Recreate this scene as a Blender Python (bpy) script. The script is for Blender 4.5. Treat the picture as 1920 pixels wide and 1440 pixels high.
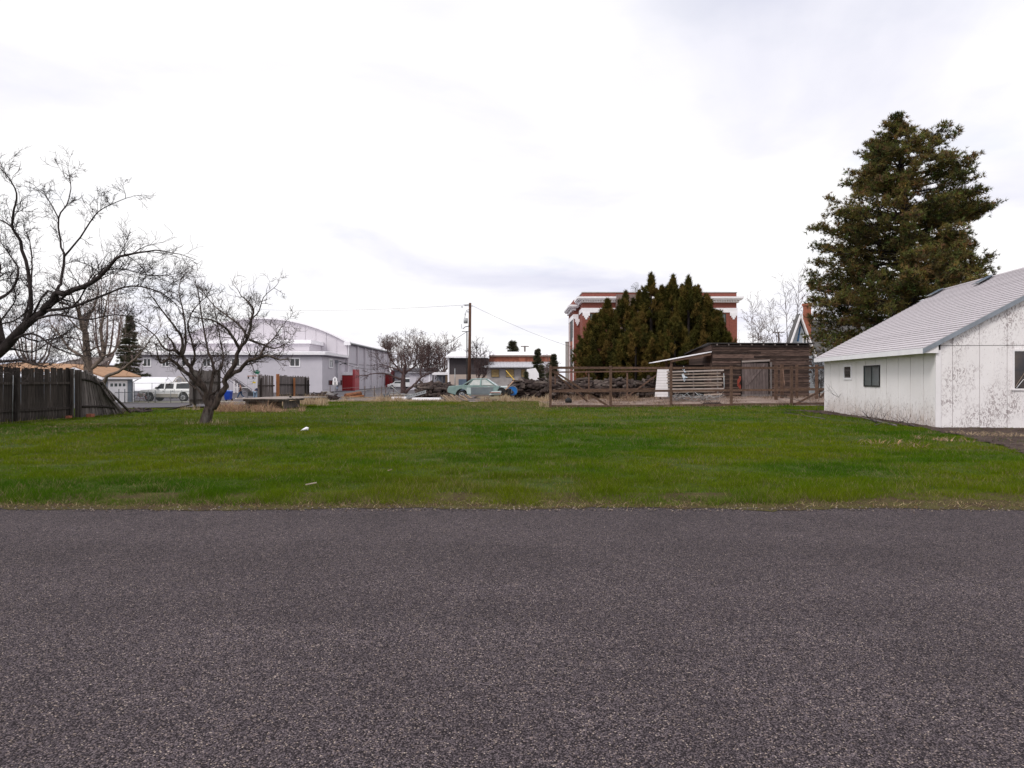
import bpy, math, random
import numpy as np
from mathutils import Vector, Matrix
random.seed(7); NR = np.random.default_rng(7)
sc = bpy.context.scene
for o in list(bpy.data.objects): bpy.data.objects.remove(o)

# ------------------------------------------------------------------ camera
CAMH, F, HY = 1.6, 1280.0, 711.0            # eye height (m), focal length in photo pixels, horizon row
cd = bpy.data.cameras.new('camera'); cam = bpy.data.objects.new('camera', cd); sc.collection.objects.link(cam)
cd.sensor_width = 36; cd.lens = 24; cd.shift_y = -(720 - HY) / 1920.0
cd.clip_start = 0.1; cd.clip_end = 6000
cam.location = (0, 0, CAMH); cam.rotation_euler = (math.radians(90), 0, 0)
sc.camera = cam

# ------------------------------------------------------------------ world: thin blue behind a near complete cloud deck
EL, AZ = 46.0, 224.0
w = bpy.data.worlds.new('World'); sc.world = w; w.use_nodes = True
nt = w.node_tree; nt.nodes.clear(); N = nt.nodes.new; L = nt.links.new
out = N('ShaderNodeOutputWorld'); mix = N('ShaderNodeMixShader')
sky = N('ShaderNodeTexSky'); sky.sky_type = 'NISHITA'; sky.sun_disc = False
sky.sun_elevation = math.radians(EL); sky.sun_rotation = math.radians(AZ)
b1 = N('ShaderNodeBackground'); b1.inputs[1].default_value = 0.12; L(sky.outputs[0], b1.inputs[0])
tc = N('ShaderNodeTexCoord'); sep = N('ShaderNodeSeparateXYZ'); L(tc.outputs['Generated'], sep.inputs[0])
def mth(op, a, b=None, c=None):
    n = N('ShaderNodeMath'); n.operation = op
    for i, v in enumerate((a, b, c)):
        if v is None: continue
        if isinstance(v, (int, float)): n.inputs[i].default_value = v
        else: L(v, n.inputs[i])
    return n.outputs[0]
zz = mth('ADD', mth('MAXIMUM', sep.outputs[2], 0.0), 0.13)
cx = mth('DIVIDE', sep.outputs[0], zz); cy = mth('DIVIDE', sep.outputs[1], zz)
comb = N('ShaderNodeCombineXYZ'); L(cx, comb.inputs[0]); L(cy, comb.inputs[1]); comb.inputs[2].default_value = 3.4
n1 = N('ShaderNodeTexNoise'); n1.inputs['Scale'].default_value = 0.75; n1.inputs['Detail'].default_value = 7; n1.inputs['Roughness'].default_value = .52; n1.inputs['Distortion'].default_value = .35
L(comb.outputs[0], n1.inputs['Vector'])
low = mth('MULTIPLY', mth('SUBTRACT', 0.22, mth('MINIMUM', mth('MAXIMUM', sep.outputs[2], 0.0), 0.22)), 0.30)
rmp = N('ShaderNodeValToRGB'); L(mth('SUBTRACT', n1.outputs[0], low), rmp.inputs[0])
e = rmp.color_ramp.elements; e[0].position = .29; e[0].color = (.72, .725, .84, 1); e[1].position = .52; e[1].color = (1, .99, 1, 1)
m = rmp.color_ramp.elements.new(.41); m.color = (.865, .86, .93, 1)
b2 = N('ShaderNodeBackground'); b2.inputs[1].default_value = .925; L(rmp.outputs[0], b2.inputs[0])
n2 = N('ShaderNodeTexNoise'); n2.inputs['Scale'].default_value = 1.6; n2.inputs['Detail'].default_value = 5; L(comb.outputs[0], n2.inputs['Vector'])
thin = N('ShaderNodeMapRange'); L(n2.outputs[0], thin.inputs[0])
thin.inputs[1].default_value = .30; thin.inputs[2].default_value = .42; thin.inputs[3].default_value = .86; thin.inputs[4].default_value = 1.0
L(thin.outputs[0], mix.inputs[0]); L(b1.outputs[0], mix.inputs[1]); L(b2.outputs[0], mix.inputs[2]); L(mix.outputs[0], out.inputs[0])

sd = bpy.data.lights.new('sun', 'SUN'); so = bpy.data.objects.new('sun', sd); sc.collection.objects.link(so)
sd.energy = 1.6; sd.angle = math.radians(18); sd.color = (1, .965, .91)
# nishita rotation: azimuth measured from +Y towards +X
az, el = math.radians(AZ), math.radians(EL)
sdir = Vector((math.sin(az) * math.cos(el), math.cos(az) * math.cos(el), math.sin(el)))
so.rotation_euler = sdir.to_track_quat('Z', 'Y').to_euler()
vs = sc.view_settings; vs.view_transform = 'Standard'; vs.look = 'None'; vs.exposure = 0.25; vs.gamma = 1; vs.use_curve_mapping = False

# ------------------------------------------------------------------ noise and terrain
def _h(i, j, s):
    v = np.sin(i * 127.1 + j * 311.7 + s * 74.7) * 43758.5453
    return v - np.floor(v)
def noise(x, y, s=0):
    x = np.asarray(x, float); y = np.asarray(y, float)
    i = np.floor(x); j = np.floor(y); u = x - i; v = y - j
    u = u * u * (3 - 2 * u); v = v * v * (3 - 2 * v)
    return (_h(i, j, s) * (1 - u) + _h(i + 1, j, s) * u) * (1 - v) + (_h(i, j + 1, s) * (1 - u) + _h(i + 1, j + 1, s) * u) * v
def fbm(x, y, s=0, o=4):
    t = 0; a = .5
    for k in range(o):
        t = t + a * noise(x * 2 ** k, y * 2 ** k, s + k); a *= .5
    return t / (1 - .5 ** o)
def sst(a, b, x):
    t = np.clip((np.asarray(x, float) - a) / (b - a), 0, 1); return t * t * (3 - 2 * t)
def terr(x, y):
    x = np.asarray(x, float); y = np.asarray(y, float)
    lf = 1 - sst(-22, -10, x)
    drop = np.interp(y, [34, 50, 62, 80, 100, 114, 150, 400], [0, -.35, -.6, -.75, -.38, -.27, -.1, 0])
    mid = .12 * sst(32, 44, y) * (1 - sst(60, 75, y)) * (1 - lf)
    rt = .26 * sst(8, 14, x) * sst(38.5, 43, y) * (1 - sst(70, 90, y))
    und = .10 * (fbm(x / 5 + 3, y / 5, 5) - .5) * sst(8.6, 13, y) * (1 - sst(60, 80, y))
    lip = .035 * sst(8.55, 9.3, y)
    return lf * drop + mid + rt + und + lip
def T(x, y): return float(terr(x, y))
def PW(px, py, d): return Vector(((px - 960) / F * d, d, CAMH + (HY - py) / F * d))
def GX(px, d): return (px - 960) / F * d
def GP(px, d, dz=0.0):
    x = GX(px, d); return Vector((x, d, T(x, d) + dz))

# ------------------------------------------------------------------ materials
MATS = {}
def mat(name, col, col2=None, rough=.8, scale=4.0, stretch=(1, 1, 1), bump=0.0, rnd=0.0, metal=0.0, spec=.3, lo=.35, hi=.65, detail=5, coords='Object', spots=None, emis=None):
    if name in MATS: return MATS[name]
    m = bpy.data.materials.new(name); m.use_nodes = True; MATS[name] = m
    t = m.node_tree; b = t.nodes['Principled BSDF']; nn = t.nodes.new; ll = t.links.new
    b.inputs['Roughness'].default_value = rough; b.inputs['Metallic'].default_value = metal; b.inputs['Specular IOR Level'].default_value = spec
    col2 = col2 or tuple(c * .75 for c in col)
    tcn = nn('ShaderNodeTexCoord'); mp = nn('ShaderNodeMapping'); mp.inputs['Scale'].default_value = stretch
    ll(tcn.outputs[coords], mp.inputs[0])
    oi = nn('ShaderNodeObjectInfo')
    add = nn('ShaderNodeVectorMath'); add.operation = 'ADD'; sc3 = nn('ShaderNodeVectorMath'); sc3.operation = 'SCALE'
    sc3.inputs[0].default_value = (13, 7, 5); ll(oi.outputs['Random'], sc3.inputs['Scale'])
    ll(mp.outputs[0], add.inputs[0]); ll(sc3.outputs[0], add.inputs[1])
    ns = nn('ShaderNodeTexNoise'); ns.inputs['Scale'].default_value = scale; ns.inputs['Detail'].default_value = detail; ns.inputs['Roughness'].default_value = .6
    ll((add if rnd else mp).outputs[0], ns.inputs['Vector'])
    mr = nn('ShaderNodeMapRange'); mr.inputs[1].default_value = lo; mr.inputs[2].default_value = hi; ll(ns.outputs[0], mr.inputs[0])
    mx = nn('ShaderNodeMix'); mx.data_type = 'RGBA'; mx.inputs[6].default_value = (*col, 1); mx.inputs[7].default_value = (*col2, 1)
    ll(mr.outputs[0], mx.inputs[0]); c = mx.outputs[2]
    if spots:
        sp = nn('ShaderNodeTexNoise'); sp.inputs['Scale'].default_value = spots[1]; sp.inputs['Detail'].default_value = 4; sp.inputs['Distortion'].default_value = spots[4] if len(spots) > 4 else 0
        ll(mp.outputs[0], sp.inputs['Vector'])
        r2 = nn('ShaderNodeMapRange'); r2.inputs[1].default_value = spots[2]; r2.inputs[2].default_value = spots[3]; ll(sp.outputs[0], r2.inputs[0])
        m2 = nn('ShaderNodeMix'); m2.data_type = 'RGBA'; ll(c, m2.inputs[6]); m2.inputs[7].default_value = (*spots[0], 1); ll(r2.outputs[0], m2.inputs[0]); c = m2.outputs[2]
    if rnd:
        r = nn('ShaderNodeMapRange'); ll(oi.outputs['Random'], r.inputs[0]); r.inputs[3].default_value = 1 - rnd; r.inputs[4].default_value = 1 + rnd
        hs = nn('ShaderNodeHueSaturation'); ll(r.outputs[0], hs.inputs['Value']); ll(c, hs.inputs['Color']); c = hs.outputs[0]
    ll(c, b.inputs['Base Color'])
    if bump:
        bn = nn('ShaderNodeBump'); bn.inputs['Strength'].default_value = bump; bn.inputs['Distance'].default_value = .02
        ll(ns.outputs[0], bn.inputs['Height']); ll(bn.outputs[0], b.inputs['Normal'])
    return m
def vcmat(name, rough=.7, trans=.0):
    if name in MATS: return MATS[name]
    m = bpy.data.materials.new(name); m.use_nodes = True; MATS[name] = m
    t = m.node_tree; b = t.nodes['Principled BSDF']; b.inputs['Roughness'].default_value = rough; b.inputs['Specular IOR Level'].default_value = .05
    a = t.nodes.new('ShaderNodeAttribute'); a.attribute_name = 'Col'; t.links.new(a.outputs['Color'], b.inputs['Base Color'])
    if trans:
        tr = t.nodes.new('ShaderNodeBsdfTranslucent'); mx = t.nodes.new('ShaderNodeMixShader'); mx.inputs[0].default_value = trans
        t.links.new(a.outputs['Color'], tr.inputs[0]); t.links.new(b.outputs[0], mx.inputs[1]); t.links.new(tr.outputs[0], mx.inputs[2])
        t.links.new(mx.outputs[0], t.nodes['Material Output'].inputs[0])
    return m
VERT = (14, 14, .9); HORX = (.9, 14, 14)
fence_wood = mat('weathered_fence_wood', (.062, .05, .045), (.026, .02, .018), .92, 2.2, (9, 9, .8), .35, .28, spots=((.12, .105, .1), 2.5, .58, .75))
grey_wood = mat('grey_old_wood', (.20, .175, .17), (.085, .07, .068), .92, 2.5, (9, 9, .8), .35, .25)
greyh_wood = mat('grey_board_flat', (.42, .36, .33), (.24, .20, .185), .92, 2.5, (.8, 9, 9), .3, .2)
deer_wood = mat('brown_treated_wood', (.155, .092, .065), (.085, .05, .037), .9, 2.5, (3, 3, 3), .25, .18)
shed_wood = mat('shed_board_wood', (.135, .088, .072), (.036, .022, .019), .93, 2.6, (.9, 8, 9), .6, .6, spots=((.22, .17, .15), 1.9, .62, .8))
door_wood = mat('shed_door_wood', (.16, .125, .12), (.08, .06, .058), .92, 2.4, (9, 9, .9), .35, .2)
pole_wood = mat('pole_wood', (.13, .065, .04), (.06, .03, .02), .9, 3, (9, 9, .5), .3)
rack_wood = mat('peeled_board', (.42, .34, .28), (.2, .15, .13), .9, 3, (.8, 9, 9), .2, .25)
lumber_tan = mat('tan_lumber', (.40, .30, .21), (.20, .14, .10), .9, 3, (2, 6, 6), .2, .3)
bark_dark = mat('dark_bark', (.055, .043, .042), (.022, .016, .016), .95, 6, (1, 1, .35), .6)
bark_apple = mat('apple_bark', (.11, .08, .068), (.026, .018, .016), .95, 9, (1, 1, .35), 1.0, spots=((.17, .15, .135), 3, .55, .7))
bark_tan = mat('tan_bark', (.19, .145, .12), (.10, .075, .062), .95, 5, (1, 1, .4), .5)
bark_red = mat('reddish_twig_bark', (.10, .062, .06), (.05, .032, .03), .95, 5)
bark_far = mat('far_twig_bark', (.22, .165, .15), (.14, .10, .095), .95, 3)
white_paint = mat('white_paint', (.82, .785, .80), (.76, .73, .74), .6, 3)
bright_white = mat('bright_white_roof', (.88, .86, .89), (.80, .78, .82), .5, 2)
lilac = mat('lilac_painted_wall', (.56, .53, .585), (.52, .495, .545), .8, .9, bump=.05)
lilac2 = mat('lilac_metal_wall', (.60, .56, .605), (.565, .53, .57), .7, .5)
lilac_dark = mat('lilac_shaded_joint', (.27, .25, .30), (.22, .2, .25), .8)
glass_dark = mat('dark_glass', (.02, .022, .025), (.04, .045, .05), .08, 1.5, spec=.6)
glass_grey = mat('grey_glass', (.10, .125, .13), (.07, .085, .09), .1, 1.0, spec=.6)
brick = mat('red_brick', (.27, .088, .066), (.18, .06, .048), .88, 3.5, (1, 1, 2.5), .2)
brick_or = mat('orange_brick', (.38, .13, .08), (.25, .09, .06), .88, 3, bump=.1)
black = mat('black_metal', (.012, .012, .013), (.02, .02, .02), .6)
dark_metal = mat('dark_metal', (.05, .052, .06), (.03, .03, .035), .5, metal=.3)
galv = mat('galvanised_steel', (.36, .37, .38), (.25, .26, .27), .45, 5, metal=.5)
chain_post = mat('fence_pipe', (.17, .18, .19), (.12, .13, .14), .5, 5, metal=.4)
rubber = mat('tyre_rubber', (.018, .018, .019), (.03, .03, .03), .85)
rim_m = mat('wheel_rim_metal', (.55, .55, .57), (.4, .4, .42), .35, metal=.6)
concrete = mat('concrete', (.42, .40, .385), (.33, .31, .30), .9, 2, bump=.1)
rust = mat('rusty_metal', (.28, .11, .05), (.12, .05, .03), .85, 6, bump=.2)
rust_or = mat('orange_stained_wood', (.42, .16, .05), (.24, .09, .035), .85, 4, (6, 6, .7))
red_paint = mat('red_door_paint', (.30, .018, .022), (.25, .014, .018), .55, 2)
red_paint2 = mat('red_metal_panel', (.42, .07, .08), (.37, .06, .07), .5, 2)

# ------------------------------------------------------------------ mesh builders
MX = {}
def link(o): sc.collection.objects.link(o); return o
def tag(o, label=None, cat=None, group=None, kind=None):
    if label: o['label'] = label
    if cat: o['category'] = cat
    if group: o['group'] = group
    if kind: o['kind'] = kind
    return o
def thing(name, loc, label, cat, rz=0.0, group=None):
    o = link(bpy.data.objects.new(name, None)); o.empty_display_size = .2
    o.location = loc; o.rotation_euler = (0, 0, rz)
    MX[o] = Matrix.Translation(Vector(loc)) @ Matrix.Rotation(rz, 4, 'Z')
    return tag(o, label, cat, group)
def npmesh(name, V, Fc, m, parent=None, world=True, col=None, smooth=False):
    V = np.asarray(V, np.float32).reshape(-1, 3); Fc = np.asarray(Fc, np.int32)
    if world and parent is not None:
        p = parent
        while p.parent: p = p.parent
        if p in MX:
            iv = np.array(MX[p].inverted()); V = V @ iv[:3, :3].T + iv[:3, 3]
    k = Fc.shape[1]; me = bpy.data.meshes.new(name)
    me.vertices.add(len(V)); me.vertices.foreach_set('co', V.astype(np.float32).ravel())
    me.loops.add(Fc.size); me.loops.foreach_set('vertex_index', Fc.ravel())
    me.polygons.add(len(Fc)); me.polygons.foreach_set('loop_start', np.arange(0, Fc.size, k, dtype=np.int32))
    try: me.polygons.foreach_set('loop_total', np.full(len(Fc), k, np.int32))
    except Exception: pass
    if col is not None:
        a = me.color_attributes.new('Col', 'FLOAT_COLOR', 'POINT'); c = np.ones((len(V), 4), np.float32); c[:, :3] = col
        a.data.foreach_set('color', c.ravel())
    me.update(calc_edges=True); me.materials.append(m)
    if smooth: me.polygons.foreach_set('use_smooth', np.ones(len(Fc), bool))
    o = link(bpy.data.objects.new(name, me))
    if parent is not None: o.parent = parent
    return o
class MB:
    def __init__(s): s.v = []; s.f = []; s.sm = []
    def box(s, c, size, rz=0.0, R=None):
        c = Vector(c); R = R or Matrix.Rotation(rz, 3, 'Z'); n = len(s.v); hx, hy, hz = [a / 2 for a in size]
        for dx, dy, dz in ((-1,-1,-1),(1,-1,-1),(1,1,-1),(-1,1,-1),(-1,-1,1),(1,-1,1),(1,1,1),(-1,1,1)):
            s.v.append(c + R @ Vector((dx*hx, dy*hy, dz*hz)))
        for q in ((0,3,2,1),(4,5,6,7),(0,1,5,4),(1,2,6,5),(2,3,7,6),(3,0,4,7)): s.f.append([n+i for i in q]); s.sm.append(False)
        return s
    def bb(s, x0, x1, y0, y1, z0, z1): return s.box(((x0+x1)/2, (y0+y1)/2, (z0+z1)/2), (abs(x1-x0), abs(y1-y0), abs(z1-z0)))
    def bar(s, a, b, w, h=None, up=(0, 0, 1)):
        a = Vector(a); b = Vector(b); h = h or w; d = (b - a); ln = d.length; d.normalize(); up = Vector(up)
        if abs(d.dot(up)) > .97: up = Vector((0, 1, 0))
        x = d.cross(up).normalized(); z = x.cross(d).normalized()
        return s.box((a + b) / 2, (w, ln, h), R=Matrix((x, d, z)).transposed())
    def tube(s, pts, rad, n=6, cap=True):
        pts = [Vector(p) for p in pts]
        if not isinstance(rad, (list, tuple)): rad = [rad] * len(pts)
        base = len(s.v); ref = None
        for i, p in enumerate(pts):
            d = (pts[min(i+1, len(pts)-1)] - pts[max(i-1, 0)])
            if d.length < 1e-6: d = Vector((0, 0, 1))
            d.normalize()
            if ref is None: ref = Vector((1, 0, 0)) if abs(d.x) < .8 else Vector((0, 1, 0))
            u = (ref - d * ref.dot(d)).normalized(); v = d.cross(u); ref = u
            for k in range(n):
                a = 2 * math.pi * k / n; s.v.append(p + (u * math.cos(a) + v * math.sin(a)) * rad[i])
        for i in range(len(pts) - 1):
            for k in range(n):
                s.f.append([base+i*n+k, base+i*n+(k+1) % n, base+(i+1)*n+(k+1) % n, base+(i+1)*n+k]); s.sm.append(True)
        if cap and n > 3:
            s.f.append([base + k for k in range(n)][::-1]); s.f.append([base + (len(pts)-1)*n + k for k in range(n)]); s.sm += [False, False]
        return s
    def cyl(s, a, b, r, n=12, r2=None): return s.tube([a, b], [r, r if r2 is None else r2], n)
    def face(s, pts):
        n = len(s.v); s.v += [Vector(p) for p in pts]; s.f.append(list(range(n, n+len(pts)))); s.sm.append(False); return s
    def prism(s, poly, d, smooth=False):
        """poly: list of 3D points (planar), extruded by vector d"""
        n = len(s.v); k = len(poly); d = Vector(d); s.v += [Vector(p) for p in poly]; s.v += [Vector(p) + d for p in poly]
        s.f.append(list(range(n, n+k))[::-1]); s.f.append(list(range(n+k, n+2*k))); s.sm += [False, False]
        for i in range(k): s.f.append([n+i, n+(i+1) % k, n+k+(i+1) % k, n+k+i]); s.sm.append(smooth)
        return s
    def build(s, name, m, parent=None, world=False, label=None, kind=None, bev=0):
        V = s.v
        if world and parent is not None:
            p = parent
            while p.parent: p = p.parent
            if p in MX: iv = MX[p].inverted(); V = [iv @ v for v in V]
        me = bpy.data.meshes.new(name); me.from_pydata([tuple(v) for v in V], [], s.f); me.update()
        me.polygons.foreach_set('use_smooth', s.sm); me.materials.append(m)
        o = link(bpy.data.objects.new(name, me)); o.parent = parent
        if bev:
            b = o.modifiers.new('bevel', 'BEVEL'); b.width = bev; b.segments = 2; b.limit_method = 'ANGLE'
        if label: o['label'] = label
        if kind: o['kind'] = kind
        return o
def struct(o): o['kind'] = 'structure'; return o
def copytree(o, loc=None, rz=None, label=None, parent=None):
    c = o.copy(); link(c); c.parent = parent
    if parent is None:
        if loc is not None: c.location = loc
        if rz is not None: c.rotation_euler = (0, 0, rz)
        if label: c['label'] = label
        MX[c] = Matrix.Translation(c.location) @ Matrix.Rotation(c.rotation_euler.z, 4, 'Z')
    for ch in [k for k in bpy.data.objects if k.parent == o]: copytree(ch, parent=c)
    return c
def sheet(name, xs, y0f, y1f, ny, m, dz):
    """ground sheet: for each x the rows run from y0f(x) to y1f(x), following the terrain"""
    xs = np.asarray(xs, float); t = np.linspace(0, 1, ny)
    A = np.array([y0f(x) for x in xs]); B = np.array([y1f(x) for x in xs])
    X = np.repeat(xs[:, None], ny, 1); Y = A[:, None] + (B - A)[:, None] * t[None, :]
    Z = terr(X, Y) + dz
    V = np.stack([X, Y, Z], -1).reshape(-1, 3); nx = len(xs)
    i, j = np.meshgrid(np.arange(nx-1), np.arange(ny-1), indexing='ij'); b = (i*ny+j).ravel()
    return struct(npmesh(name, V, np.stack([b, b+ny, b+ny+1, b+1], 1), m, smooth=True))

# ------------------------------------------------------------------ ground materials
def nodes_mat(name):
    m = bpy.data.materials.new(name); m.use_nodes = True; MATS[name] = m
    return m, m.node_tree, m.node_tree.nodes['Principled BSDF']
def asphalt():
    m, t, b = nodes_mat('chip_seal_asphalt'); nn = t.nodes.new; ll = t.links.new
    g = nn('ShaderNodeNewGeometry')
    def vor(s):
        v = nn('ShaderNodeTexVoronoi'); v.inputs['Scale'].default_value = s; ll(g.outputs['Position'], v.inputs['Vector'])
        return v
    v1 = vor(128); v2 = vor(72)
    def ramp(src, els):
        sp = nn('ShaderNodeSeparateColor'); ll(src, sp.inputs[0]); r = nn('ShaderNodeValToRGB'); ll(sp.outputs[0], r.inputs[0]); r.color_ramp.interpolation = 'LINEAR'
        e = r.color_ramp.elements; e[0].position, e[0].color = els[0][0], (*els[0][1], 1); e[1].position, e[1].color = els[-1][0], (*els[-1][1], 1)
        for p, c in els[1:-1]: q = e.new(p); q.color = (*c, 1)
        return r.outputs[0]
    c1 = ramp(v1.outputs['Color'], [(0, (.012, .010, .011)), (.35, (.070, .057, .064)), (.7, (.128, .103, .114)), (.88, (.175, .142, .146)), (.95, (.25, .19, .16)), (1, (.52, .43, .36))])
    c2 = ramp(v2.outputs['Color'], [(0, (.015, .013, .014)), (.5, (.10, .081, .090)), (.93, (.155, .126, .134)), (1, (.36, .27, .22))])
    mx = nn('ShaderNodeMix'); mx.data_type = 'RGBA'; mx.inputs[0].default_value = .32; ll(c1, mx.inputs[6]); ll(c2, mx.inputs[7])
    n = nn('ShaderNodeTexNoise'); n.inputs['Scale'].default_value = .9; n.inputs['Detail'].default_value = 8; n.inputs['Roughness'].default_value = .7; ll(g.outputs['Position'], n.inputs['Vector'])
    mr = nn('ShaderNodeMapRange'); ll(n.outputs[0], mr.inputs[0]); mr.inputs[1].default_value = .3; mr.inputs[2].default_value = .7; mr.inputs[3].default_value = .84; mr.inputs[4].default_value = 1.22
    # worn tracks running along the road
    sx = nn('ShaderNodeSeparateXYZ'); ll(g.outputs['Position'], sx.inputs[0])
    n3 = nn('ShaderNodeTexNoise'); n3.inputs['Scale'].default_value = 1; mp = nn('ShaderNodeMapping'); mp.inputs['Scale'].default_value = (.05, .9, 1); ll(g.outputs['Position'], mp.inputs[0]); ll(mp.outputs[0], n3.inputs['Vector'])
    m3 = nn('ShaderNodeMapRange'); ll(n3.outputs[0], m3.inputs[0]); m3.inputs[1].default_value = .35; m3.inputs[2].default_value = .65; m3.inputs[3].default_value = .92; m3.inputs[4].default_value = 1.1
    mu = nn('ShaderNodeMath'); mu.operation = 'MULTIPLY'; ll(mr.outputs[0], mu.inputs[0]); ll(m3.outputs[0], mu.inputs[1])
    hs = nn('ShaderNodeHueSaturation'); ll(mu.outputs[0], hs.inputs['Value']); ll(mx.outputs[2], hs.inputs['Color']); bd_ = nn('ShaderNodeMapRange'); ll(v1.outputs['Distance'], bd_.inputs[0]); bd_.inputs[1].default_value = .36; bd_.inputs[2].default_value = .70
    fn = nn('ShaderNodeTexNoise'); fn.inputs['Scale'].default_value = 16; fn.inputs['Detail'].default_value = 6; fn.inputs['Roughness'].default_value = .8; ll(g.outputs['Position'], fn.inputs['Vector'])
    fr = nn('ShaderNodeMapRange'); ll(fn.outputs[0], fr.inputs[0]); fr.inputs[1].default_value = .36; fr.inputs[2].default_value = .60; fr.inputs[3].default_value = .90; fr.inputs[4].default_value = 1.34
    h2_ = nn('ShaderNodeHueSaturation'); ll(fr.outputs[0], h2_.inputs['Value']); ll(hs.outputs[0], h2_.inputs['Color'])
    bx_ = nn('ShaderNodeMix'); bx_.data_type = 'RGBA'; ll(bd_.outputs[0], bx_.inputs[0]); ll(h2_.outputs[0], bx_.inputs[6]); bx_.inputs[7].default_value = (.020, .0155, .018, 1)  # dark bitumen between chips, also painting crevice shade into the colour
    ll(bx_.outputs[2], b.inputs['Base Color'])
    b.inputs['Roughness'].default_value = .95; b.inputs['Specular IOR Level'].default_value = .12
    ad = nn('ShaderNodeMath'); ad.operation = 'MULTIPLY_ADD'; ll(v2.outputs['Distance'], ad.inputs[0]); ad.inputs[1].default_value = .6; ll(v1.outputs['Distance'], ad.inputs[2])
    bm = nn('ShaderNodeBump'); bm.invert = True; bm.inputs['Strength'].default_value = .75; bm.inputs['Distance'].default_value = .006
    ll(ad.outputs[0], bm.inputs['Height']); ll(bm.outputs[0], b.inputs['Normal'])
    return m
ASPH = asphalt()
def soil(name, cols, scales=(1.2, 22), bump=.6):
    m, t, b = nodes_mat(name); nn = t.nodes.new; ll = t.links.new; g = nn('ShaderNodeNewGeometry'); prev = None
    outs = []
    for s in scales:
        n = nn('ShaderNodeTexNoise'); n.inputs['Scale'].default_value = s; n.inputs['Detail'].default_value = 8; n.inputs['Roughness'].default_value = .68; ll(g.outputs['Position'], n.inputs['Vector']); outs.append(n.outputs[0])
    av = nn('ShaderNodeMath'); av.operation = 'ADD'; ll(outs[0], av.inputs[0]); ll(outs[1], av.inputs[1])
    hv = nn('ShaderNodeMapRange'); ll(av.outputs[0], hv.inputs[0]); hv.inputs[1].default_value = .68; hv.inputs[2].default_value = 1.32
    r = nn('ShaderNodeValToRGB'); ll(hv.outputs[0], r.inputs[0]); e = r.color_ramp.elements
    e[0].color = (*cols[0], 1); e[1].color = (*cols[-1], 1)
    for i, c in enumerate(cols[1:-1]): q = e.new((i+1) / (len(cols)-1)); q.color = (*c, 1)
    ll(r.outputs[0], b.inputs['Base Color']); b.inputs['Roughness'].default_value = .95; b.inputs['Specular IOR Level'].default_value = .1
    bm = nn('ShaderNodeBump'); bm.inputs['Strength'].default_value = bump; bm.inputs['Distance'].default_value = .05; ll(outs[1], bm.inputs['Height']); ll(bm.outputs[0], b.inputs['Normal'])
    return m
LAWNM = soil('lawn_soil_and_thatch', [(.03, .028, .010), (.04, .06, .010), (.06, .085, .014), (.12, .10, .045)], (1.2, 26))
EDGEM = soil('mossy_road_edge', [(.030, .018, .014), (.065, .042, .026), (.08, .074, .022), (.14, .10, .06)], (2.5, 30))
DIRTM = soil('dark_bed_soil', [(.02, .014, .013), (.045, .03, .027), (.09, .065, .055), (.17, .13, .11)], (2.0, 26))
YARDM = soil('dusty_yard', [(.09, .06, .05), (.17, .125, .105), (.27, .205, .175), (.40, .33, .29)], (.9, 12))
GRNDM = soil('dry_ground', [(.06, .075, .02), (.14, .12, .06), (.22, .17, .11), (.27, .22, .15)], (.12, 4))
VERGEM = soil('verge_grass', [(.05, .08, .015), (.10, .11, .03), (.17, .14, .07), (.25, .2, .13)], (.5, 8))
STREETM = mat('far_street_asphalt', (.10, .09, .10), (.07, .063, .072), .9, 2.0, coords='Object', detail=8)

def xs_(a, b, n): return np.linspace(a, b, n)
# huge base ground, denser near the camera
gx = np.concatenate([[-2500, -900, -300, -140], np.linspace(-90, 90, 91), [140, 300, 900, 2500]])
gy = np.concatenate([[-600, -100, -20, 0], np.linspace(8, 160, 96), [200, 400, 900, 3500]])
X, Y = np.meshgrid(gx, gy, indexing='ij'); Z = terr(X, Y) - .10
b_ = (np.arange(len(gx)-1)[:, None] * len(gy) + np.arange(len(gy)-1)[None, :]).ravel()
struct(npmesh('ground', np.stack([X, Y, Z], -1).reshape(-1, 3), np.stack([b_, b_+len(gy), b_+len(gy)+1, b_+1], 1), GRNDM))
def road_edge(x): return 8.62 + .10 * (fbm(x * .7, 2, 9) - .5) + .12 * (float(noise(x * 6, 1, 4)) - .5) * .7
rx = np.linspace(-40, 40, 801)
V = []; 
for x in np.concatenate([[-400], rx, [400]]): V += [(x, -12, 0), (x, 3, 0), (x, road_edge(x), 0), (x, road_edge(x) + .03, -.03)]
n = len(rx) + 1; Fq = []
for i in range(n):
    for j in range(3): a = i*4+j; Fq.append((a, a+4, a+5, a+1))
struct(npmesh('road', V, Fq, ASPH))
sheet('road_verge', np.concatenate([[-400], np.linspace(-40, 40, 700), [400]]), lambda x: 8.38 + .30 * (float(fbm(x * .9, 3, 19)) - .5) + .22 * (float(fbm(x * 7, 1, 14)) - .5), lambda x: 9.4, 8, EDGEM, .0045)
def lawn_near(x): return 8.76 + .50 * (float(fbm(x * .45, 7, 12)) - .5) + .14 * (float(noise(x * 4, 3, 8)) - .5) + (.22 * float(sst(3.5, 5.2, x)))
LF = ([-400, -17, -13.5, 1.6, 2.2, 16, 400], [37, 37.5, 44, 45, 36.6, 38.6, 38.6])
def lawn_far(x): return float(np.interp(x, *LF))
sheet('lawn', np.concatenate([[-400, -120], np.linspace(-48, 48, 241), [120, 400]]), lambda x: lawn_near(x), lawn_far, 100, LAWNM, -.006)
sheet('dirt_yard', np.linspace(1.2, 60, 100), lambda x: lawn_far(x) - .05, lambda x: 58, 40, YARDM, .0)
sheet('weed_strip', np.linspace(-17, 2.4, 60), lambda x: lawn_far(x) - .2, lambda x: 50, 20, YARDM, -.03)
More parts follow.
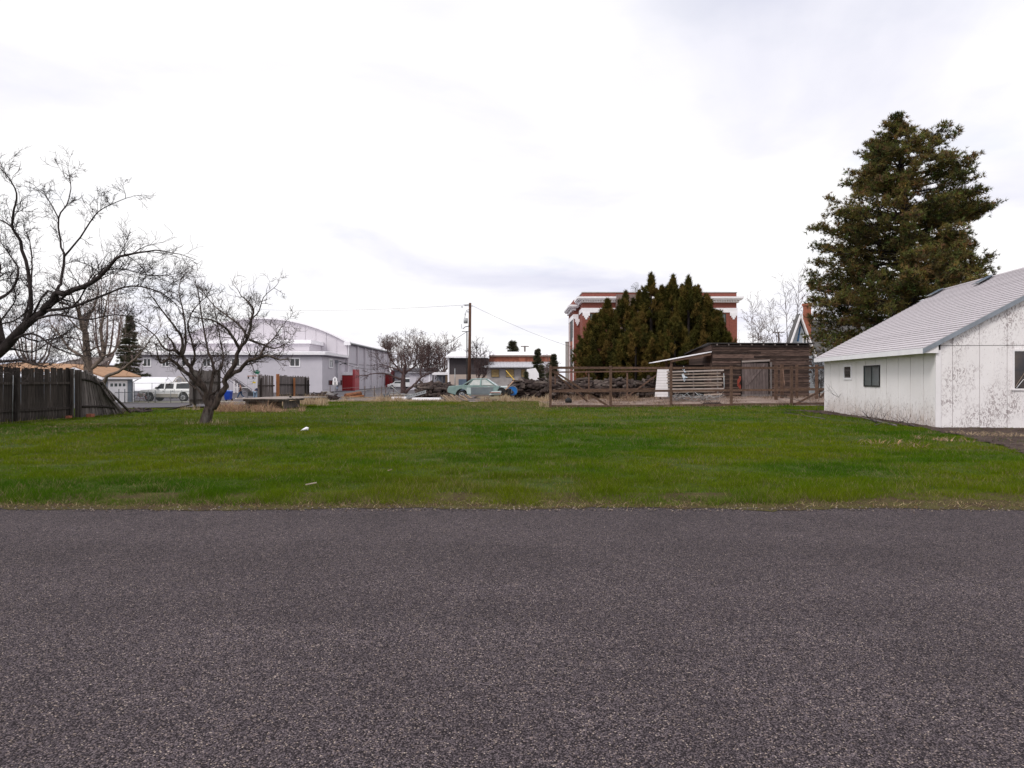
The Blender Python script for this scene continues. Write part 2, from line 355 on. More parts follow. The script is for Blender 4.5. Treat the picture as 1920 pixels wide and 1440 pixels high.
sheet('street', np.linspace(-120, -3, 90), lambda x: 38.5 + 10.5 * float(sst(-24, -12, x)), lambda x: 61.5, 40, STREETM, .01)
sheet('street_verge', np.linspace(-120, -28, 70), lambda x: 61.6, lambda x: 68.5, 12, VERGEM, .03)
sheet('sidewalk', np.linspace(-40, 10, 60), lambda x: 62.3, lambda x: 64.4, 4, concrete, .06)
sheet('parking_lot', np.linspace(-60, 12, 80), lambda x: 68.6, lambda x: 170, 60, STREETM, .0)
def in_bed(x, y):
    "soil bed round the garage (world coords, arrays ok)"
    x = np.asarray(x, float); y = np.asarray(y, float); px = 960 + F * x / y
    ed = np.interp(y, [6, 12, 14.4, 16.8, 19.1, 21.1, 23.3, 25.9, 28.8, 32, 34], [8.4, 9.9, 10.8, 11.7, 12.45, 12.95, 13.2, 13.6, 13.95, 14.1, 13.9]) + .5 * (fbm(x * 1.3, y * 1.1, 31) - .5) + .2 * (noise(x * 5, y * 5, 3) - .5)
    return (x > ed) & (y > 13.2 + .5 * (noise(x * 2, y, 6) - .5)) & (y < 34.2)
GA = Vector((13.88, 22.3, 0)); GU = Vector((.9907, -.136, 0)); GV = Vector((.136, .9907, 0)); GRZ = math.atan2(-.136, .9907)
# bed sheet as fine grid cut to the bed outline
bxs = np.arange(8.4, 26, .08); bys = np.arange(12.6, 35, .08)
X, Y = np.meshgrid(bxs, bys, indexing='ij'); inb = in_bed(X, Y) 
lx = (X - GA.x) * GU.x + (Y - GA.y) * GU.y; inb &= ~((lx > 0.3) & (((X - GA.x) * GV.x + (Y - GA.y) * GV.y) > .3)); 
Z = terr(X, Y) + .012 + .05 * (fbm(X * 3, Y * 3, 2) - .4)
V = np.stack([X, Y, Z], -1).reshape(-1, 3); ii, jj = np.nonzero(inb[:-1, :-1]); ny_ = len(bys); b_ = ii * ny_ + jj
struct(npmesh('dirt_bed', V, np.stack([b_, b_+ny_, b_+ny_+1, b_+1], 1), DIRTM, smooth=True))

# ------------------------------------------------------------------ grass
def blades(x, y, z, h, wd, lean, col, seed=0, seg2=False):
    r = np.random.default_rng(seed); n = len(x); a = r.uniform(0, 2*np.pi, n); la = r.uniform(0, 2*np.pi, n)
    ux, uy = np.cos(a) * wd / 2, np.sin(a) * wd / 2; lx = np.cos(la) * lean * h; ly = np.sin(la) * lean * h
    V = np.empty((n, 3, 3)); V[:, 0] = np.stack([x-ux, y-uy, z], 1); V[:, 1] = np.stack([x+ux, y+uy, z], 1); V[:, 2] = np.stack([x+lx, y+ly, z+h], 1)
    return V.reshape(-1, 3), np.arange(3*n).reshape(n, 3), np.repeat(col, 3, 0)
def blades4(x, y, z, h, wd, lean, col, seed=0):
    "bent stems: quad below, narrowing, tip leaning further"
    r = np.random.default_rng(seed); n = len(x); a = r.uniform(0, 2*np.pi, n); la = r.uniform(0, 2*np.pi, n)
    ux, uy = np.cos(a) * wd / 2, np.sin(a) * wd / 2; lx = np.cos(la) * lean * h; ly = np.sin(la) * lean * h
    V = np.empty((n, 5, 3)); V[:, 0] = np.stack([x-ux, y-uy, z], 1); V[:, 1] = np.stack([x+ux, y+uy, z], 1)
    V[:, 2] = np.stack([x+ux*.8+lx*.3, y+uy*.8+ly*.3, z+h*.6], 1); V[:, 3] = np.stack([x-ux*.8+lx*.3, y-uy*.8+ly*.3, z+h*.6], 1); V[:, 4] = np.stack([x+lx, y+ly, z+h], 1)
    b = np.arange(n)*5; Fc = np.concatenate([np.stack([b, b+1, b+2], 1), np.stack([b, b+2, b+3], 1), np.stack([b+3, b+2, b+4], 1)])
    return V.reshape(-1, 3), Fc, np.repeat(col, 5, 0)
GRM = vcmat('grass_blade', .6, .35)
def lawn_grass():
    Vs = []; Fs = []; Cs = []; off = 0
    for (d0, d1, rho, k) in ((8.45, 11.5, 4000, 0), (11.5, 16, 2100, 1), (16, 24, 850, 2), (24, 46, 260, 3)):
        area = .5 * 1.62 * (d1**2 - d0**2); n = int(area * rho)
        d = np.sqrt(NR.uniform(d0**2, d1**2, n)); x = d * NR.uniform(-.81, .81, n)
        far = np.interp(x, *LF); nearv = 8.76 + .50 * (fbm(x * .45, np.full(n, 7.), 12) - .5) + .14 * (noise(x * 4, np.full(n, 3.), 8) - .5) + .22 * sst(3.5, 5.2, x)
        ok = (d < far - .05) & (d > nearv - .04 - .1 * NR.random(n)) & ~(in_bed(x, d) & (NR.random(n) > .03))
        bare = fbm(x * 1.3, d * 1.3, 40); bare2 = fbm(x * .5, d * .5, 44)
        ok &= ~((bare > .64) & (NR.random(n) > .35))
        ok &= ~((bare2 > .74) & (d < 13) & (NR.random(n) > .6))
        x, d, bare, bare2 = x[ok], d[ok], bare[ok], bare2[ok]; n = len(x)
        cl = fbm(x * 2.2, d * 2.2, 50, 3); cl2 = fbm(x * .35 + 9, d * .5, 60, 4); mow = noise(x * .15, d * .9, 66)
        h = (.026 + .065 * np.clip(cl * 2.0 - .55, 0, 1)) * NR.uniform(.6, 1.3, n)
        h *= (1 + .35 * (d < 9.6)) * (1 + .15 * (k > 1))
        wd = np.maximum(.005, d * .00062) * NR.uniform(.7, 1.3, n)
        base = np.array([.070, .138, .0025]); yel = np.array([.125, .162, .0035]); deep = np.array([.036, .100, .003]); straw = np.array([.27, .215, .10]); olive = np.array([.07, .09, .010])
        t = np.clip((cl2 - .35) * 3.2, 0, 1)[:, None]; col = base * (1 - t) + yel * t
        t = np.clip((.47 - cl2) * 4, 0, 1)[:, None] * .75; col = col * (1-t) + deep * t
        t = (np.clip((mow - .62) * 3, 0, 1) * .4)[:, None]; col = col * (1-t) + olive * t
        fb = np.clip((d - 24) / 12, 0, 1); ctr = np.exp(-((x - 0) / 10)**2)          # paler, half-dry far centre of the field
        ps = .035 + .16 * np.clip((bare - .5) * 6, 0, 1) + .42 * fb * ctr * (noise(x*.5, d*.3, 71) > .4) + .05 * (d < 8.95) + .06 * np.clip((bare2 - .52) * 6, 0, 1)
        st = NR.random(n) < ps; col[st] = straw * NR.uniform(.5, 1.1, (st.sum(), 1)); h[st] *= 1.15
        col *= NR.uniform(.6, 1.4, (n, 1))
        v, f, c = blades(x, d, terr(x, d) - .012, h, wd, NR.uniform(.2, 1.1, n), col, 100 + k)
        Vs.append(v); Fs.append(f + off); Cs.append(c); off += len(v)
    o = npmesh('lawn_grass', np.concatenate(Vs), np.concatenate(Fs), GRM, col=np.concatenate(Cs))
    tag(o, 'short green mown grass covering the open field', 'grass', kind='stuff')
lawn_grass()
WEEDM = vcmat('dry_weed', .85, .25)
STRAW = [(.56, .43, .29), (.62, .50, .36), (.46, .33, .21), (.36, .24, .16)]
def weeds(name, x, y, label, hmin, hmax, wd, seed, cols=STRAW, lean=.35, dz=0, cat='dry grass', green=0.0, zf=None):
    r = np.random.default_rng(seed); n = len(x); c = np.array(cols)[r.integers(0, len(cols), n)] * r.uniform(.65, 1.25, (n, 1))
    if green: g = r.random(n) < green; c[g] = np.array([.10, .14, .02]) * r.uniform(.7, 1.3, (g.sum(), 1))
    z = (terr(x, y) if zf is None else zf) + dz - .02
    hn = np.clip((fbm(x * 1.1, y * 1.1, seed + 5, 3) - .25) * 1.9, .12, 1.15); hn = hn if hmax > .3 else 1.0
    v, f, c = blades4(x, y, z, (hmin + (hmax - hmin) * r.random(n) ** 2.2) * hn, wd * r.uniform(.6, 1.4, n), lean * r.uniform(.3, 1.8, n), c, seed)
    return tag(npmesh(name, v, f, WEEDM, col=c), label, cat, kind='stuff')
def clumpy(px0, px1, d0, d1, n, seed, cl=.6):
    r = np.random.default_rng(seed); N_ = n * 8; d = r.uniform(d0, d1, N_); px = r.uniform(px0, px1, N_); x = (px - 960) / F * d
    k = np.clip(fbm(x * cl * 2, d * cl * 2, seed, 3) - .34, 0, 1) ** 1.7; k *= sst(0, .12, (px-px0)/(px1-px0)) * sst(0, .12, (px1-px)/(px1-px0)) * sst(0, .15, (d-d0)/(d1-d0)) + .0
    k = k / k.max(); ok = r.random(N_) < k; return x[ok][:n], d[ok][:n]

# ------------------------------------------------------------------ bare trees
def grow(out, p, d, ln, r, lvl, rg, P):
    seg = P['seg'][min(lvl, len(P['seg'])-1)]; pts = [p.copy()]; rad = [r]; q = p.copy(); dd = d.normalized(); st = ln / seg
    for i in range(seg):
        j = P['jit'] * (1 + .3 * lvl)
        dd = (dd + Vector((rg.uniform(-j, j), rg.uniform(-j, j), rg.uniform(-j, j))) + Vector((0, 0, P['up'][min(lvl, len(P['up'])-1)]))).normalized()
        q = q + dd * st; pts.append(q.copy()); rad.append(max(r * (1 - .72 * (i+1) / seg), P['rmin'] * .7))
    out[min(lvl, 2)].append((pts, rad))
    if lvl >= P['maxl']: return
    nc = P['kids'][min(lvl, len(P['kids'])-1)]; nc = max(1, int(nc * rg.uniform(.7, 1.3)))
    for k in range(nc):
        t = rg.uniform(.18, 1.0); i = min(int(t * seg), seg - 1); f = t * seg - i
        bp = pts[i].lerp(pts[i+1], f); ax = (pts[i+1] - pts[i]).normalized()
        s = Vector((rg.gauss(0, 1), rg.gauss(0, 1), rg.gauss(0, 1))); s = (s - ax * s.dot(ax)).normalized()
        a = rg.uniform(*P['ang']); nd = ax * math.cos(a) + s * math.sin(a)
        grow(out, bp, nd, ln * rg.uniform(.32, .62) * P.get('lk', 1), max(rad[i] * .55, P['rmin']), lvl + 1, rg, P)
DEF = dict(seg=[6, 5, 4, 3], jit=.16, up=[.03, .05, .07, .08], kids=[7, 5, 4, 0], maxl=3, ang=(.4, 1.1), rmin=.006)
def bare_tree(name, base, limbs, label, seed, bark, twig, P=None, cat='bare tree', dens=1.0, group=None, taper=.35):
    """limbs: list of (points, r0, r1, spawn per metre, side length); the first is the trunk"""
    P = {**DEF, **(P or {})}; rg = random.Random(seed); t = thing(name, base, label, cat, group=group)
    out = {0: [], 1: [], 2: []}
    for k, (pts, r0, r1, spm, sl) in enumerate(limbs):
        # smooth the hand drawn path
        P3 = [Vector(p) for p in pts]; sm = []
        for i in range(len(P3)-1):
            a, b, c, d = P3[max(i-1, 0)], P3[i], P3[i+1], P3[min(i+2, len(P3)-1)]
            for u in (0, .33, .66):
                sm.append(.5 * ((2*b) + (c-a)*u + (2*a-5*b+4*c-d)*u*u + (3*b-a-3*c+d)*u**3))
        sm.append(P3[-1]); nS = len(sm); rad = [r0 + (r1 - r0) * (i / (nS-1)) ** .8 for i in range(nS)]
        if k == 0: rad[0] = r0 * 1.12
        for i in range(1, nS-1 if k else 1): sm[i] = sm[i] + Vector((rg.gauss(0, 1), rg.gauss(0, 1), rg.gauss(0, 1))) * rad[i] * .22
        mb = MB().tube(sm, rad, 10 if r0 > .06 else 7); mb.build('trunk' if k == 0 else 'limb', bark, t, world=True)
        ln = sum((sm[i+1]-sm[i]).length for i in range(nS-1)); ns = int(ln * spm * dens)
        for q in range(ns):
            u = rg.uniform(.12 if k else .45, 1) ** .8 * (nS - 1); i = min(int(u), nS-2); bp = sm[i].lerp(sm[i+1], u - i); ax = (sm[i+1]-sm[i]).normalized()
            s = Vector((rg.gauss(0, 1), rg.gauss(0, 1), rg.gauss(0, 1) + .3)); s = (s - ax * s.dot(ax)).normalized(); a = rg.uniform(*P['ang'])
            grow(out, bp, ax * math.cos(a) + s * math.sin(a), sl * rg.uniform(.5, 1.3), max(rad[i] * .35, P['rmin'] * 1.6) if rad[i] < .06 else .022, 1, rg, P)
        grow(out, sm[-1], (sm[-1]-sm[-2]), sl * 1.1, r1, 1, rg, P)
    for lv, nm, ns in ((1, 'branches', 4), (2, 'twigs', 3)):
        mb = MB()
        for pts, rad in out[lv]: mb.tube(pts, rad, ns, cap=False)
        if mb.v: mb.build(nm, twig if lv == 2 else bark, t, world=True, kind='stuff')
    return t
def pl(pp, d, d2=None, off=(0, 0), s=1.0):
    """pixel polyline -> world points, depth going from d to d2"""
    d2 = d if d2 is None else d2; n = len(pp)
    return [PW(off[0] + x / s, off[1] + y / s, d + (d2-d) * i / max(n-1, 1)) for i, (x, y) in enumerate(pp)]
c3 = dict(off=(240, 520), s=4.8)
ap = lambda pp, d, d2=None: pl(pp, d, d2, **c3)
AD = 23.8
bare_tree('apple_tree', GP(385, AD), [
    (ap([(676,1385),(700,1290),(722,1210),(738,1165)], AD), .215, .165, 0, .5),
    (ap([(735,1180),(700,1110),(690,1010),(620,890),(560,810),(480,705),(430,660)], AD, AD-.6), 0.114, 0.052, 2.97, 0.62),
    (ap([(690,1010),(600,930),(520,860),(440,780),(370,735),(300,770),(270,720)], AD-.2, AD-1.2), 0.085, 0.028, 3.51, 0.50),
    (ap([(735,1160),(748,1000),(770,860),(755,760),(715,640),(690,500),(660,330),(630,120)], AD, AD+.9), 0.071, 0.019, 2.56, 0.74),
    (ap([(765,1180),(850,1030),(890,900),(960,780),(1000,650),(1080,540),(1110,380),(1130,290),(1050,190)], AD, AD-.5), 0.119, 0.019, 2.97, 0.68),
    (ap([(880,910),(1000,830),(1080,760),(1180,722),(1260,705),(1350,738)], AD, AD-1.0), 0.081, 0.033, 3.51, 0.56),
    (ap([(1000,650),(960,560),(870,450),(760,390),(640,365)], AD, AD-1.2), 0.062, 0.019, 3.24, 0.56),
    (ap([(480,705),(490,560),(400,420),(280,260),(180,130)], AD-.6, AD-1.2), 0.057, 0.014, 2.97, 0.62),
    (ap([(480,705),(520,600),(505,350),(460,150),(470,30)], AD-.6, AD+.4), 0.052, 0.011, 2.70, 0.56),
    (ap([(430,660),(330,640),(240,520),(110,420)], AD-.6, AD-.2), 0.048, 0.014, 3.24, 0.56),
    (ap([(1080,540),(1010,440),(900,350),(790,270),(690,150)], AD-.3, AD+.8), 0.048, 0.013, 2.97, 0.56),
    (ap([(1090,560),(1200,600),(1320,640),(1430,590)], AD-.4, AD+.4), 0.048, 0.014, 3.51, 0.56),
    (ap([(1180,722),(1240,620),(1320,540),(1390,430)], AD-.8, AD-.2), 0.043, 0.011, 3.24, 0.56),
    (ap([(770,860),(830,820),(860,720),(830,560),(800,380),(760,200)], AD+.1, AD+1.4), 0.048, 0.011, 2.97, 0.56),
    (ap([(1110,380),(1180,300),(1220,180),(1330,80)], AD-.4, AD-.8), 0.028, 0.009, 2.70, 0.43),
    (ap([(560,810),(600,700),(570,560),(540,420),(600,280),(700,180)], AD-.3, AD-1.3), 0.048, 0.011, 2.97, 0.56),
    (ap([(700,1130),(640,1020),(560,960),(480,860)], AD, AD+1.0), .05, .015, .8, .6),
    ], 'old gnarled bare apple tree with a split leaning trunk alone on the lawn', 3, bark_apple, bark_apple,
    dict(kids=[6, 5, 5, 0], rmin=.0055, up=[.03, .06, .09, .1], jit=.28, lk=1.12), dens=2.0)
c1 = dict(off=(0, 280), s=4.8); c2 = dict(off=(0, 560), s=4.8)
q1 = lambda pp, d, d2=None: pl(pp, d, d2, **c1)
q2 = lambda pp, d, d2=None: pl(pp, d, d2, **c2)
BD = 21.5
bare_tree('leaning_bare_tree', GP(-75, BD), [
    (pl([(-75, 805), (-68, 770), (-50, 720), (-25, 680), (8, 652), (45, 612), (83, 583)], BD), .30, .10, .6, .8),
    (pl([(83,583),(104,552),(125,549),(172,530),(200,505),(219,484),(246,476),(292,469)], BD, BD-1), .12, .02, 2.3, 1.1),
    (pl([(95,560),(108,540),(113,525),(121,480),(115,463),(110,409),(125,384),(133,353),(129,325)], BD, BD+.5), 0.059, 0.009, 2.16, 0.62),
    (pl([(121,480),(150,445),(177,405),(198,388),(238,371)], BD, BD-1), 0.033, 0.009, 2.43, 0.56),
    (pl([(110,409),(94,380),(79,361),(56,351)], BD+.3, BD+.6), 0.022, 0.007, 2.43, 0.43),
    (pl([(45,612),(58,576),(52,509),(38,453),(23,426),(27,392),(31,363),(17,334),(2,317)], BD, BD-1.2), 0.074, 0.009, 2.43, 0.62),
    (pl([(23,426),(0,412),(-30,405)], BD-1, BD-1), 0.030, 0.011, 2.43, 0.56),
    (pl([(8,652),(-5,600),(-12,540),(-2,500),(-15,455),(-30,400)], BD, BD+.5), 0.118, 0.022, 2.16, 0.74),
    (pl([(-2,560),(20,545),(35,510),(20,480),(2,455)], BD, BD+1), 0.052, 0.015, 2.70, 0.68),
    (pl([(40,615),(55,560),(60,500),(55,450),(45,430)], BD, BD+1.3), 0.041, 0.009, 2.43, 0.62),
    (pl([(60,596),(90,545),(135,575),(180,515),(232,505),(280,517),(320,515)], BD, BD-.6), 0.037, 0.009, 3.24, 0.62),
    (pl([(83,583),(135,575),(190,555),(245,536),(300,548),(335,575)], BD, BD-1.4), 0.056, 0.010, 3.51, 0.62),
    (pl([(60,600),(110,590),(160,600),(215,590),(260,600)], BD, BD-1), 0.044, 0.011, 3.51, 0.62),
    (pl([(20,640),(60,625),(100,650),(140,665),(180,668)], BD, BD-1.6), 0.044, 0.010, 3.51, 0.62),
    (pl([(-20,680),(15,677),(40,675),(65,683),(85,688)], BD-.5, BD-2), 0.056, 0.015, 3.51, 0.56),
    (pl([(-10,665),(20,655),(60,660),(95,640),(130,620)], BD-.2, BD+1.5), 0.041, 0.010, 3.51, 0.62),
    (pl([(0,650),(-10,620),(10,590),(30,560),(20,530)], BD, BD-1.5), 0.044, 0.010, 3.51, 0.62),
    (pl([(-30,690),(0,700),(30,695)], BD, BD-1.5), 0.033, 0.009, 3.51, 0.43),
    (pl([(30,625),(70,640),(120,632),(165,640)], BD, BD+.8), 0.033, 0.009, 4.05, 0.62),
    (pl([(-40,700),(-30,640),(-5,610),(30,600),(60,575)], BD, BD-.8), 0.052, 0.011, 3.24, 0.62),
    ], 'large dark bare tree leaning in from the left in front of the board fence', 11, bark_dark, bark_dark,
    dict(kids=[6, 6, 4, 0], rmin=.0055, up=[.0, .03, .05, .06], jit=.25), dens=1.95)
TD = 36
bare_tree('tan_bare_tree', GP(168, TD), [
    (q2([(810,1010),(805,850),(795,700),(790,560),(778,430),(770,300)], TD), .30, .14, .5, 1.5),
    (q2([(770,300),(790,180),(850,60),(880,-40)], TD, TD+1), .11, .03, 1.5, 1.4),
    (q2([(775,400),(730,250),(700,120),(660,0)], TD, TD-1), .10, .03, 1.5, 1.4),
    (q2([(800,640),(880,580),(925,520),(930,400),(900,280),(940,140),(960,20)], TD, TD+.5), .12, .03, 1.6, 1.4),
    (q2([(830,790),(930,770),(960,700),(1060,660),(1160,590),(1240,520),(1330,400)], TD, TD-1), .13, .03, 1.6, 1.3),
    (q2([(780,560),(700,500),(620,440),(540,330),(480,260)], TD, TD+1), .10, .03, 1.6, 1.4),
    (q2([(925,520),(1020,480),(1080,380),(1100,250)], TD, TD+1), .06, .02, 1.6, 1.2),
    (q2([(780,500),(860,440),(1000,420),(1120,470),(1240,480)], TD, TD+2), .05, .02, 1.6, 1.2),
    (q2([(770,300),(700,260),(620,180),(560,60)], TD, TD+1.4), .06, .02, 1.5, 1.4),
    ], 'tan barked bare tree rising behind the collapsed fence panel', 21, bark_tan, bark_far, dict(rmin=.010, kids=[6, 5, 4, 0]), dens=1.35)
def auto_tree(name, px, d, ytop, rx, label, seed, bark, twig, ytrunk=None, cat='bare tree', rmin=None, n=7, group=None, spread=.8, r0=None, dens=.9, lo=.25):
    """vase shaped bare tree; rx is the crown half width in photo pixels"""
    rg = random.Random(seed); b = GP(px, d); H = (HY - ytop) / F * d + CAMH - b.z; R = rx / F * d
    rmin = rmin or d * .00019; r0 = r0 or H * .022
    fk = b + Vector((0, 0, H * lo)); limbs = [([b, b + Vector((rg.uniform(-.1, .1), 0, H * lo * .5)), fk], r0, r0 * .7, 0, H * .1)]
    for i in range(n):
        a = 2 * math.pi * i / n + rg.uniform(-.4, .4); k = rg.uniform(.15, 1) ** spread; tx = R * k * math.cos(a); ty = R * k * math.sin(a)
        top = b + Vector((tx, ty, H * (1 - .45 * k ** 2) * rg.uniform(.84, .97))); st = b + Vector((0, 0, H * lo * rg.uniform(.6, 1.1)))
        mid = st.lerp(top, .4) + Vector((tx * .22, ty * .22, -H * .03)); limbs.append(([st, mid, st.lerp(top, .72) + Vector((tx*.1, ty*.1, 0)), top], r0 * .5, r0 * .1, 3.6 / (H * .16), H * .17))
    return bare_tree(name, b, limbs, label, seed, bark, twig, dict(rmin=rmin, kids=[5, 4, 3, 0], up=[.03, .06, .07, .08]), cat, dens, group)
# ------------------------------------------------------------------ conifers
CONM = vcmat('needle_foliage', .75, .15)
def tufts(C, D, size, n_ned, wd, cols, seed, spread=1.0):
    """needle bursts at centres C pointing along D"""
    r = np.random.default_rng(seed); n = len(C); k = n_ned
    d = np.repeat(D, k, 0) + r.normal(0, spread, (n*k, 3)); d /= np.linalg.norm(d, axis=1)[:, None]
    c = np.repeat(C, k, 0); s = np.repeat(size, k)[:, None] * r.uniform(.6, 1.2, (n*k, 1))
    sd = np.cross(d, r.normal(0, 1, (n*k, 3))); sd /= np.linalg.norm(sd, axis=1)[:, None]; sd *= wd * np.repeat(size, k)[:, None]
    V = np.empty((n*k, 3, 3)); V[:, 0] = c - sd; V[:, 1] = c + sd; V[:, 2] = c + d * s
    col = np.repeat(cols, k, 0) * r.uniform(.7, 1.3, (n*k, 1)); return V.reshape(-1, 3), np.arange(3*n*k).reshape(-1, 3), np.repeat(col, 3, 0)
def pine():
    d = 50.0; bx = 1700; b = GP(bx, d); rg = random.Random(5); r = np.random.default_rng(5)
    t = thing('pine_tree', b, 'tall dense pine tree towering behind the white garage roof', 'pine tree')
    k = 1 / 3.273; toy = lambda yc: 200 + yc * k
    ys = [60, 100, 200, 300, 400, 560, 620, 740, 830, 1000, 1150, 1300, 1450]
    left = [635, 565, 500, 430, 362, 340, 235, 205, 150, 140, 150, 130, 140]
    right = [650, 740, 900, 1060, 1150, 1150, 1190, 1180, 1040, 1120, 1240, 1250, 1200]
    cxp = (bx - 1480) / k
    tops = 218; zt = PW(bx, tops, d).z
    MBt = MB().tube([b, b + Vector((0, 0, 7)), b + Vector((-.2, 0, 14)), Vector((GX(1690, d), d, zt - 3)), Vector((GX(1669, d), d, zt - .3))], [.5, .42, .3, .12, .04], 10); MBt.build('trunk', bark_dark, t, world=True)
    lm = MB(); C = []; D = []; CT = []
    tint = lambda: rg.choice([(.130, .112, .038), (.098, .090, .032), (.158, .130, .046), (.075, .072, .026), (.195, .155, .062)])
    nb = 330
    forced = [(975, .05), (1000, -.1), (1025, .1), (1050, 0), (1075, .15), (985, .2), (590, .1), (610, -.1), (700, .1), (640, 3.2), (820, 3.1), (900, 3.3)]
    for i in range(nb + len(forced)):
        yc = 80 + (1440 - 80) * ((i + rg.random()) / nb) ** .85; a = rg.uniform(0, 2*math.pi); fo = i >= nb
        if fo: yc, a = forced[i - nb]
        z0 = PW(0, toy(yc), d).z; ca = math.cos(a)
        lx = np.interp(yc, ys, left); rx_ = np.interp(yc, ys, right)
        axp = cxp + np.interp(yc, [60, 600, 1400], [-85, -10, 0])
        Rr = (rx_ - axp if ca > 0 else axp - lx) * k / F * d
        Rc = .5 * (rx_ - lx) * k / F * d
        Lb = (abs(ca) * Rr + (1 - abs(ca)) * Rc) * rg.choice([.5, .75, .85, .95, 1.0, 1.0, 1.04]) - .55
        if fo: Lb = (Rr + .25) * (1.10 if a < 1 and yc > 900 else 1.0)
        Lb = max(Lb, .5); org = Vector((GX(1480 + axp * k, d), d, z0 - Lb * .12))
        dirv = Vector((ca, math.sin(a), rg.uniform(-.10, .42))); pts = [org]
        for s_ in range(1, 6): pts.append(org + dirv * Lb * s_ / 5 + Vector((rg.uniform(-.12, .12), rg.uniform(-.12, .12), .012 * Lb * s_ ** 1.3 * .25)))
        lm.tube(pts, [.03 + .012 * Lb, .025 + .009 * Lb, .02 + .006 * Lb, .03, .02, .01], 4, cap=False)
        base_t = tint(); nsub = int(5 + Lb * 3.2)
        for s_ in range(nsub):
            u = rg.uniform(.30, 1.0) ** .8; p = pts[min(int(u*5), 4)].lerp(pts[min(int(u*5), 4)+1], u*5 - min(int(u*5), 4))
            sl = (.35 + .30 * Lb * (1.15 - u)) * rg.uniform(.5, 1.1); sd_ = Vector((rg.gauss(0, 1), rg.gauss(0, 1), rg.gauss(.25, .5))).normalized() * .8 + dirv * .6
            q = p + sd_ * sl; lm.tube([p, q], [.02, .008], 3, cap=False)
            for w_ in range(rg.randint(4, 7)):
                v_ = rg.uniform(.35, 1.05); c = p.lerp(q, v_) + Vector((rg.gauss(0, .13), rg.gauss(0, .13), rg.gauss(0, .10)))
                C.append(c); D.append((sd_ + Vector((0, 0, .6))).normalized() * .9); CT.append([x * rg.uniform(.75, 1.3) for x in base_t])
    for q in range(46):
        zq_ = zt - rg.random()**1.2 * 1.9; rr_ = (zt - zq_) * .33 + .08; a_ = rg.uniform(0, 6.28); c = Vector((GX(1669, d) + rr_*math.cos(a_)*rg.random()*.9, d + rr_*math.sin(a_)*rg.random(), zq_)); C.append(c); D.append(Vector((math.cos(a_)*.4, math.sin(a_)*.4, .9))); CT.append(tint())
    lm.build('limbs', bark_dark, t, world=True, kind='stuff')
    C = np.array(C); D = np.array(D); v, f, c = tufts(C, D, r.uniform(.19, .35, len(C)), 12, .085, np.array(CT), 9, .75)
    o = npmesh('needles', v, f, CONM, t, col=c); o['kind'] = 'stuff'; return t
pine()
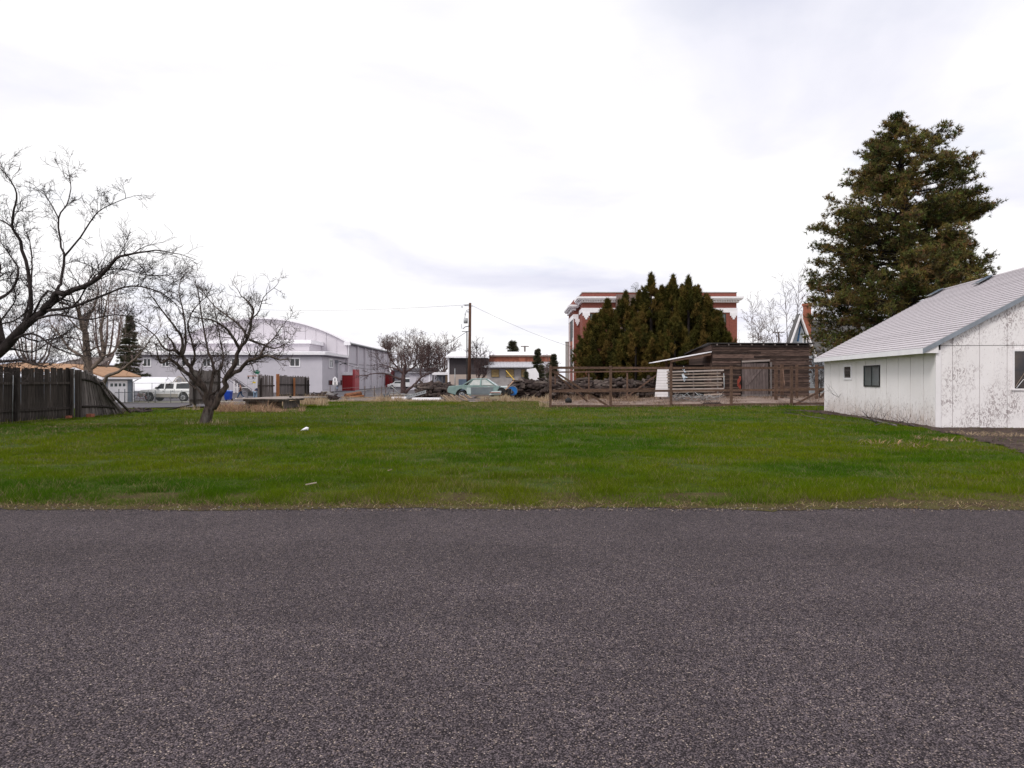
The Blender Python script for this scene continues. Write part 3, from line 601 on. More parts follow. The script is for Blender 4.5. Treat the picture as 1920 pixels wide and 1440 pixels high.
def conifer(name, px, d, ytop, hw, label, seed, cols, dens=1.0, prof=None, fine=.2, group=None, ybot=None, cat='conifer', upd=.5, nn=10):
    """cone/column conifer made of sprays in a lumpy shell; hw = half width in photo pixels"""
    rg = random.Random(seed); r = np.random.default_rng(seed); b = GP(px, d); H = (HY - ytop) / F * d + CAMH - b.z; R = hw / F * d
    t = thing(name, b, label, cat, group=group)
    MB().tube([b, b + Vector((0, 0, H * .6)), b + Vector((0, 0, H * .97))], [H * .02, H * .012, .02], 7).build('trunk', bark_dark, t, world=True)
    n = int(2600 * dens); P0 = prof or ([0, .15, .5, .8, .93, 1], [.75, 1, .82, .42, .2, .03])
    if upd > .8:      # juniper: a crowd of upswept plumes of different length, each with its own tip
        npl = int(n / 46); pu = r.random(npl) ** .8; pa = r.uniform(0, 2*np.pi, npl); prr = R * np.interp(pu, *P0) * r.uniform(.35, 1.0, npl) ** .5
        pb = np.stack([b.x + prr*np.cos(pa)*.86, b.y + prr*np.sin(pa)*.86, b.z + pu*(H*.93)], 1); pln = r.uniform(.5, 1.5, npl) * (.55 + .75*(1-pu)); pd = np.stack([np.cos(pa)*.38, np.sin(pa)*.38, np.ones(npl)], 1)
        tipb = pu > .9; pb[tipb, 0] = b.x; pb[tipb, 1] = b.y; pd[tipb] = (0, 0, 1)
        i = r.integers(0, npl, n); q = r.random(n); rad = .34 * (1-q) ** .7 * r.uniform(.3, 1, n) * (.6 + .4*pln[i]); aa = r.uniform(0, 2*np.pi, n)
        C = pb[i] + pd[i]*(pln[i]*q)[:, None] + np.stack([rad*np.cos(aa), rad*np.sin(aa), 0*rad], 1); C[:, 2] = np.minimum(C[:, 2], b.z + H - .1)
        D = pd[i] + np.stack([np.cos(aa)*.35, np.sin(aa)*.35, np.full(n, .5)], 1); D /= np.linalg.norm(D, axis=1)[:, None]
        ccv = np.array(cols)[r.integers(0, len(cols), npl)]; cc = ccv[i] * r.uniform(.75, 1.3, (n, 1))
        sp = MB()
        for z_ in np.linspace(.86, 1.0, 5): sp.tube([(b.x, b.y, b.z + H*z_ - .25), (b.x + rg.uniform(-.2, .2), b.y, b.z + H*z_)], [.03, .01], 3)
    else:
        nw = max(15, int(H / (.28 + H*.018))); nbz = nw * 9; bu = (np.repeat(np.arange(nw), 9) + r.uniform(-.2, .2, nbz)) / nw; bu = bu.clip(0, 1); ba = r.uniform(0, 2*np.pi, nbz)
        bl = R * np.interp(bu, *P0) * r.uniform(.6, 1.12, nbz); i = r.integers(0, nbz, n); q = r.random(n) ** .6; wsp = .22 * bl[i] * r.normal(0, 1, n) * (1 - .5*q)
        ca_, sa_ = np.cos(ba[i]), np.sin(ba[i]); rr = bl[i]*q; C = np.stack([b.x + rr*ca_ - wsp*sa_, b.y + rr*sa_ + wsp*ca_, b.z + .3 + bu[i]*(H-.4) - .16*rr + .10*rr*q + r.normal(0, .05*H/10, n)], 1)
        D = np.stack([ca_, sa_, np.full(n, .1)], 1); cc = np.array(cols)[r.integers(0, len(cols), nbz)][i] * r.uniform(.75, 1.3, (n, 1)); npl = 0
    v, f, c = tufts(C, D, r.uniform(.7, 1.35, n) * fine, nn, .09, cc, seed, .55)
    o = npmesh('foliage', v, f, CONM, t, col=c); o['kind'] = 'stuff'; return t
JC = [(.066, .062, .014), (.105, .080, .020), (.048, .046, .013), (.15, .10, .03), (.080, .070, .018)]
JPF = ([0, .12, .4, .6, .72, .84, .93, 1], [.9, 1.12, 1.1, .85, .5, .26, .12, .03])
for i, (px, dd, yt, hw, lb) in enumerate([
    (1116, 57, 592, 37, 'low round juniper at the left end of the evergreen thicket'),
    (1139, 58.5, 562, 37, 'rusty green juniper second from the left in the thicket'),
    (1173, 60, 545, 40, 'bushy juniper with one thin spire left of the tallest ones'),
    (1221, 59, 512, 46, 'tallest juniper of the thicket, leftmost of its three high spires'),
    (1262, 60, 514, 44, 'middle high spired juniper before the brick building'),
    (1291, 58, 517, 46, 'right of the three high spired junipers in the thicket'),
    (1327, 59, 552, 38, 'full juniper on the right shoulder of the thicket'),
    (1241, 60.5, 536, 42, 'blunt juniper filling between the leftmost and middle high spires'),
    (1279, 60.5, 535, 40, 'blunt juniper filling behind the two right high spires'),
    (1309, 60, 536, 40, 'blunt juniper right of the high spires in the thicket'),
    (1199, 60.5, 546, 42, 'blunt juniper left of the tallest spire in the thicket'),
    (1344, 57.5, 585, 32, 'low juniper at the right end above the plank shed'),
    (1192, 55.5, 600, 46, 'broad dark juniper filling the front of the thicket left of centre'),
    (1265, 55.0, 598, 46, 'broad dark juniper in front of the thicket right of centre')]):
    conifer('juniper', px, dd, yt, hw, lb, 40+i, JC, 2.4, JPF, .29, 'junipers in the evergreen thicket', cat='juniper', upd=1.1, nn=7)
SC = [(.085, .085, .05), (.12, .11, .07), (.06, .065, .04)]
CPF = ([0, .1, .5, .8, 1], [.9, 1, .6, .28, .02])
conifer('spruce_tree', 243, 92, 588, 34, 'narrow tall spruce behind the blue grey house', 61, SC, 2.2, CPF, .34, upd=-.1)
conifer('spruce_tree', 1008, 60, 650, 19, 'slim young spruce before the grey block building', 62, SC, 1.2, CPF, .2, upd=0)
conifer('spruce_tree', 1038, 62, 660, 17, 'small leaning spruce beside the brick building corner', 63, SC, 1.2, CPF, .2, upd=0)
conifer('distant_conifer', 961, 150, 638, 15, 'distant dark conifer poking above the white roof', 64, SC, .6, ([0, .3, .6, .85, 1], [.8, 1, .9, .5, .1]), .7)
conifer('small_conifer', 986, 52, 694, 7, 'tiny conifer in front of the white panel by the logs', 65, SC, .35, CPF, .18)
# background bare trees
for i, (px, d, yt, rx, lb) in enumerate([
    (752, 172, 622, 30, 'pale bare tree behind the right end of the lilac hall'),
    (790, 176, 630, 26, 'bare tree in the middle of the distant grove'),
    (832, 165, 628, 27, 'bare tree at the right of the distant grove behind the pole'),
    (725, 185, 632, 16, 'small pale bare tree peeking past the hall eave'),
    ]):
    auto_tree('distant_bare_tree', px, d, yt, rx, lb, 80+i, bark_far, bark_far, group='bare trees of the distant grove', dens=1.5, n=10)
auto_tree('bare_tree', 808, 120, 650, 24, 'brown twiggy bare tree left of the dark walled building', 86, bark_red, bark_red, n=9, dens=1.4)
auto_tree('bare_tree', 898, 76, 638, 20, 'small dark bare tree before the dark wall right of the pole', 87, bark_red, bark_red, n=8, dens=1.2, lo=.32)
auto_tree('bare_tree', 1485, 88, 520, 50, 'bare tree spreading behind the gabled house chimney', 88, bark_red, bark_red, r0=.16, n=8, dens=.7)
auto_tree('birch_tree', 1418, 95, 560, 17, 'slender leafless birch above the plank shed roof', 89, bark_red, bark_far, r0=.11, n=6, dens=.6, spread=.5)
auto_tree('birch_tree', 1436, 99, 590, 12, 'smaller leafless birch right of the taller one', 90, bark_red, bark_far, r0=.07, n=5, dens=.5, spread=.5)
auto_tree('bare_tree', 1030, 64, 668, 15, 'thin grey bare shrub tree behind the fence corner', 91, bark_far, bark_far, n=7, dens=.9)
auto_tree('bare_tree', 60, 95, 560, 55, 'brown bare tree far behind the house at the left edge', 92, bark_far, bark_far, n=9, dens=.8)
auto_tree('bare_tree', 195, 110, 515, 50, 'tall pale bare tree behind the house roof ridge', 93, bark_far, bark_far, n=10, dens=.9)
auto_tree('bare_tree', 1536, 44, 668, 20, 'dark leafless shrub growing at the shed right end', 94, bark_dark, bark_dark, n=9, dens=.9, lo=.1, rmin=.006, r0=.04)
# crab apple by the parking lot
CD = 64; c4 = dict(off=(560, 560), s=5.647); q4 = lambda pp, d, d2=None: pl(pp, d, d2, **c4)
bare_tree('crab_apple_tree', GP(756, CD), [
    (q4([(1110,1000),(1105,900),(1108,830)], CD), .28, .2, 0, 1),
    (q4([(1108,850),(1040,840),(950,800),(860,790),(760,800)], CD, CD-1), .13, .04, 2.6, 1.2),
    (q4([(1108,830),(1130,700),(1110,600),(1130,480)], CD, CD+1), .13, .03, 2.4, 1.4),
    (q4([(1110,830),(1150,770),(1230,720),(1300,640)], CD, CD+1), .13, .04, 2.4, 1.4),
    (q4([(1130,1000),(1180,950),(1250,890),(1300,830),(1420,780)], CD, CD-1), .16, .05, 2.2, 1.3),
    (q4([(1300,830),(1290,760),(1330,640),(1400,560)], CD, CD+1), .08, .03, 2.6, 1.4),
    (q4([(1108,800),(1020,700),(960,620),(940,560)], CD, CD), .1, .03, 2.6, 1.4),
    (q4([(1060,760),(960,720),(880,700)], CD, CD+1), .08, .03, 2.6, 1.3),
    (q4([(1230,720),(1250,600),(1260,500)], CD, CD-1), .08, .03, 2.6, 1.4)],
    'wide spreading dark reddish bare tree beside the parking lot', 33, bark_red, bark_red, dict(rmin=.013, kids=[6, 5, 4, 0]), dens=1.2)

# ================================================================== white garage (right)
def wallmat(name, peel, dirt):
    m, t, b = nodes_mat(name); nn = t.nodes.new; ll = t.links.new; tc = nn('ShaderNodeTexCoord'); g = tc.outputs['Object']
    def noi(s, st, det=5, dist=0, rg_=.6):
        mp = nn('ShaderNodeMapping'); mp.inputs['Scale'].default_value = st; ll(g, mp.inputs[0]); n = nn('ShaderNodeTexNoise'); n.inputs['Scale'].default_value = s
        n.inputs['Detail'].default_value = det; n.inputs['Distortion'].default_value = dist; n.inputs['Roughness'].default_value = rg_; ll(mp.outputs[0], n.inputs['Vector']); return n.outputs[0]
    def mr(x, a, b_, c=0, d=1):
        r = nn('ShaderNodeMapRange'); ll(x, r.inputs[0]); r.inputs[1].default_value = a; r.inputs[2].default_value = b_; r.inputs[3].default_value = c; r.inputs[4].default_value = d; return r.outputs[0]
    def mul(a, b_, op='MULTIPLY'):
        n = nn('ShaderNodeMath'); n.operation = op; n.use_clamp = True
        for i, v in enumerate((a, b_)):
            if isinstance(v, float): n.inputs[i].default_value = v
            else: ll(v, n.inputs[i])
        return n.outputs[0]
    def mixc(f, a, c):
        n = nn('ShaderNodeMix'); n.data_type = 'RGBA'; ll(f, n.inputs[0])
        if isinstance(a, tuple): n.inputs[6].default_value = (*a, 1)
        else: ll(a, n.inputs[6])
        n.inputs[7].default_value = (*c, 1); return n.outputs[2]
    c = mixc(mr(noi(.9, (1, 1, .6)), .35, .7), (.84, .805, .81), (.77, .735, .735))
    if peel:
        big = mr(noi(1.0, (1, 1, .7), 4), .43, .58); fl = mr(noi(11, (1.15, 1.15, .6), 4, 1.8, .55), .52, .55)
        small = mul(mr(noi(16, (1.2, 1.2, .6), 3, 1.2), .66, .69), 1.0)
        f = mul(mul(big, fl), small, 'MAXIMUM'); c = mixc(mul(f, .9), c, (.36, .31, .315))
    sz = nn('ShaderNodeSeparateXYZ'); ll(g, sz.inputs[0])
    if dirt:
        wob = mul(noi(1.6, (1, 1, .2)), .9, 'MULTIPLY'); zz_ = mul(sz.outputs[2], wob, 'SUBTRACT')
        h = nn('ShaderNodeMath'); h.operation = 'SUBTRACT'; ll(sz.outputs[2], h.inputs[0]); ll(noi(1.3, (1.0, 1.0, .3), 4), h.inputs[1])
        f = mr(h.outputs[0], .30, -.32); f2 = mul(f, mr(noi(3.5, (3, 3, .7), 6), .25, .7)); c = mixc(mul(f2, .75), c, (.40, .30, .23))
        f3 = mul(mr(h.outputs[0], .75, -.2), mr(noi(11, (1.6, 1.6, .55), 4, 1.4), .585, .615)); c = mixc(mul(f3, .85), c, (.17, .12, .10))
        sp = mr(noi(26, (1, 1, .6), 2, .8), .715, .74); c = mixc(mul(sp, .7), c, (.35, .28, .26))
    ll(c, b.inputs['Base Color']); b.inputs['Roughness'].default_value = .75; b.inputs['Specular IOR Level'].default_value = .25
    bm = nn('ShaderNodeBump'); bm.inputs['Strength'].default_value = .25; bm.inputs['Distance'].default_value = .01; ll(noi(40, (2, 2, .3), 3), bm.inputs['Height']); ll(bm.outputs[0], b.inputs['Normal'])
    return m
WSIDE = wallmat('white_siding_side', False, True); WFRONT = wallmat('white_siding_peeling', True, False)
shingle_m = mat('pale_asphalt_shingle', (.56, .52, .545), (.44, .41, .43), .92, 14, (1, 1, 1), .3, .05, detail=8)
rake_m = mat('blue_grey_rake_board', (.27, .30, .35), (.2, .22, .25), .7, 3)
gar = thing('garage', (GA.x, GA.y, 0), 'white plywood sided garage with pale shingle roof and peeling front wall', 'garage', GRZ)
GL, HS, RT, EZ, PT, OV = 11.45, 5.35, 10.7, 2.52, .56, .45        # side length, half span, span, plate height, pitch, eave overhang
def side_s(px): k = px - 960; return (13.88 * F - k * 22.3) / (k * .9907 - .136 * F)
def side_z(py, s): return CAMH + (HY - py) / F * (GA.y + .9907 * s)
def front_u(px): k = (px - 960) / F; return (k * GA.y - GA.x) / (.9907 + .136 * k)
def roofz(u): return 2.66 + (u + OV) * PT if u <= HS else 2.66 + (2 * HS + OV - u) * PT
# core walls behind the panels
MB().bb(.03, RT-.03, .03, GL-.03, -.15, EZ).build('wall_core', mat('seam_shadow_board', (.20, .18, .18)), gar)
MB().prism([(.03, .04, EZ), (RT-.03, .04, EZ), (HS, .04, roofz(HS)-.2)], (0, GL-.1, 0)).build('gable_core', MATS['seam_shadow_board'], gar)
edges = [0.0] + [side_s(1500 + c / 3.79) for c in (880, 787, 700, 617, 540, 468, 400, 338, 280, 220)] + [GL]
for i in range(len(edges)-1):
    a, b = edges[i] + .017, edges[i+1] - .017
    MB().bb(-.012, .018, a, b, -.10, EZ - .002).build('siding_panel', WSIDE, gar)
MB().bb(-.05, .10, -.052, .03, -.12, EZ + .03).build('corner_board', white_paint, gar)
MB().bb(-.03, .02, GL - .03, GL + .05, -.12, EZ).build('corner_board', white_paint, gar)
ue = [.10, .47, 1.28, 2.10, 2.92, 3.74, 4.56, 5.38, 6.2, 7.0, 7.8, 8.6, 9.4, 10.2, 10.68]
for i in range(len(ue)-1):
    a, b = ue[i] + .008, ue[i+1] - .008
    MB().bb(a, b, -.014, .02, -.12, 2.682).build('siding_panel', WFRONT, gar)
    pts = [(a, -.014, 2.70), (b, -.014, 2.70), (b, -.014, roofz(b)-.15)] + ([(HS, -.014, roofz(HS)-.15)] if a < HS < b else []) + [(a, -.014, roofz(a)-.15)]
    if roofz(a) - .15 > 2.72: MB().prism(pts, (0, .034, 0)).build('gable_panel', WFRONT, gar)
# battens over some seams of the front wall
for u in (.86, 1.70, 2.52): MB().bb(u-.012, u+.012, -.024, -.0145, -.1, 2.68).build('batten', WFRONT, gar)
# roof: deck, shingle rows, fascias, ridge
th = math.atan(PT); slen = (HS + OV) / math.cos(th); y0, y1 = -.12, GL + .12
for sgn in (1, -1):
    u0 = -OV if sgn > 0 else 2*HS + OV
    deck = [(u0, y0, 2.60), (HS, y0, 2.60 + (HS+OV)*PT), (HS, y0, 2.52 + (HS+OV)*PT), (u0, y0, 2.52)]
    MB().prism(deck, (0, y1-y0, 0)).build('roof_deck', white_paint, gar)
rows = 33; ex = slen / rows
for k in range(rows):
    s0 = k * ex; s1 = s0 + ex * 1.12
    def rp(s, h): return (-OV - .02 + s * math.cos(th) - h * math.sin(th), 2.60 + s * math.sin(th) + h * math.cos(th))
    mb = MB(); a, b, c, d = rp(s0, .004), rp(s1, .002), rp(s1, .006), rp(s0, .040)
    ylist = [y0 - .03]; 
    while ylist[-1] < y1 + .03: ylist.append(min(ylist[-1] + random.uniform(.28, .36) + (.15 if len(ylist) == 1 and k % 2 else 0), y1 + .03))
    for q in range(len(ylist)-1):
        dz = 0; e = .0015
        mb.prism([(a[0], ylist[q]+e, a[1]), (b[0], ylist[q]+e, b[1]), (c[0], ylist[q]+e, c[1]), (d[0], ylist[q]+e, d[1]+dz)], (0, ylist[q+1]-ylist[q]-2*e, 0))
    mb.build('shingle_row', shingle_m, gar)
MB().prism([(HS, y0, 2.61+(HS+OV)*PT), (2*HS+OV, y0, 2.61), (2*HS+OV, y0, 2.64), (HS, y0, 2.64+(HS+OV)*PT)], (0, y1-y0, 0)).build('shingle_slope', shingle_m, gar)
MB().tube([(HS, y0-.03, 2.63+(HS+OV)*PT), (HS, y1+.03, 2.63+(HS+OV)*PT)], .07, 6).build('ridge_cap', shingle_m, gar)
MB().bb(-OV-.045, -OV-.005, y0, y1, 2.44, 2.615).build('eave_fascia', bright_white, gar)
MB().bb(-OV, -.014, y0 + .05, y1, 2.47, 2.50).build('soffit', white_paint, gar)
for sgn in (1, -1):
    pts = [(-OV-.03, 0, 2.44), (-OV-.03, 0, 2.60), (HS, 0, 2.60+(HS+OV+.02)*PT), (HS, 0, 2.44+(HS+OV+.02)*PT)]
    if sgn < 0: pts = [(2*HS - x, 0, z) for x, _, z in pts]
    MB().prism([(x, y0-.035, z) for x, _, z in pts], (0, .03, 0)).build('rake_board', rake_m, gar)
MB().prism([(-OV, y0 + .001, 2.45), (0.0, y0 + .001, 2.45), (0.0, y0 + .001, 2.60 + OV*PT - .05), (-OV, y0 + .001, 2.56)], (0, .05, 0)).build('eave_return', white_paint, gar)
# roof vents
for px, py in ((1754, 550), (1845, 528)):
    best = min(((abs(960 + F*(GA.x+GU.x*u+GV.x*v)/(GA.y+GU.y*u+GV.y*v) - px) + abs(HY - F*(2.63+(u+OV)*PT-CAMH)/(GA.y+GU.y*u+GV.y*v) - py), u, v) for u in np.arange(3.6, 5.3, .1) for v in np.arange(.5, GL, .1)))
    _, u, v = best; z = 2.62 + (u+OV)*PT; R = Matrix.Rotation(-th, 3, 'Y')
    ve = MB().box((u, v, z+.09), (.50, .42, .05), R=R).build('roof_vent', dark_metal, gar)
    MB().box((u, v, z+.135), (.54, .46, .025), R=R).build('vent_cap', mat('blue_grey_vent', (.20, .26, .33), None, .35, metal=.6), gar).parent = ve
    MB().box((u-.2, v, z+.02), (.35, .55, .012), R=R).build('flashing', galv, gar).parent = ve
# side windows
def gwin(px0, px1, py0, py1, fm, split, gm, fw=.05):
    s1, s0 = side_s(px0), side_s(px1); sm = (s0+s1)/2; z1, z0 = side_z(py0, sm), side_z(py1, sm)
    w_ = MB().bb(-.045, -.004, s0, s0+fw, z0, z1).bb(-.045, -.004, s1-fw, s1, z0, z1).bb(-.045, -.004, s0+fw, s1-fw, z0, z0+fw).bb(-.045, -.004, s0+fw, s1-fw, z1-fw, z1)
    if split: w_.bb(-.04, -.012, sm-.02, sm+.02, z0+fw, z1-fw)
    w_ = w_.build('window', fm, gar); g = MB().bb(-.022, -.010, s0+fw, s1-fw, z0+fw, z1-fw).build('pane', gm, w_); return w_
gwin(1583, 1598, 684, 712, bright_white, False, glass_dark, .09)
gwin(1621, 1651, 685, 725, black, True, glass_grey, .05)
u0, u1 = front_u(1897), front_u(1897) + 1.25; z0, z1 = 1.30, 2.50
wf = MB().bb(u0, u0+.06, -.05, -.015, z0, z1).bb(u1-.06, u1, -.05, -.015, z0, z1).bb(u0-.03, u1+.03, -.06, -.015, z0-.06, z0).bb(u0, u1, -.05, -.015, z1, z1+.06).bb((u0+u1)/2-.025, (u0+u1)/2+.025, -.045, -.02, z0, z1).build('window', white_paint, gar)
MB().bb(u0+.06, u1-.06, -.030, -.018, z0, z1).build('pane', mat('interior_glass', (.10, .075, .06), (.03, .03, .035), .12, 1.4, spec=.5), wf)
MB().bar((u0+.08, -.036, z0+.05), (u0+.42, -.036, z0+.62), .05, .008).build('leaning_stick', rack_wood, wf)
MB().bar((u0+.12, -.038, z0+.02), (u0+.33, -.038, z0+.30), .03, .008).build('leaning_stick', bright_white, wf)

# ================================================================== lilac gymnasium hall
gym = thing('gymnasium', (-42, 114, -.35), 'lilac hall with white arched roof, pilasters and lower two storey front wing', 'building')
gw = lambda: dict(parent=gym, world=True)
XR, XC, XL = -27.4, -41.9, -56.4; ze, zp, zb = 7.6, 11.6, -.8; NA = 36
def arcz(x): 
    h = zp - ze; a = 14.5; R = (a*a + h*h) / (2*h); return zp - R + math.sqrt(max(R*R - (x-XC)**2, 0))
arc = [(XR + (XL-XR)*i/NA) for i in range(NA+1)]
MB().prism([(XR, 114, zb), *[(x, 114, arcz(x)) for x in arc], (XL, 114, zb)], (0, 36, 0)).build('wall', lilac2, **gw())
rf = MB()
for i in range(NA):
    xa, xb = arc[i], arc[i+1]; o = .10
    xa2 = XR + .45 if i == 0 else xa; xb2 = XL - .45 if i == NA-1 else xb
    za = arcz(xa) - (.12 if i == 0 else 0); zb_ = arcz(xb) - (.12 if i == NA-1 else 0)
    rf.prism([(xa2, 113.5, za+.02), (xb2, 113.5, zb_+.02), (xb2, 113.5, zb_+.3), (xa2, 113.5, za+.3)], (0, 37, 0))
rfo = rf.build('roof', bright_white, **gw())
gt = MB().tube([(XR+.52, 113.5, ze-.05), (XR+.52, 150.5, ze-.05)], .13, 6).build('gutter', galv, **gw())
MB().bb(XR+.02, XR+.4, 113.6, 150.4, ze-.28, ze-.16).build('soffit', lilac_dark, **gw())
# vertical panel joints of the gable end (each panel its own piece)
xg = XR - .1
pw = 1.75; k = 0
while xg > XL + .2:
    x0 = max(xg - pw + .07, XL); MB().prism([(xg, 113.93, 3.5), (xg, 113.93, arcz(xg)-.02), (x0, 113.93, arcz(x0)-.02), (x0, 113.93, 3.5)], (0, .06, 0)).build('wall_panel', lilac2, **gw()); xg -= pw; k += 1
# side wall bays and pilasters
ys = [114.0 + 36 * i / 6 for i in range(7)]
for i in range(6):
    MB().bb(XR+.01, XR+.10, ys[i]+.45, ys[i+1]-.45, -.6, ze-.3).build('wall_bay', lilac, **gw())
for y in ys[1:]:
    MB().bb(XR+.01, XR+.42, y-.22, y+.22, -.6, ze-.28).build('pilaster', lilac2, **gw())
MB().tube([(XR+.45, 113.8, ze-.1), (XR+.2, 113.7, ze-.4), (XR+.2, 113.75, -.3)], .07, 6).build('downspout', bright_white, **gw())
MB().bb(XR-.5, XR+.55, 113.3, 113.9, ze-.35, ze+.25).build('gutter_box', bright_white, **gw())
def window(x0, x1, z0, z1, y, parent, fm, gm, split=1, fw=.1, horiz=0, out=.06, world=True):
    w_ = MB().bb(x0, x0+fw, y-out, y-.004, z0, z1).bb(x1-fw, x1, y-out, y-.004, z0, z1).bb(x0+fw, x1-fw, y-out, y-.004, z0, z0+fw).bb(x0+fw, x1-fw, y-out, y-.004, z1-fw, z1)
    for k in range(split): xm = x0 + (x1-x0)*(k+1)/(split+1); w_.bb(xm-fw*.3, xm+fw*.3, y-out*.8, y-.006, z0+fw, z1-fw)
    for k in range(horiz): zm = z0 + (z1-z0)*(k+1)/(horiz+1); w_.bb(x0+fw, x1-fw, y-out*.75, y-.008, zm-fw*.3, zm+fw*.3)
    w_ = w_.build('window', fm, parent, world=world); MB().bb(x0+fw, x1-fw, y-out*.4, y-.012, z0+fw, z1-fw).build('pane', gm, w_, world=world); return w_
def winx(y0, y1, z0, z1, x, parent, fm, gm, split=0, fw=.1, out=.06):
    """window on a wall facing +x (out>0) or -x (out<0)"""
    w_ = MB().bb(x, x+out, y0, y0+fw, z0, z1).bb(x, x+out, y1-fw, y1, z0, z1).bb(x, x+out, y0+fw, y1-fw, z0, z0+fw).bb(x, x+out, y0+fw, y1-fw, z1-fw, z1)
    for k in range(split): ym = y0 + (y1-y0)*(k+1)/(split+1); w_.bb(x, x+out*.8, ym-fw*.3, ym+fw*.3, z0+fw, z1-fw)
    w_ = w_.build('window', fm, parent, world=True); MB().bb(x, x+out*.4, y0+fw, y1-fw, z0+fw, z1-fw).build('pane', gm, w_, world=True)
# mid block
MB().bb(-54, -31.8, 107, 113.9, 4, 7.15).build('stage_block', lilac2, **gw()); MB().bb(-54.4, -31.4, 106.6, 113.9, 7.17, 7.75).build('stage_parapet', bright_white, **gw())
# front wing
MB().bb(-57.4, -27.8, 100, 113.98, -1.3, 4.98).build('front_wing', lilac, **gw())
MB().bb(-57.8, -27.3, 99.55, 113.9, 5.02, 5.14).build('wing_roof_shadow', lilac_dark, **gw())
MB().bb(-57.9, -27.2, 99.4, 113.9, 5.16, 5.55).build('wing_roof_edge', bright_white, **gw())
MB().prism([(-57.8, 99.5, 5.56), (-27.3, 99.5, 5.56), (-27.3, 106.9, 5.9), (-57.8, 106.9, 5.9)], (0, 0, .05)).build('wing_roof', bright_white, **gw())
def wz(py, d): return CAMH + (HY - py) / F * d
for a, b in ((543, 563), (433, 451), (380, 396), (340, 356), (303, 318), (268, 284)): window(GX(a, 100), GX(b, 100), wz(688, 100), wz(671, 100), 100, gym, bright_white, glass_dark, 1, .16)
window(GX(521, 114), GX(530, 114), wz(627, 114), wz(615, 114), 113.92, gym, bright_white, mat('vent_grey', (.5, .5, .5)), 0, .14)
winx(103.5, 105.7, wz(690, 104), wz(672, 104), -27.79, gym, bright_white, glass_dark, 1, .16, .1)
winx(103.4, 106.6, wz(722, 104), wz(713, 104), -27.79, gym, dark_metal, glass_dark, 0, .05, .04); winx(110.6, 112.0, wz(722, 111), wz(713, 111), -27.79, gym, dark_metal, glass_dark, 0, .05, .04)
for y in (131.5, 137.5): winx(y, y+1.8, wz(722, y), wz(713, y), XR+.11, gym, bright_white, glass_dark, 0, .12, .06)
MB().tube([(-27.55, 107.5, -.3), (-27.55, 107.5, 4.3)], .09, 6).bb(-27.75, -27.35, 107.2, 107.8, 4.1, 4.6).bb(-27.75, -27.45, 108.8, 109.3, .5, 1.1).build('power_riser', mat('grey_conduit', (.30, .30, .34)), **gw())
lt = MB().tube([(-27.75, 110, 3.9), (-27.2, 110, 4.2), (-26.9, 110, 4.1)], .05, 5).bb(-27.1, -26.7, 109.8, 110.2, 4.0, 4.2).build('wall_lamp', dark_metal, **gw())
lt2 = MB().bb(-27.1, -26.3, 116.2, 116.5, 3.55, 3.8).tube([(-27.3, 116.3, 3.4), (-26.7, 116.3, 3.7)], .05, 5).build('wall_lamp', bright_white, **gw())
# red entrance lobbies
for y, hh in ((111.6, 2.65), (147.0, 3.0)):
    MB().bb(XR-.35, XR+1.35, y, y+2.6, -.4, hh-.4).build('entrance_front', red_paint, **gw())
    MB().bb(XR+1.36, XR+1.72, y-.05, y+3.2, -.4, hh+.55).build('entrance_side', red_paint2, **gw())
    MB().bb(XR-.45, XR+1.35, y-.12, y+2.6, hh-.38, hh+.12).build('entrance_canopy', bright_white, **gw())
    MB().bb(XR-.62, XR-.37, y-.06, y+.3, -.4, hh-.4).build('entrance_post', bright_white, **gw())
# outside stair on the front wing
st = MB()
for i in range(12): st.bb(GX(428, 98)+i*.26, GX(428, 98)+i*.26+.30, 98.6, 99.95, 1.55-i*.19, 1.62-i*.19)
st.build('stair_steps', mat('brown_stair', (.13, .10, .09)), **gw())
xa = GX(426, 98); MB().bar((xa, 98.55, 2.45), (xa+3.3, 98.55, .15), .07).bar((xa, 98.55, 1.5), (xa+3.2, 98.55, -.75), .1).bar((xa+3.3, 98.55, .15), (xa+3.3, 98.55, -.75), .07).bar((xa, 98.55, 2.45), (xa, 98.55, -.7), .07).bar((xa+1.6, 98.55, 1.35), (xa+1.6, 98.55, .35), .06).build('stair_rail', mat('grey_stair_rail', (.22, .21, .24)), **gw())
MB().bar((GX(437, 98), 98.4, -.65), (GX(437, 98), 98.4, 1.3), .12).bar((GX(443, 98), 98.4, -.65), (GX(443, 98), 98.4, 1.0), .12).bar((GX(437, 98), 98.4, .4), (GX(463, 98), 98.4, .4), .08).build('ramp_rail', white_paint, **gw())
# parking kerb blocks
for i, y in enumerate([84, 92, 100, 108.5, 116, 121, 126, 131, 136]):
    o = MB().bb(-24.9+(.2*i if i < 3 else 0)-(3.5 if i < 3 else 0), -23.2-(3.5 if i < 3 else 0), y, y+.25, T(-24, y), T(-24, y)+.17).build('parking_block', concrete)
    tag(o, ['nearest', 'second nearest', 'third nearest', 'fourth nearest', 'middle', 'fourth farthest', 'third farthest', 'second farthest', 'farthest'][i] + ' of the pale concrete parking blocks beside the lilac hall', 'parking block', 'parking blocks along the lilac hall')

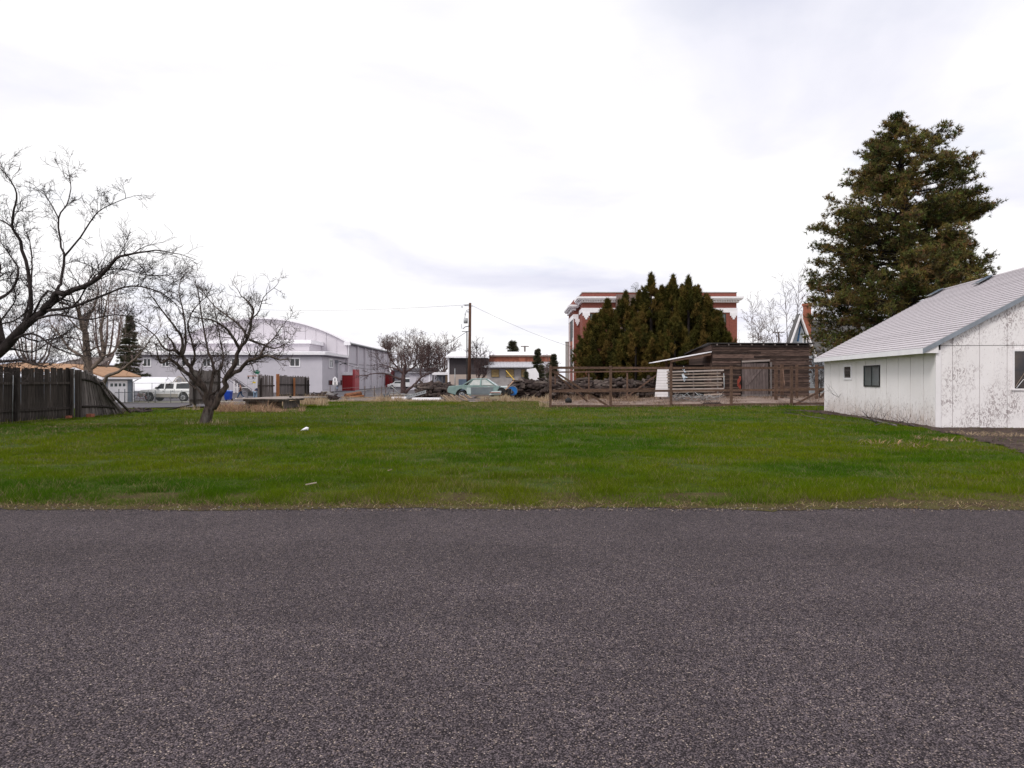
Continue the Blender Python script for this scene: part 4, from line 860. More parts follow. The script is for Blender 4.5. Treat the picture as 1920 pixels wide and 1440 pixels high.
# ================================================================== blue grey house, left
roof_or = mat('tan_orange_shingles', (.42, .25, .15), (.31, .175, .10), .9, 2.2, (1, 1, 1), .2, detail=9)
blue_wall = mat('blue_grey_siding', (.21, .24, .29), (.18, .205, .25), .8, 2, (.5, .5, 8))
hz = -.75; hd = 64.0
hs = thing('blue_house', (-44, 66, hz), 'blue grey house with orange brown roof and white garage door behind the board fence', 'house')
hw_ = dict(parent=hs, world=True)
XF = -36.4; ridx = -38.35; ze2 = wz(707.5, 63); zr2 = wz(689, 60); yb0, yb1 = 60.4, 65.5
MB().prism([(-52, yb0, hz-.2), (XF, yb0, hz-.2), (XF, yb0, ze2-.02), (ridx, yb0, zr2-.16), (ridx-2.6, yb0, ze2-.02), (-52, yb0, ze2-.02)], (0, yb1-yb0, 0)).build('wall', blue_wall, **hw_)
for k in range(11):
    z = hz + .1 + k*.2; MB().bb(XF+.002, XF+.014, yb0, yb1, z, z+.185).build('siding_board', blue_wall, **hw_)
    MB().bb(-44, XF, yb0-.014, yb0-.002, z, z+.185).build('siding_board', blue_wall, **hw_)
for sg in (1, -1):
    xe = ridx + (2.5 if sg > 0 else -2.9); MB().prism([(ridx, yb0-.6, zr2), (xe, yb0-.6, ze2), (xe, yb0-.6, ze2+.13), (ridx, yb0-.6, zr2+.13)], (0, yb1-yb0+1.1, 0)).build('gable_roof', roof_or, **hw_)
    MB().prism([(ridx, yb0-.64, zr2+.02), (xe, yb0-.64, ze2-.02), (xe, yb0-.64, ze2-.24), (ridx, yb0-.64, zr2-.2)], (0, .035, 0)).build('barge_board', bright_white, **hw_)
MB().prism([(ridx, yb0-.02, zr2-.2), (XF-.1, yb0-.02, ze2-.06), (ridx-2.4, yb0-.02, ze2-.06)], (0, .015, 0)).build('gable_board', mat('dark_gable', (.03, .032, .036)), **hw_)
MB().bb(ridx+2.3, ridx+2.52, yb0-.58, yb1+.5, ze2-.17, ze2-.01).build('gutter', bright_white, **hw_)
xl = GX(-60, 60); MB().face([(xl, 58.5, wz(696, 58.5)), (-39.8, 58.5, wz(698, 58.5)), (-40.2, 66, wz(684, 66)), (xl, 66, wz(679, 66))]).face([(xl, 66, wz(679, 66)), (-40.2, 66, wz(684, 66)), (-40.2, 73, wz(697, 66)), (xl, 73, wz(697, 66))]).build('main_roof', roof_or, **hw_)
MB().bb(xl, -39.8, 58.4, 58.55, wz(698, 58.5)-.14, wz(697, 58.5)).build('eave_fascia', bright_white, **hw_)
window(GX(171, 60.4), GX(179.5, 60.4), wz(723, 60), wz(706.5, 60), yb0-.015, hs, bright_white, glass_dark, 0, .09)
dy0, dy1 = 61.55, 64.35; dzt = wz(716, 63)
gd = MB().bb(XF+.016, XF+.04, dy0, dy1, hz, dzt).build('garage_door', bright_white, **hw_)
for k in range(4): z = hz + .03 + k*(dzt-hz-.05)/4; MB().bb(XF+.041, XF+.052, dy0+.03, dy1-.03, z, z+(dzt-hz-.05)/4-.03).build('door_panel', bright_white, gd, world=True)
for k in range(4): y = dy0+.22+k*.66; MB().bb(XF+.053, XF+.06, y, y+.42, dzt-.42, dzt-.14).build('pane', glass_grey, gd, world=True)
MB().bb(XF+.016, XF+.07, dy0-.14, dy0-.002, hz, dzt+.12).bb(XF+.016, XF+.07, dy1+.002, dy1+.14, hz, dzt+.12).bb(XF+.016, XF+.07, dy0, dy1, dzt+.002, dzt+.12).build('door_trim', white_paint, **hw_)
MB().tube([(ridx+2.45, yb1+.3, ze2-.1), (XF+.1, yb1-.1, ze2-.45), (XF+.1, yb1-.1, hz+.1), (XF+.3, yb1-.1, hz+.02)], .06, 5).build('downspout', bright_white, **hw_)
# farther dark roofed house
h2 = thing('distant_house', (GX(150, 95), 95, -.7), 'distant house with low dark brown roof between the bare trees', 'house')
zf = T(GX(150, 95), 95); MB().bb(GX(118, 95), GX(190, 95), 95, 102, zf, wz(684, 95)).build('wall', mat('brown_wall', (.2, .15, .12)), h2, world=True)
MB().prism([(GX(112, 95), 94.4, wz(684, 95)), (GX(198, 95), 94.4, wz(684, 95)), (GX(185, 95), 98.5, wz(671, 98)), (GX(128, 95), 98.5, wz(671, 98))], (0, 0, .15)).build('roof', mat('dark_brown_roof', (.13, .10, .09)), h2, world=True)
MB().bar((GX(128, 94), 94.2, wz(674, 94)), (GX(146, 94), 94.2, wz(671, 94)), .1, .25).build('fascia', bright_white, h2, world=True)
# greenhouse tunnel
gh = thing('greenhouse', (GX(300, 82), 82, T(GX(300, 82), 82)), 'white plastic covered greenhouse tunnel beside the lilac wing', 'greenhouse'); zg = T(GX(300, 82), 82)
xa, xb = GX(246, 83), GX(341, 83); ztop = wz(707, 83); hh = ztop - zg
poly = [(xa, 83 - .0 + 0, zg)]
arcp = [(0, 81 + 6*(i/12), zg + hh*(math.sin(math.pi*i/12) ** .55)) for i in range(13)]
MB().prism([(xa, y, z) for _, y, z in arcp], (xb-xa, 0, 0), True).build('cover', mat('white_plastic', (.80, .79, .82), (.72, .71, .75), .5, 1), gh, world=True)
xe0, xe1 = GX(320, 80.8), GX(356, 80.8); ax = [(xe0 + (xe1-xe0)*(i/14), 80.6, zg + (hh+.05)*(math.sin(math.pi*i/14) ** .5)) for i in range(15)]
MB().tube(ax, .05, 5).tube([(xe0+.8, 80.6, zg), (xe0+.8, 80.6, ztop-.35)], .04, 4).tube([(xe1-.8, 80.6, zg), (xe1-.8, 80.6, ztop-.35)], .04, 4).tube([(xe0+.1, 80.6, zg+1.2), (xe1-.1, 80.6, zg+1.2)], .04, 4).build('end_arch', mat('tan_hoop', (.45, .38, .30)), gh, world=True)
MB().prism([(x, 80.9, z) for x, y, z in ax], (0, .3, 0)).build('end_sheet', mat('dull_plastic', (.42, .41, .43), (.25, .24, .25), .4, 2), gh, world=True)
MB().bb(xa, xb, 80.75, 80.9, zg, zg+.9).build('base_boards', mat('grey_base', (.24, .235, .27)), gh, world=True)

# ================================================================== low building with dark wall, brick band and block lean-to
lb = thing('low_building', (GX(940, 88), 88, T(-1, 88)), 'long low building with dark end wall, brick band and boarded block front', 'building'); lw = dict(parent=lb, world=True); D = 88
z0 = T(GX(900, D), D) - .2
MB().bb(GX(842, D), GX(915, D), D, D+12, wz(702, D), wz(671, D)).build('dark_wall', mat('dark_brown_siding', (.062, .052, .056), (.05, .042, .046), .8, 2, (6, 6, .4)), **lw)
MB().bb(GX(842, D)-.003, GX(915, D), D-.06, D+12, z0, wz(702, D)-.01).build('tan_wall', mat('tan_stucco', (.46, .38, .335), (.42, .345, .30), .9, 1.5), **lw)
MB().bb(GX(841, D)-.1, GX(842.5, D), D-.1, D+.2, z0, wz(671, D)).build('corner_board', bright_white, **lw)
MB().bb(GX(915, D)+.01, GX(1046, D), D+4, D+14, z0, wz(667.5, D+4)).build('brick_wall', brick_or, **lw)
for px in (980, 1030): MB().bb(GX(px, D)-.45, GX(px, D)+.45, D+3.85, D+3.99, wz(684, D), wz(669, D+4)).build('brick_pier', brick_or, **lw)
MB().prism([(GX(836, D), D-.7, wz(671, D)), (GX(916, D), D-.7, wz(671, D)), (GX(916, D), D+8, wz(662, D+8)), (GX(842, D+4), D+8, wz(662, D+8))], (0, 0, .18)).build('roof', bright_white, **lw)
MB().prism([(GX(916, D)+.01, D+4.6, wz(667, D+4)), (GX(1034, D+4), D+4.6, wz(667, D+4)), (GX(1034, D+4), D+10, wz(661.5, D+10)), (GX(916, D)+.01, D+10, wz(661.5, D+10))], (0, 0, .15)).build('rear_roof', bright_white, **lw)
MB().bb(GX(915, D), GX(1048, D), D+3.7, D+4.3, wz(669, D+4), wz(667, D+4)+.05).build('parapet_cap', mat('grey_brown_cap', (.20, .15, .13)), **lw)
corr = mat('corrugated_metal', (.60, .60, .64), (.40, .39, .42), .5, 3, (6, .3, 1))
rfm = MB(); xa, xb = GX(905, D-1), GX(1034, D-1); n = 46
for i in range(n):
    x = xa + (xb-xa)*i/n; w2 = (xb-xa)/n*.55; rfm.prism([(x, D-1.4, wz(688.5, D-1)), (x+w2, D-1.4, wz(688.5, D-1)), (x+w2, D+3.8, wz(679, D+3.8)), (x, D+3.8, wz(679, D+3.8))], (0, 0, .07))
rfm.prism([(xa, D-1.4, wz(688.5, D-1)-.05), (xb, D-1.4, wz(688.5, D-1)-.05), (xb, D+3.8, wz(679, D+3.8)-.05), (xa, D+3.8, wz(679, D+3.8)-.05)], (0, 0, .06))
rfm.build('corrugated_roof', corr, **lw)
bw = mat('grey_block_wall', (.40, .37, .36), (.29, .26, .255), .95, 1.6, (1, 1, 1), .2, detail=8)
MB().bb(GX(913, D-.6), GX(1030, D-.6), D-.6, D+3.6, z0, wz(689.5, D)).build('block_wall', bw, **lw)
board_y = mat('yellowed_board', (.42, .30, .13), (.22, .15, .08), .9, 2, (1, 1, 5))
for a, b in ((921, 936), (948.5, 964), (977, 985), (998, 1012)):
    w_ = MB().bb(GX(a, D-.6), GX(b, D-.6), D-.68, D-.604, wz(707, D), wz(692.5, D)).build('boarded_window', dark_metal, **lw)
    for k in range(4): zz_ = wz(707, D)+.03+k*.245; MB().bb(GX(a, D-.6)+.04, GX(b, D-.6)-.04, D-.72, D-.684, zz_, zz_+.22).build('board', board_y, w_, world=True)
MB().bb(GX(860, D), GX(877, D), D-.2, D-.065, z0+.2, wz(711, D)).build('blue_door', mat('blue_grey_door', (.12, .16, .22)), **lw)
MB().tube([(GX(853, D-1), D-1, z0), (GX(853, D-1), D-1, wz(691, D))], .06, 5).build('standpipe', galv, **lw)
cp = thing('carport', (GX(825, 100), 100, T(-10, 100)), 'open grey carport with white roof left of the dark walled building', 'carport'); zc = T(GX(825, 100), 100)
MB().bb(GX(812, 100), GX(842, 100), 99, 105, wz(703, 100), wz(698, 100)).build('roof', bright_white, cp, world=True)
for px in (813, 821, 830, 839): MB().bb(GX(px, 100)-.08, GX(px, 100)+.08, 99.2, 99.4, zc, wz(703, 100)).build('post', mat('carport_post', (.12, .12, .13)), cp, world=True)
MB().bb(GX(812, 100), GX(836, 100), 104.5, 104.8, zc, wz(703, 100)).build('back_wall', mat('blue_grey_back', (.24, .25, .30)), cp, world=True)
MB().bb(GX(836, 100)+.02, GX(841, 100), 99.1, 104, zc, wz(703, 100)).build('side_wall', mat('brown_side', (.16, .11, .07)), cp, world=True)
pb = thing('low_lilac_shed', (GX(785, 110), 110, T(-15, 110)), 'long low lilac shed behind the spreading crab apple tree', 'shed'); zc = T(GX(785, 110), 110)
MB().bb(GX(768, 110), GX(810, 110), 110, 114, zc-.1, wz(700, 110)).build('wall', lilac, pb, world=True); MB().bb(GX(762, 110), GX(811, 110), 109.6, 114.4, wz(700, 110)+.01, wz(697, 110)).build('roof', mat('grey_roof', (.32, .31, .34)), pb, world=True)
MB().bb(GX(804, 110), GX(806, 110), 109.9, 109.99, zc, wz(700, 110)).build('corner_board', bright_white, pb, world=True)
bl = thing('grey_flat_building', (GX(775, 145), 145, 0), 'distant dark grey flat roofed building seen through the crab apple crown', 'building')
MB().bb(GX(740, 145), GX(812, 145), 145, 155, -.2, wz(696, 145)).build('wall', mat('grey_far_wall', (.34, .33, .37)), bl, world=True); MB().bb(GX(738, 145), GX(814, 145), 144.6, 155, wz(696, 145)+.01, wz(690, 145)).build('roof', mat('dark_far_roof', (.15, .14, .155)), bl, world=True)
wp = thing('white_panel', GP(995, 54), 'tall white sheet propped behind the small spruce near the logs', 'panel')
MB().prism([PW(986, 722, 54), PW(1012, 724, 54), PW(1010, 700, 54), PW(1004, 690, 54), PW(988, 692, 54)], (0, .06, 0)).build('sheet', bright_white, wp, world=True); MB().bar(PW(990, 693, 54.2), PW(990, 735, 55), .08).build('prop', grey_wood, wp, world=True)

# ================================================================== red brick school
sc_ = thing('brick_school', (GX(1240, 120), 120, 0), 'three storey red brick building with white cornice behind the evergreen thicket', 'building'); sw = dict(parent=sc_, world=True)
D = 116; x0, x1 = GX(1092, D), GX(1381, D); cz = lambda py: wz(py, D)
MB().bb(x0, x1, D, D+24, -.3, cz(549)).build('brick_wall', brick, **sw)
MB().bb(x0-.1, x1+.1, D-.1, D+24.1, cz(549)+.005, cz(547.5)+.005).build('parapet_cap', concrete, **sw)
D2 = 121; xw0 = GX(1076, D2); MB().bb(xw0, x0-.01, D2, D2+11, -.3, wz(562, D2)).build('brick_wall', brick, **sw)
def cornice(xa, xb, y, za, side=True, ye=None):
    "stepped projecting cornice: returns along the left side too"
    ye = ye or y + 20; c = MB()
    for k, (o, h0, h1) in enumerate(((.95, .62, .95), (.75, .40, .61), (.35, .0, .39))):
        c.bb(xa-o, xb+o, y-o, ye, za+h0, za+h1)
    return c
cc = cornice(x0, x1, D, cz(567.5)).build('cornice', bright_white, **sw)
c2_ = cornice(xw0, x0-1.0, D2, wz(580, D2)-.2, ye=D2+10.5).build('cornice', bright_white, **sw)
dn = MB(); x = x0 - .2
while x < x1: dn.bb(x, x+.22, D-.62, D-.36, cz(567.5)+.12, cz(567.5)+.38); x += .42
dn.build('dentils', white_paint, **sw, kind='stuff')
MB().bb(x0-.12, x1+.12, D-.12, D+20, cz(586), cz(577.5)).build('frieze_band', bright_white, **sw)
MB().bb(xw0-.12, x0-.2, D2-.12, D2+10.5, wz(598, D2), wz(589.5, D2)).build('frieze_band', bright_white, **sw)
def capital(xc, y, zt, w0, par):
    MB().bb(xc-w0, xc+w0, y-.2, y-.125, zt-.55, zt).bb(xc-w0*.6, xc+w0*.6, y-.2, y-.125, zt-.85, zt-.56).bb(xc-w0*.28, xc+w0*.28, y-.2, y-.125, zt-1.15, zt-.86).build('pilaster_capital', bright_white, **sw)
for px in (1099, 1375): capital(GX(px, D), D, cz(586)-.01, .62, sc_); MB().bb(GX(px, D)-.62, GX(px, D)+.62, D-.11, D-.005, -.3, cz(586)-.02).build('pilaster', brick, **sw)
capital(GX(1082.5, D2), D2, wz(598, D2)-.01, .42, sc_)
for fl, (ya, yb) in enumerate(((605, 588), (650, 630), (690, 672))):
    for px in (1106, 1150, 1200, 1250, 1300, 1350): window(GX(px, D), GX(px+11, D), cz(ya+4), cz(yb), D, sc_, mat('dark_green_frame', (.04, .05, .045)), glass_grey, 0, .12, 1)
for (ya, yb) in ((640, 592), (690, 648)): winx(D2+1.2, D2+6.6, wz(ya, D2+4), wz(yb, D2+4)-.6, xw0, sc_, black, mat('dark_screen', (.03, .03, .032), None, .5), 2, .12, -.06)
for y in (D2-.02, D2+7.6): MB().bb(xw0-.14, xw0-.02, y+.02, y+.4, -.2, wz(598, D2)).build('white_pilaster', white_paint, **sw)
MB().tube([(xw0-.16, D2+.1, 0), (xw0-.16, D2+.1, 9)], .06, 5).build('downspout', white_paint, **sw)
MB().bb(xw0-.06, xw0-.003, D2+1, D2+7, wz(648, D2+4), wz(640, D2+4)).build('spandrel', brick_or, **sw)
ped = [(GX(1225, D), D-.3, cz(549)), (GX(1243, D), D-.3, cz(538)), (GX(1262, D), D-.3, cz(549))]
MB().prism(ped, (0, 3, 0)).build('pediment', brick, **sw)
MB().bb(GX(1154, D), GX(1204, D), D-1.6, D-.01, 9, cz(554)).build('stair_tower', mat('grey_brick_tower', (.22, .16, .15), (.17, .12, .11), .9, 2), **sw)
dz_ = PW(1190, 541, 119); ds = thing('satellite_dish', (dz_.x, 119, cz(549)+.02), 'mesh satellite dish on the roof of the red brick building', 'satellite dish')
R_ = 1.05; dm = MB(); ctr = Vector((dz_.x, 119, cz(549)+1.25)); nrm = Vector((-.85, -.45, .3)).normalized(); uu = nrm.cross(Vector((0, 0, 1))).normalized(); vv = uu.cross(nrm)
for k in range(12): a = k*math.pi/6; dm.tube([ctr - nrm*.28 + (uu*math.cos(a)+vv*math.sin(a))*R_*t_ + nrm*.28*t_*t_ for t_ in (0, .5, 1)], .025, 4)
for t_ in (.5, .75, 1): dm.tube([ctr - nrm*.28 + (uu*math.cos(a*math.pi/10)+vv*math.sin(a*math.pi/10))*R_*t_ + nrm*.28*t_*t_ for a in range(21)], .025, 4)
dm.build('dish', galv, ds, world=True); MB().tube([ctr - nrm*.2, ctr + nrm*.9], .03, 4).tube([ctr - nrm*.25, Vector((dz_.x+.25, 119.2, cz(549)))], .07, 5).build('mount', dark_metal, ds, world=True)
ch = thing('concrete_chimney', (GX(1066, 150), 150, 0), 'plain grey square chimney left of the red brick building', 'chimney')
MB().bb(GX(1061, 150), GX(1071, 150), 150, 151.5, 0, wz(642, 150)).build('stack', concrete, ch, world=True); MB().bb(GX(1060.5, 150), GX(1071.5, 150), 149.9, 151.6, wz(642, 150)+.01, wz(640.5, 150)).build('cap', concrete, ch, world=True)

# ================================================================== gabled house with chimney
gh2 = thing('gabled_house', (GX(1515, 78), 78, 0), 'steep gabled grey house with brick chimney behind the plank shed', 'house'); g2 = dict(parent=gh2, world=True); D = 78; zq = lambda py: wz(py, D)
apx, apz = GX(1498, D), zq(594); xl_, xr_ = GX(1477, D), GX(1530, D)
grey_sid = mat('grey_blue_siding', (.40, .44, .50), (.34, .37, .42), .8, 2, (.5, .5, 7))
MB().prism([(apx, D, apz-.3), (GX(1480, D), D, zq(655)), (GX(1480, D), D, -.1), (GX(1523, D), D, -.1), (GX(1523, D), D, zq(665))], (0, .7, 0)).build('wall', grey_sid, **g2)
for a, b in (((apx, zq(592)), (GX(1478, D), zq(650))), ((apx, zq(592)), (GX(1527, D), zq(670)))):
    MB().bar((a[0], D-.35, a[1]), (b[0], D-.35, b[1]), .14, .42, up=(0, -1, 0)).build('barge_board', bright_white, **g2)
for xe, pe in ((GX(1527, D)+.2, 670), (GX(1478, D)-.15, 652)): MB().prism([(apx, D-.3, apz+.12), (xe, D-.3, zq(pe)), (xe, D-.3, zq(pe)+.2), (apx, D-.3, apz+.34)], (0, .95, 0)).build('gable_roof', mat('dark_grey_roof', (.13, .125, .125), (.09, .085, .085)), **g2)
xm = GX(1497, 81); MB().bb(xm+.3, xm+14, 79.2, 86, -.1, zq(668)).build('main_wall', grey_sid, **g2)
MB().prism([(xm, 78.8, zq(668)), (xm+15, 78.8, zq(668)), (xm+15, 82.6, wz(602, 82)), (xm, 82.6, wz(602, 82))], (0, 0, .2)).build('main_roof', MATS['dark_grey_roof'], **g2)
window(GX(1507, D)-.15, GX(1511, D)+.1, zq(645), zq(628), D-.02, gh2, bright_white, glass_grey, 0, .12)
MB().prism([(GX(1494, D), D-.05, zq(640)), (GX(1497, D), D-.05, zq(640)), (GX(1501.5, D), D-.05, zq(612)), (GX(1499.5, D), D-.05, zq(612))], (0, .04, 0)).build('blue_trim', mat('blue_trim', (.04, .12, .26)), **g2)
chm = MB().bb(GX(1511, 80), GX(1521, 80), 80, 80.8, zq(640), wz(573, 80)).bb(GX(1509.5, 80), GX(1522.5, 80), 79.9, 80.9, wz(573, 80)+.01, wz(568, 80)).bb(GX(1510.5, 80), GX(1521.5, 80), 79.95, 80.85, wz(590, 80), wz(587, 80)).build('chimney', brick_or, **g2)
MB().bb(GX(1520, 60), GX(1549, 60), 60, 64, .1, wz(697, 60)).build('side_annex', mat('grey_corr', (.36, .38, .42), (.22, .23, .25), .7, 2, (.4, .4, 9)), **g2)

# ================================================================== board fences along the left boundary (running away from the camera at x about -17)
BOARD = [MB().bb(-.012, .012, -.068, .068, 0, h).build('tmp', fence_wood) for h in (1.93, 1.96, 1.99)]
BOARDG = [MB().bb(-.012, .012, -.068, .068, 0, h).build('tmp', grey_wood) for h in (1.86, 1.9, 1.95)]
def put_board(src, parent, loc, R=None, name='board'):
    o = link(bpy.data.objects.new(name, src.data)); o.parent = parent
    M = Matrix.Translation(Vector(loc)) @ (R.to_4x4() if R else Matrix.Identity(4)); o.matrix_local = MX[parent].inverted() @ M; return o
def board_run(t, A, B, src, seed, rail_m, post_px=(), rails=(.42, 1.42), postm=None, step=.145, hs=1.0, dz=.04, skew=.012):
    rg = random.Random(seed); A = Vector(A); B = Vector(B); d = B - A; ln = d.length; d.normalize(); rz = math.atan2(d.y, d.x) - math.pi/2
    n = int(ln / step); nx = Vector((d.y, -d.x, 0))
    for i in range(n):
        p = A + d * (i + .5) * step; z = T(p.x, p.y) + dz + rg.uniform(-.015, .015)
        R = Matrix.Rotation(rz + rg.uniform(-.03, .03), 3, 'Z') @ Matrix.Rotation(rg.gauss(0, skew), 3, 'X') @ Matrix.Diagonal((1, 1, hs))
        put_board(rg.choice(src), t, (p.x + rg.uniform(-.006, .006), p.y, z), R)
    for h in rails:
        a = A + nx*.045; b = B + nx*.045; MB().bar((a.x, a.y, T(a.x, a.y)+h), (b.x, b.y, T(b.x, b.y)+h), .04, .09).build('rail', rail_m, t, world=True)
    for px, hgt in post_px:
        k = (px - 960) / F; s = (A.x - k * A.y) / (k * d.y - d.x); p = A + d * s + nx * .10; z = T(p.x, p.y)
        MB().bb(p.x-.05, p.x+.05, p.y-.05, p.y+.05, z-.1, z+hgt).build('post', postm or rail_m, t, world=True)
fl = thing('board_fence', (-18.0, 26, 0), 'dark weathered upright board fence at the left edge of the lawn', 'fence')
board_run(fl, (-19.9, 15.5, 0), (-17.72, 27.5, 0), BOARD, 3, fence_wood, [(-160, 2), (28, 1.98), (131, 2.0), (140, 1.95)])
for px, d in ((10, 24.6), (126, 27.2)):
    x = GX(px, d) ; o = MB().cyl((x+.25, d, -.05), (x+.27, d+.02, 2.05 if px > 50 else 1.75), .010, 6).build('metal_stake', galv); tag(o, 'thin pale metal stake leaning on the board fence ' + ('at its far end' if px > 50 else 'near the picture edge'), 'stake', 'metal stakes at the board fence')
for px, L_ in ((30, .25), (60, .42), (96, .4)):
    pass
# collapsed section
fc = thing('collapsed_fence', (-17.6, 29, 0), 'collapsed grey board fence section fanned over toward the lawn', 'fence')
nb = 23; tops = []; bots = []
for i in range(nb):
    u = i / (nb-1); d = 27.9 + 2.9*u; x = -17.62 + .1*u; z = T(x, d); ph = math.radians(3 + 60 * u ** 1.25); Lb = 1.93
    lean = Vector((.17*math.sin(ph), -.985*math.sin(ph), math.cos(ph))); b0 = Vector((x, d, z+.03)); t0 = b0 + lean*Lb
    side = Vector((0, 1, 0)).cross(Vector((1, 0, 0))); nrm = Vector((1, 0, 0)); yy = lean.cross(nrm).normalized(); nrm = yy.cross(lean).normalized()
    R = Matrix((nrm, -yy if yy.y < 0 else yy, lean)).transposed()
    if R.determinant() < 0: R = Matrix((-nrm, -yy if yy.y < 0 else yy, lean)).transposed()
    put_board(random.choice(BOARDG), fc, b0 + Vector((random.uniform(-.02, .02), 0, 0)), R); tops.append(t0); bots.append((b0, lean))
off = Vector((.05, 0, 0))
for f, i0, i1 in ((.22, 0, nb-3), (.80, 0, nb-4)):
    MB().tube([bots[i][0] + bots[i][1]*1.93*f + off for i in range(i0, i1+1, 3)], .042, 4).build('rail', fence_wood, fc, world=True)
MB().bar(bots[-9][0]+bots[-9][1]*1.7+off*1.6, bots[-1][0]+Vector((.1, .35, .02)), .09, .06).build('post', fence_wood, fc, world=True)
MB().bar(bots[-8][0]+bots[-8][1]*1.9+off*1.9, bots[-3][0]+bots[-3][1]*1.1+off*1.9, .12, .05).build('rail', grey_wood, fc, world=True)
for d in (27.62, 27.78): MB().bb(-17.66, -17.54, d-.05, d+.05, -.1, 1.98).build('post', fence_wood, fc, world=True)
bk = MB().bb(-17.5, -17.3, 28.05, 28.30, T(-17.4, 28)+0, .17).build('loose_brick', brick_or); tag(bk, 'orange red brick lying under the collapsed fence', 'brick')
bk = MB().bb(-17.66, -17.52, 27.0, 27.2, T(-17.4, 27)+.02, .15).build('loose_brick', brick_or); tag(bk, 'dull reddish brick wedged under the upright board fence', 'brick')
# fallen rail and debris
dr = thing('fallen_fence_rail', GP(300, 37.5), 'long thin dark rail sagging between fence gap and the standing board panel', 'rail')
MB().tube([PW(228, 772, 32.5), PW(262, 775, 33.5), PW(300, 771, 34.5), PW(330, 765, 35.2), PW(360, 759, 36)], .035, 5).build('rail', fence_wood, dr, world=True)
def heap(name, label, cat, px0, px1, d0, d1, top, n, L_, R_, ms, seed, flat=.5, kind='stuff', box=False, prof=None):
    """pile of logs or timber between two photo columns; top(px) gives its upper edge row"""
    rg = random.Random(seed); mbs = [MB() for _ in ms]
    for i in range(n):
        px = rg.uniform(px0, px1); d = rg.uniform(d0, d1); x = GX(px, d); z0 = T(x, d); ht = max(wz(top(px), (d0+d1)/2) - z0, .08)
        z = z0 + ht * rg.random() ** .8 * (1 - .5*abs((d-d0)/(d1-d0)-.5)); a = rg.uniform(-.6, .6) + (math.pi/2 if rg.random() < .3 else 0); e = rg.gauss(0, .22) * (1-flat)*2
        L1 = rg.uniform(.5, 1.2) * L_; dv = Vector((math.cos(a)*math.cos(e), math.sin(a)*math.cos(e), math.sin(e))) * L1/2; c = Vector((x, d, z)); r = rg.uniform(.5, 1.3)*R_
        mb = rg.choice(mbs)
        if box and rg.random() < box: mb.bar(c-dv, c+dv, r*2.2, r*.6)
        else: mb.tube([c-dv, c+Vector((0, 0, rg.gauss(0, r*.3))), c+dv], [r, r*.95, r*.8], 6)
    t = thing(name, GP((px0+px1)/2, (d0+d1)/2), label, cat)
    for mb, m in zip(mbs, ms):
        if mb.v: mb.build('logs', m, t, world=True, kind='stuff')
    return t
log_blk = mat('charred_log', (.022, .015, .015), (.06, .043, .038), .95, 4, bump=.5); log_br = mat('brown_log', (.085, .06, .052), (.04, .028, .026), .95, 4, bump=.5); log_gr = mat('grey_log', (.16, .125, .11), (.05, .04, .036), .95, 4, bump=.5)
heap('fallen_brush', 'dark heap of fallen fence wood and earth beyond the collapsed panel', 'debris pile', 226, 282, 32.2, 34, lambda p: 768 + abs(p-248)*.12, 120, .6, .035, [log_blk, log_br, fence_wood], 2, box=.5)
# standing panels farther back
fp = thing('board_fence', (-16.4, 36.5, 0), 'tall dark board panel standing behind the old apple tree', 'fence'); 
board_run(fp, (-16.45, 34.8, 0), (-16.4, 38.4, 0), BOARDG, 5, fence_wood, [(362, 2.0), (408, 2.0)], (.5, 1.42), dz=.28, hs=.95)
fq = thing('board_fence', (-16.5, 46, 0), 'short grey board panel leaning left beside the green street sign', 'fence')
board_run(fq, (-16.5, 44.3, 0), (-16.5, 47.3, 0), BOARDG, 6, fence_wood, [(487, 1.7)], (1.2,), hs=.97, skew=.022)
fr = thing('board_fence', (-16.4, 51, 0), 'longer grey board panel with rusty orange posts beyond the plank platform', 'fence')
board_run(fr, (-16.5, 47.8, 0), (-16.4, 55.2, 0), BOARDG, 8, fence_wood, [(571, 1.9), (576, 1.7)], (.55, 1.3), hs=1.0)
for px, hh_, w_ in ((519, 2.0, .16), (550, 1.8, .09)):
    d = 16.35*F/(960-px); x = -16.28; z = T(x, d); MB().bb(x-.03, x+.03, d-w_*1.6, d+w_*1.6, z, z+hh_).build('stained_post', rust_or, fr, world=True)
for o in BOARD + BOARDG: bpy.data.objects.remove(o)
# plank platform with dry weeds
pf = thing('plank_platform', GP(505, 36), 'low grey plank platform on blocks among dry weeds', 'platform'); zp_ = wz(745.5, 36)
A0 = Vector((GX(458, 35), 35.0, 0)); 
for i in range(11):
    y = 34.2 + i*.33; xa_ = GX(462, 35) + .10*i; MB().box((xa_+1.15, y, zp_ + random.uniform(-.01, .01)), (2.55, .30, .045), rz=-.06 + random.uniform(-.01, .01)).build('plank', greyh_wood, pf, world=True)
for y in (34.4, 36.8): MB().bb(GX(465, 35), GX(545, 35)+.1, y-.06, y+.06, zp_-.15, zp_-.03).build('joist', grey_wood, pf, world=True)
for x in (GX(470, 35), GX(505, 35), GX(540, 35)):
    MB().bb(x-.08, x+.08, 34.5, 36.7, T(x, 35)-.1, zp_-.155).build('block', grey_wood, pf, world=True)
o = MB().cyl((GX(541, 34.6), 34.9, zp_+.03), (GX(541, 34.6), 34.9, zp_+.12), .06, 8).build('dark_knob', black); tag(o, 'small dark round pot on the right end of the plank platform', 'pot')
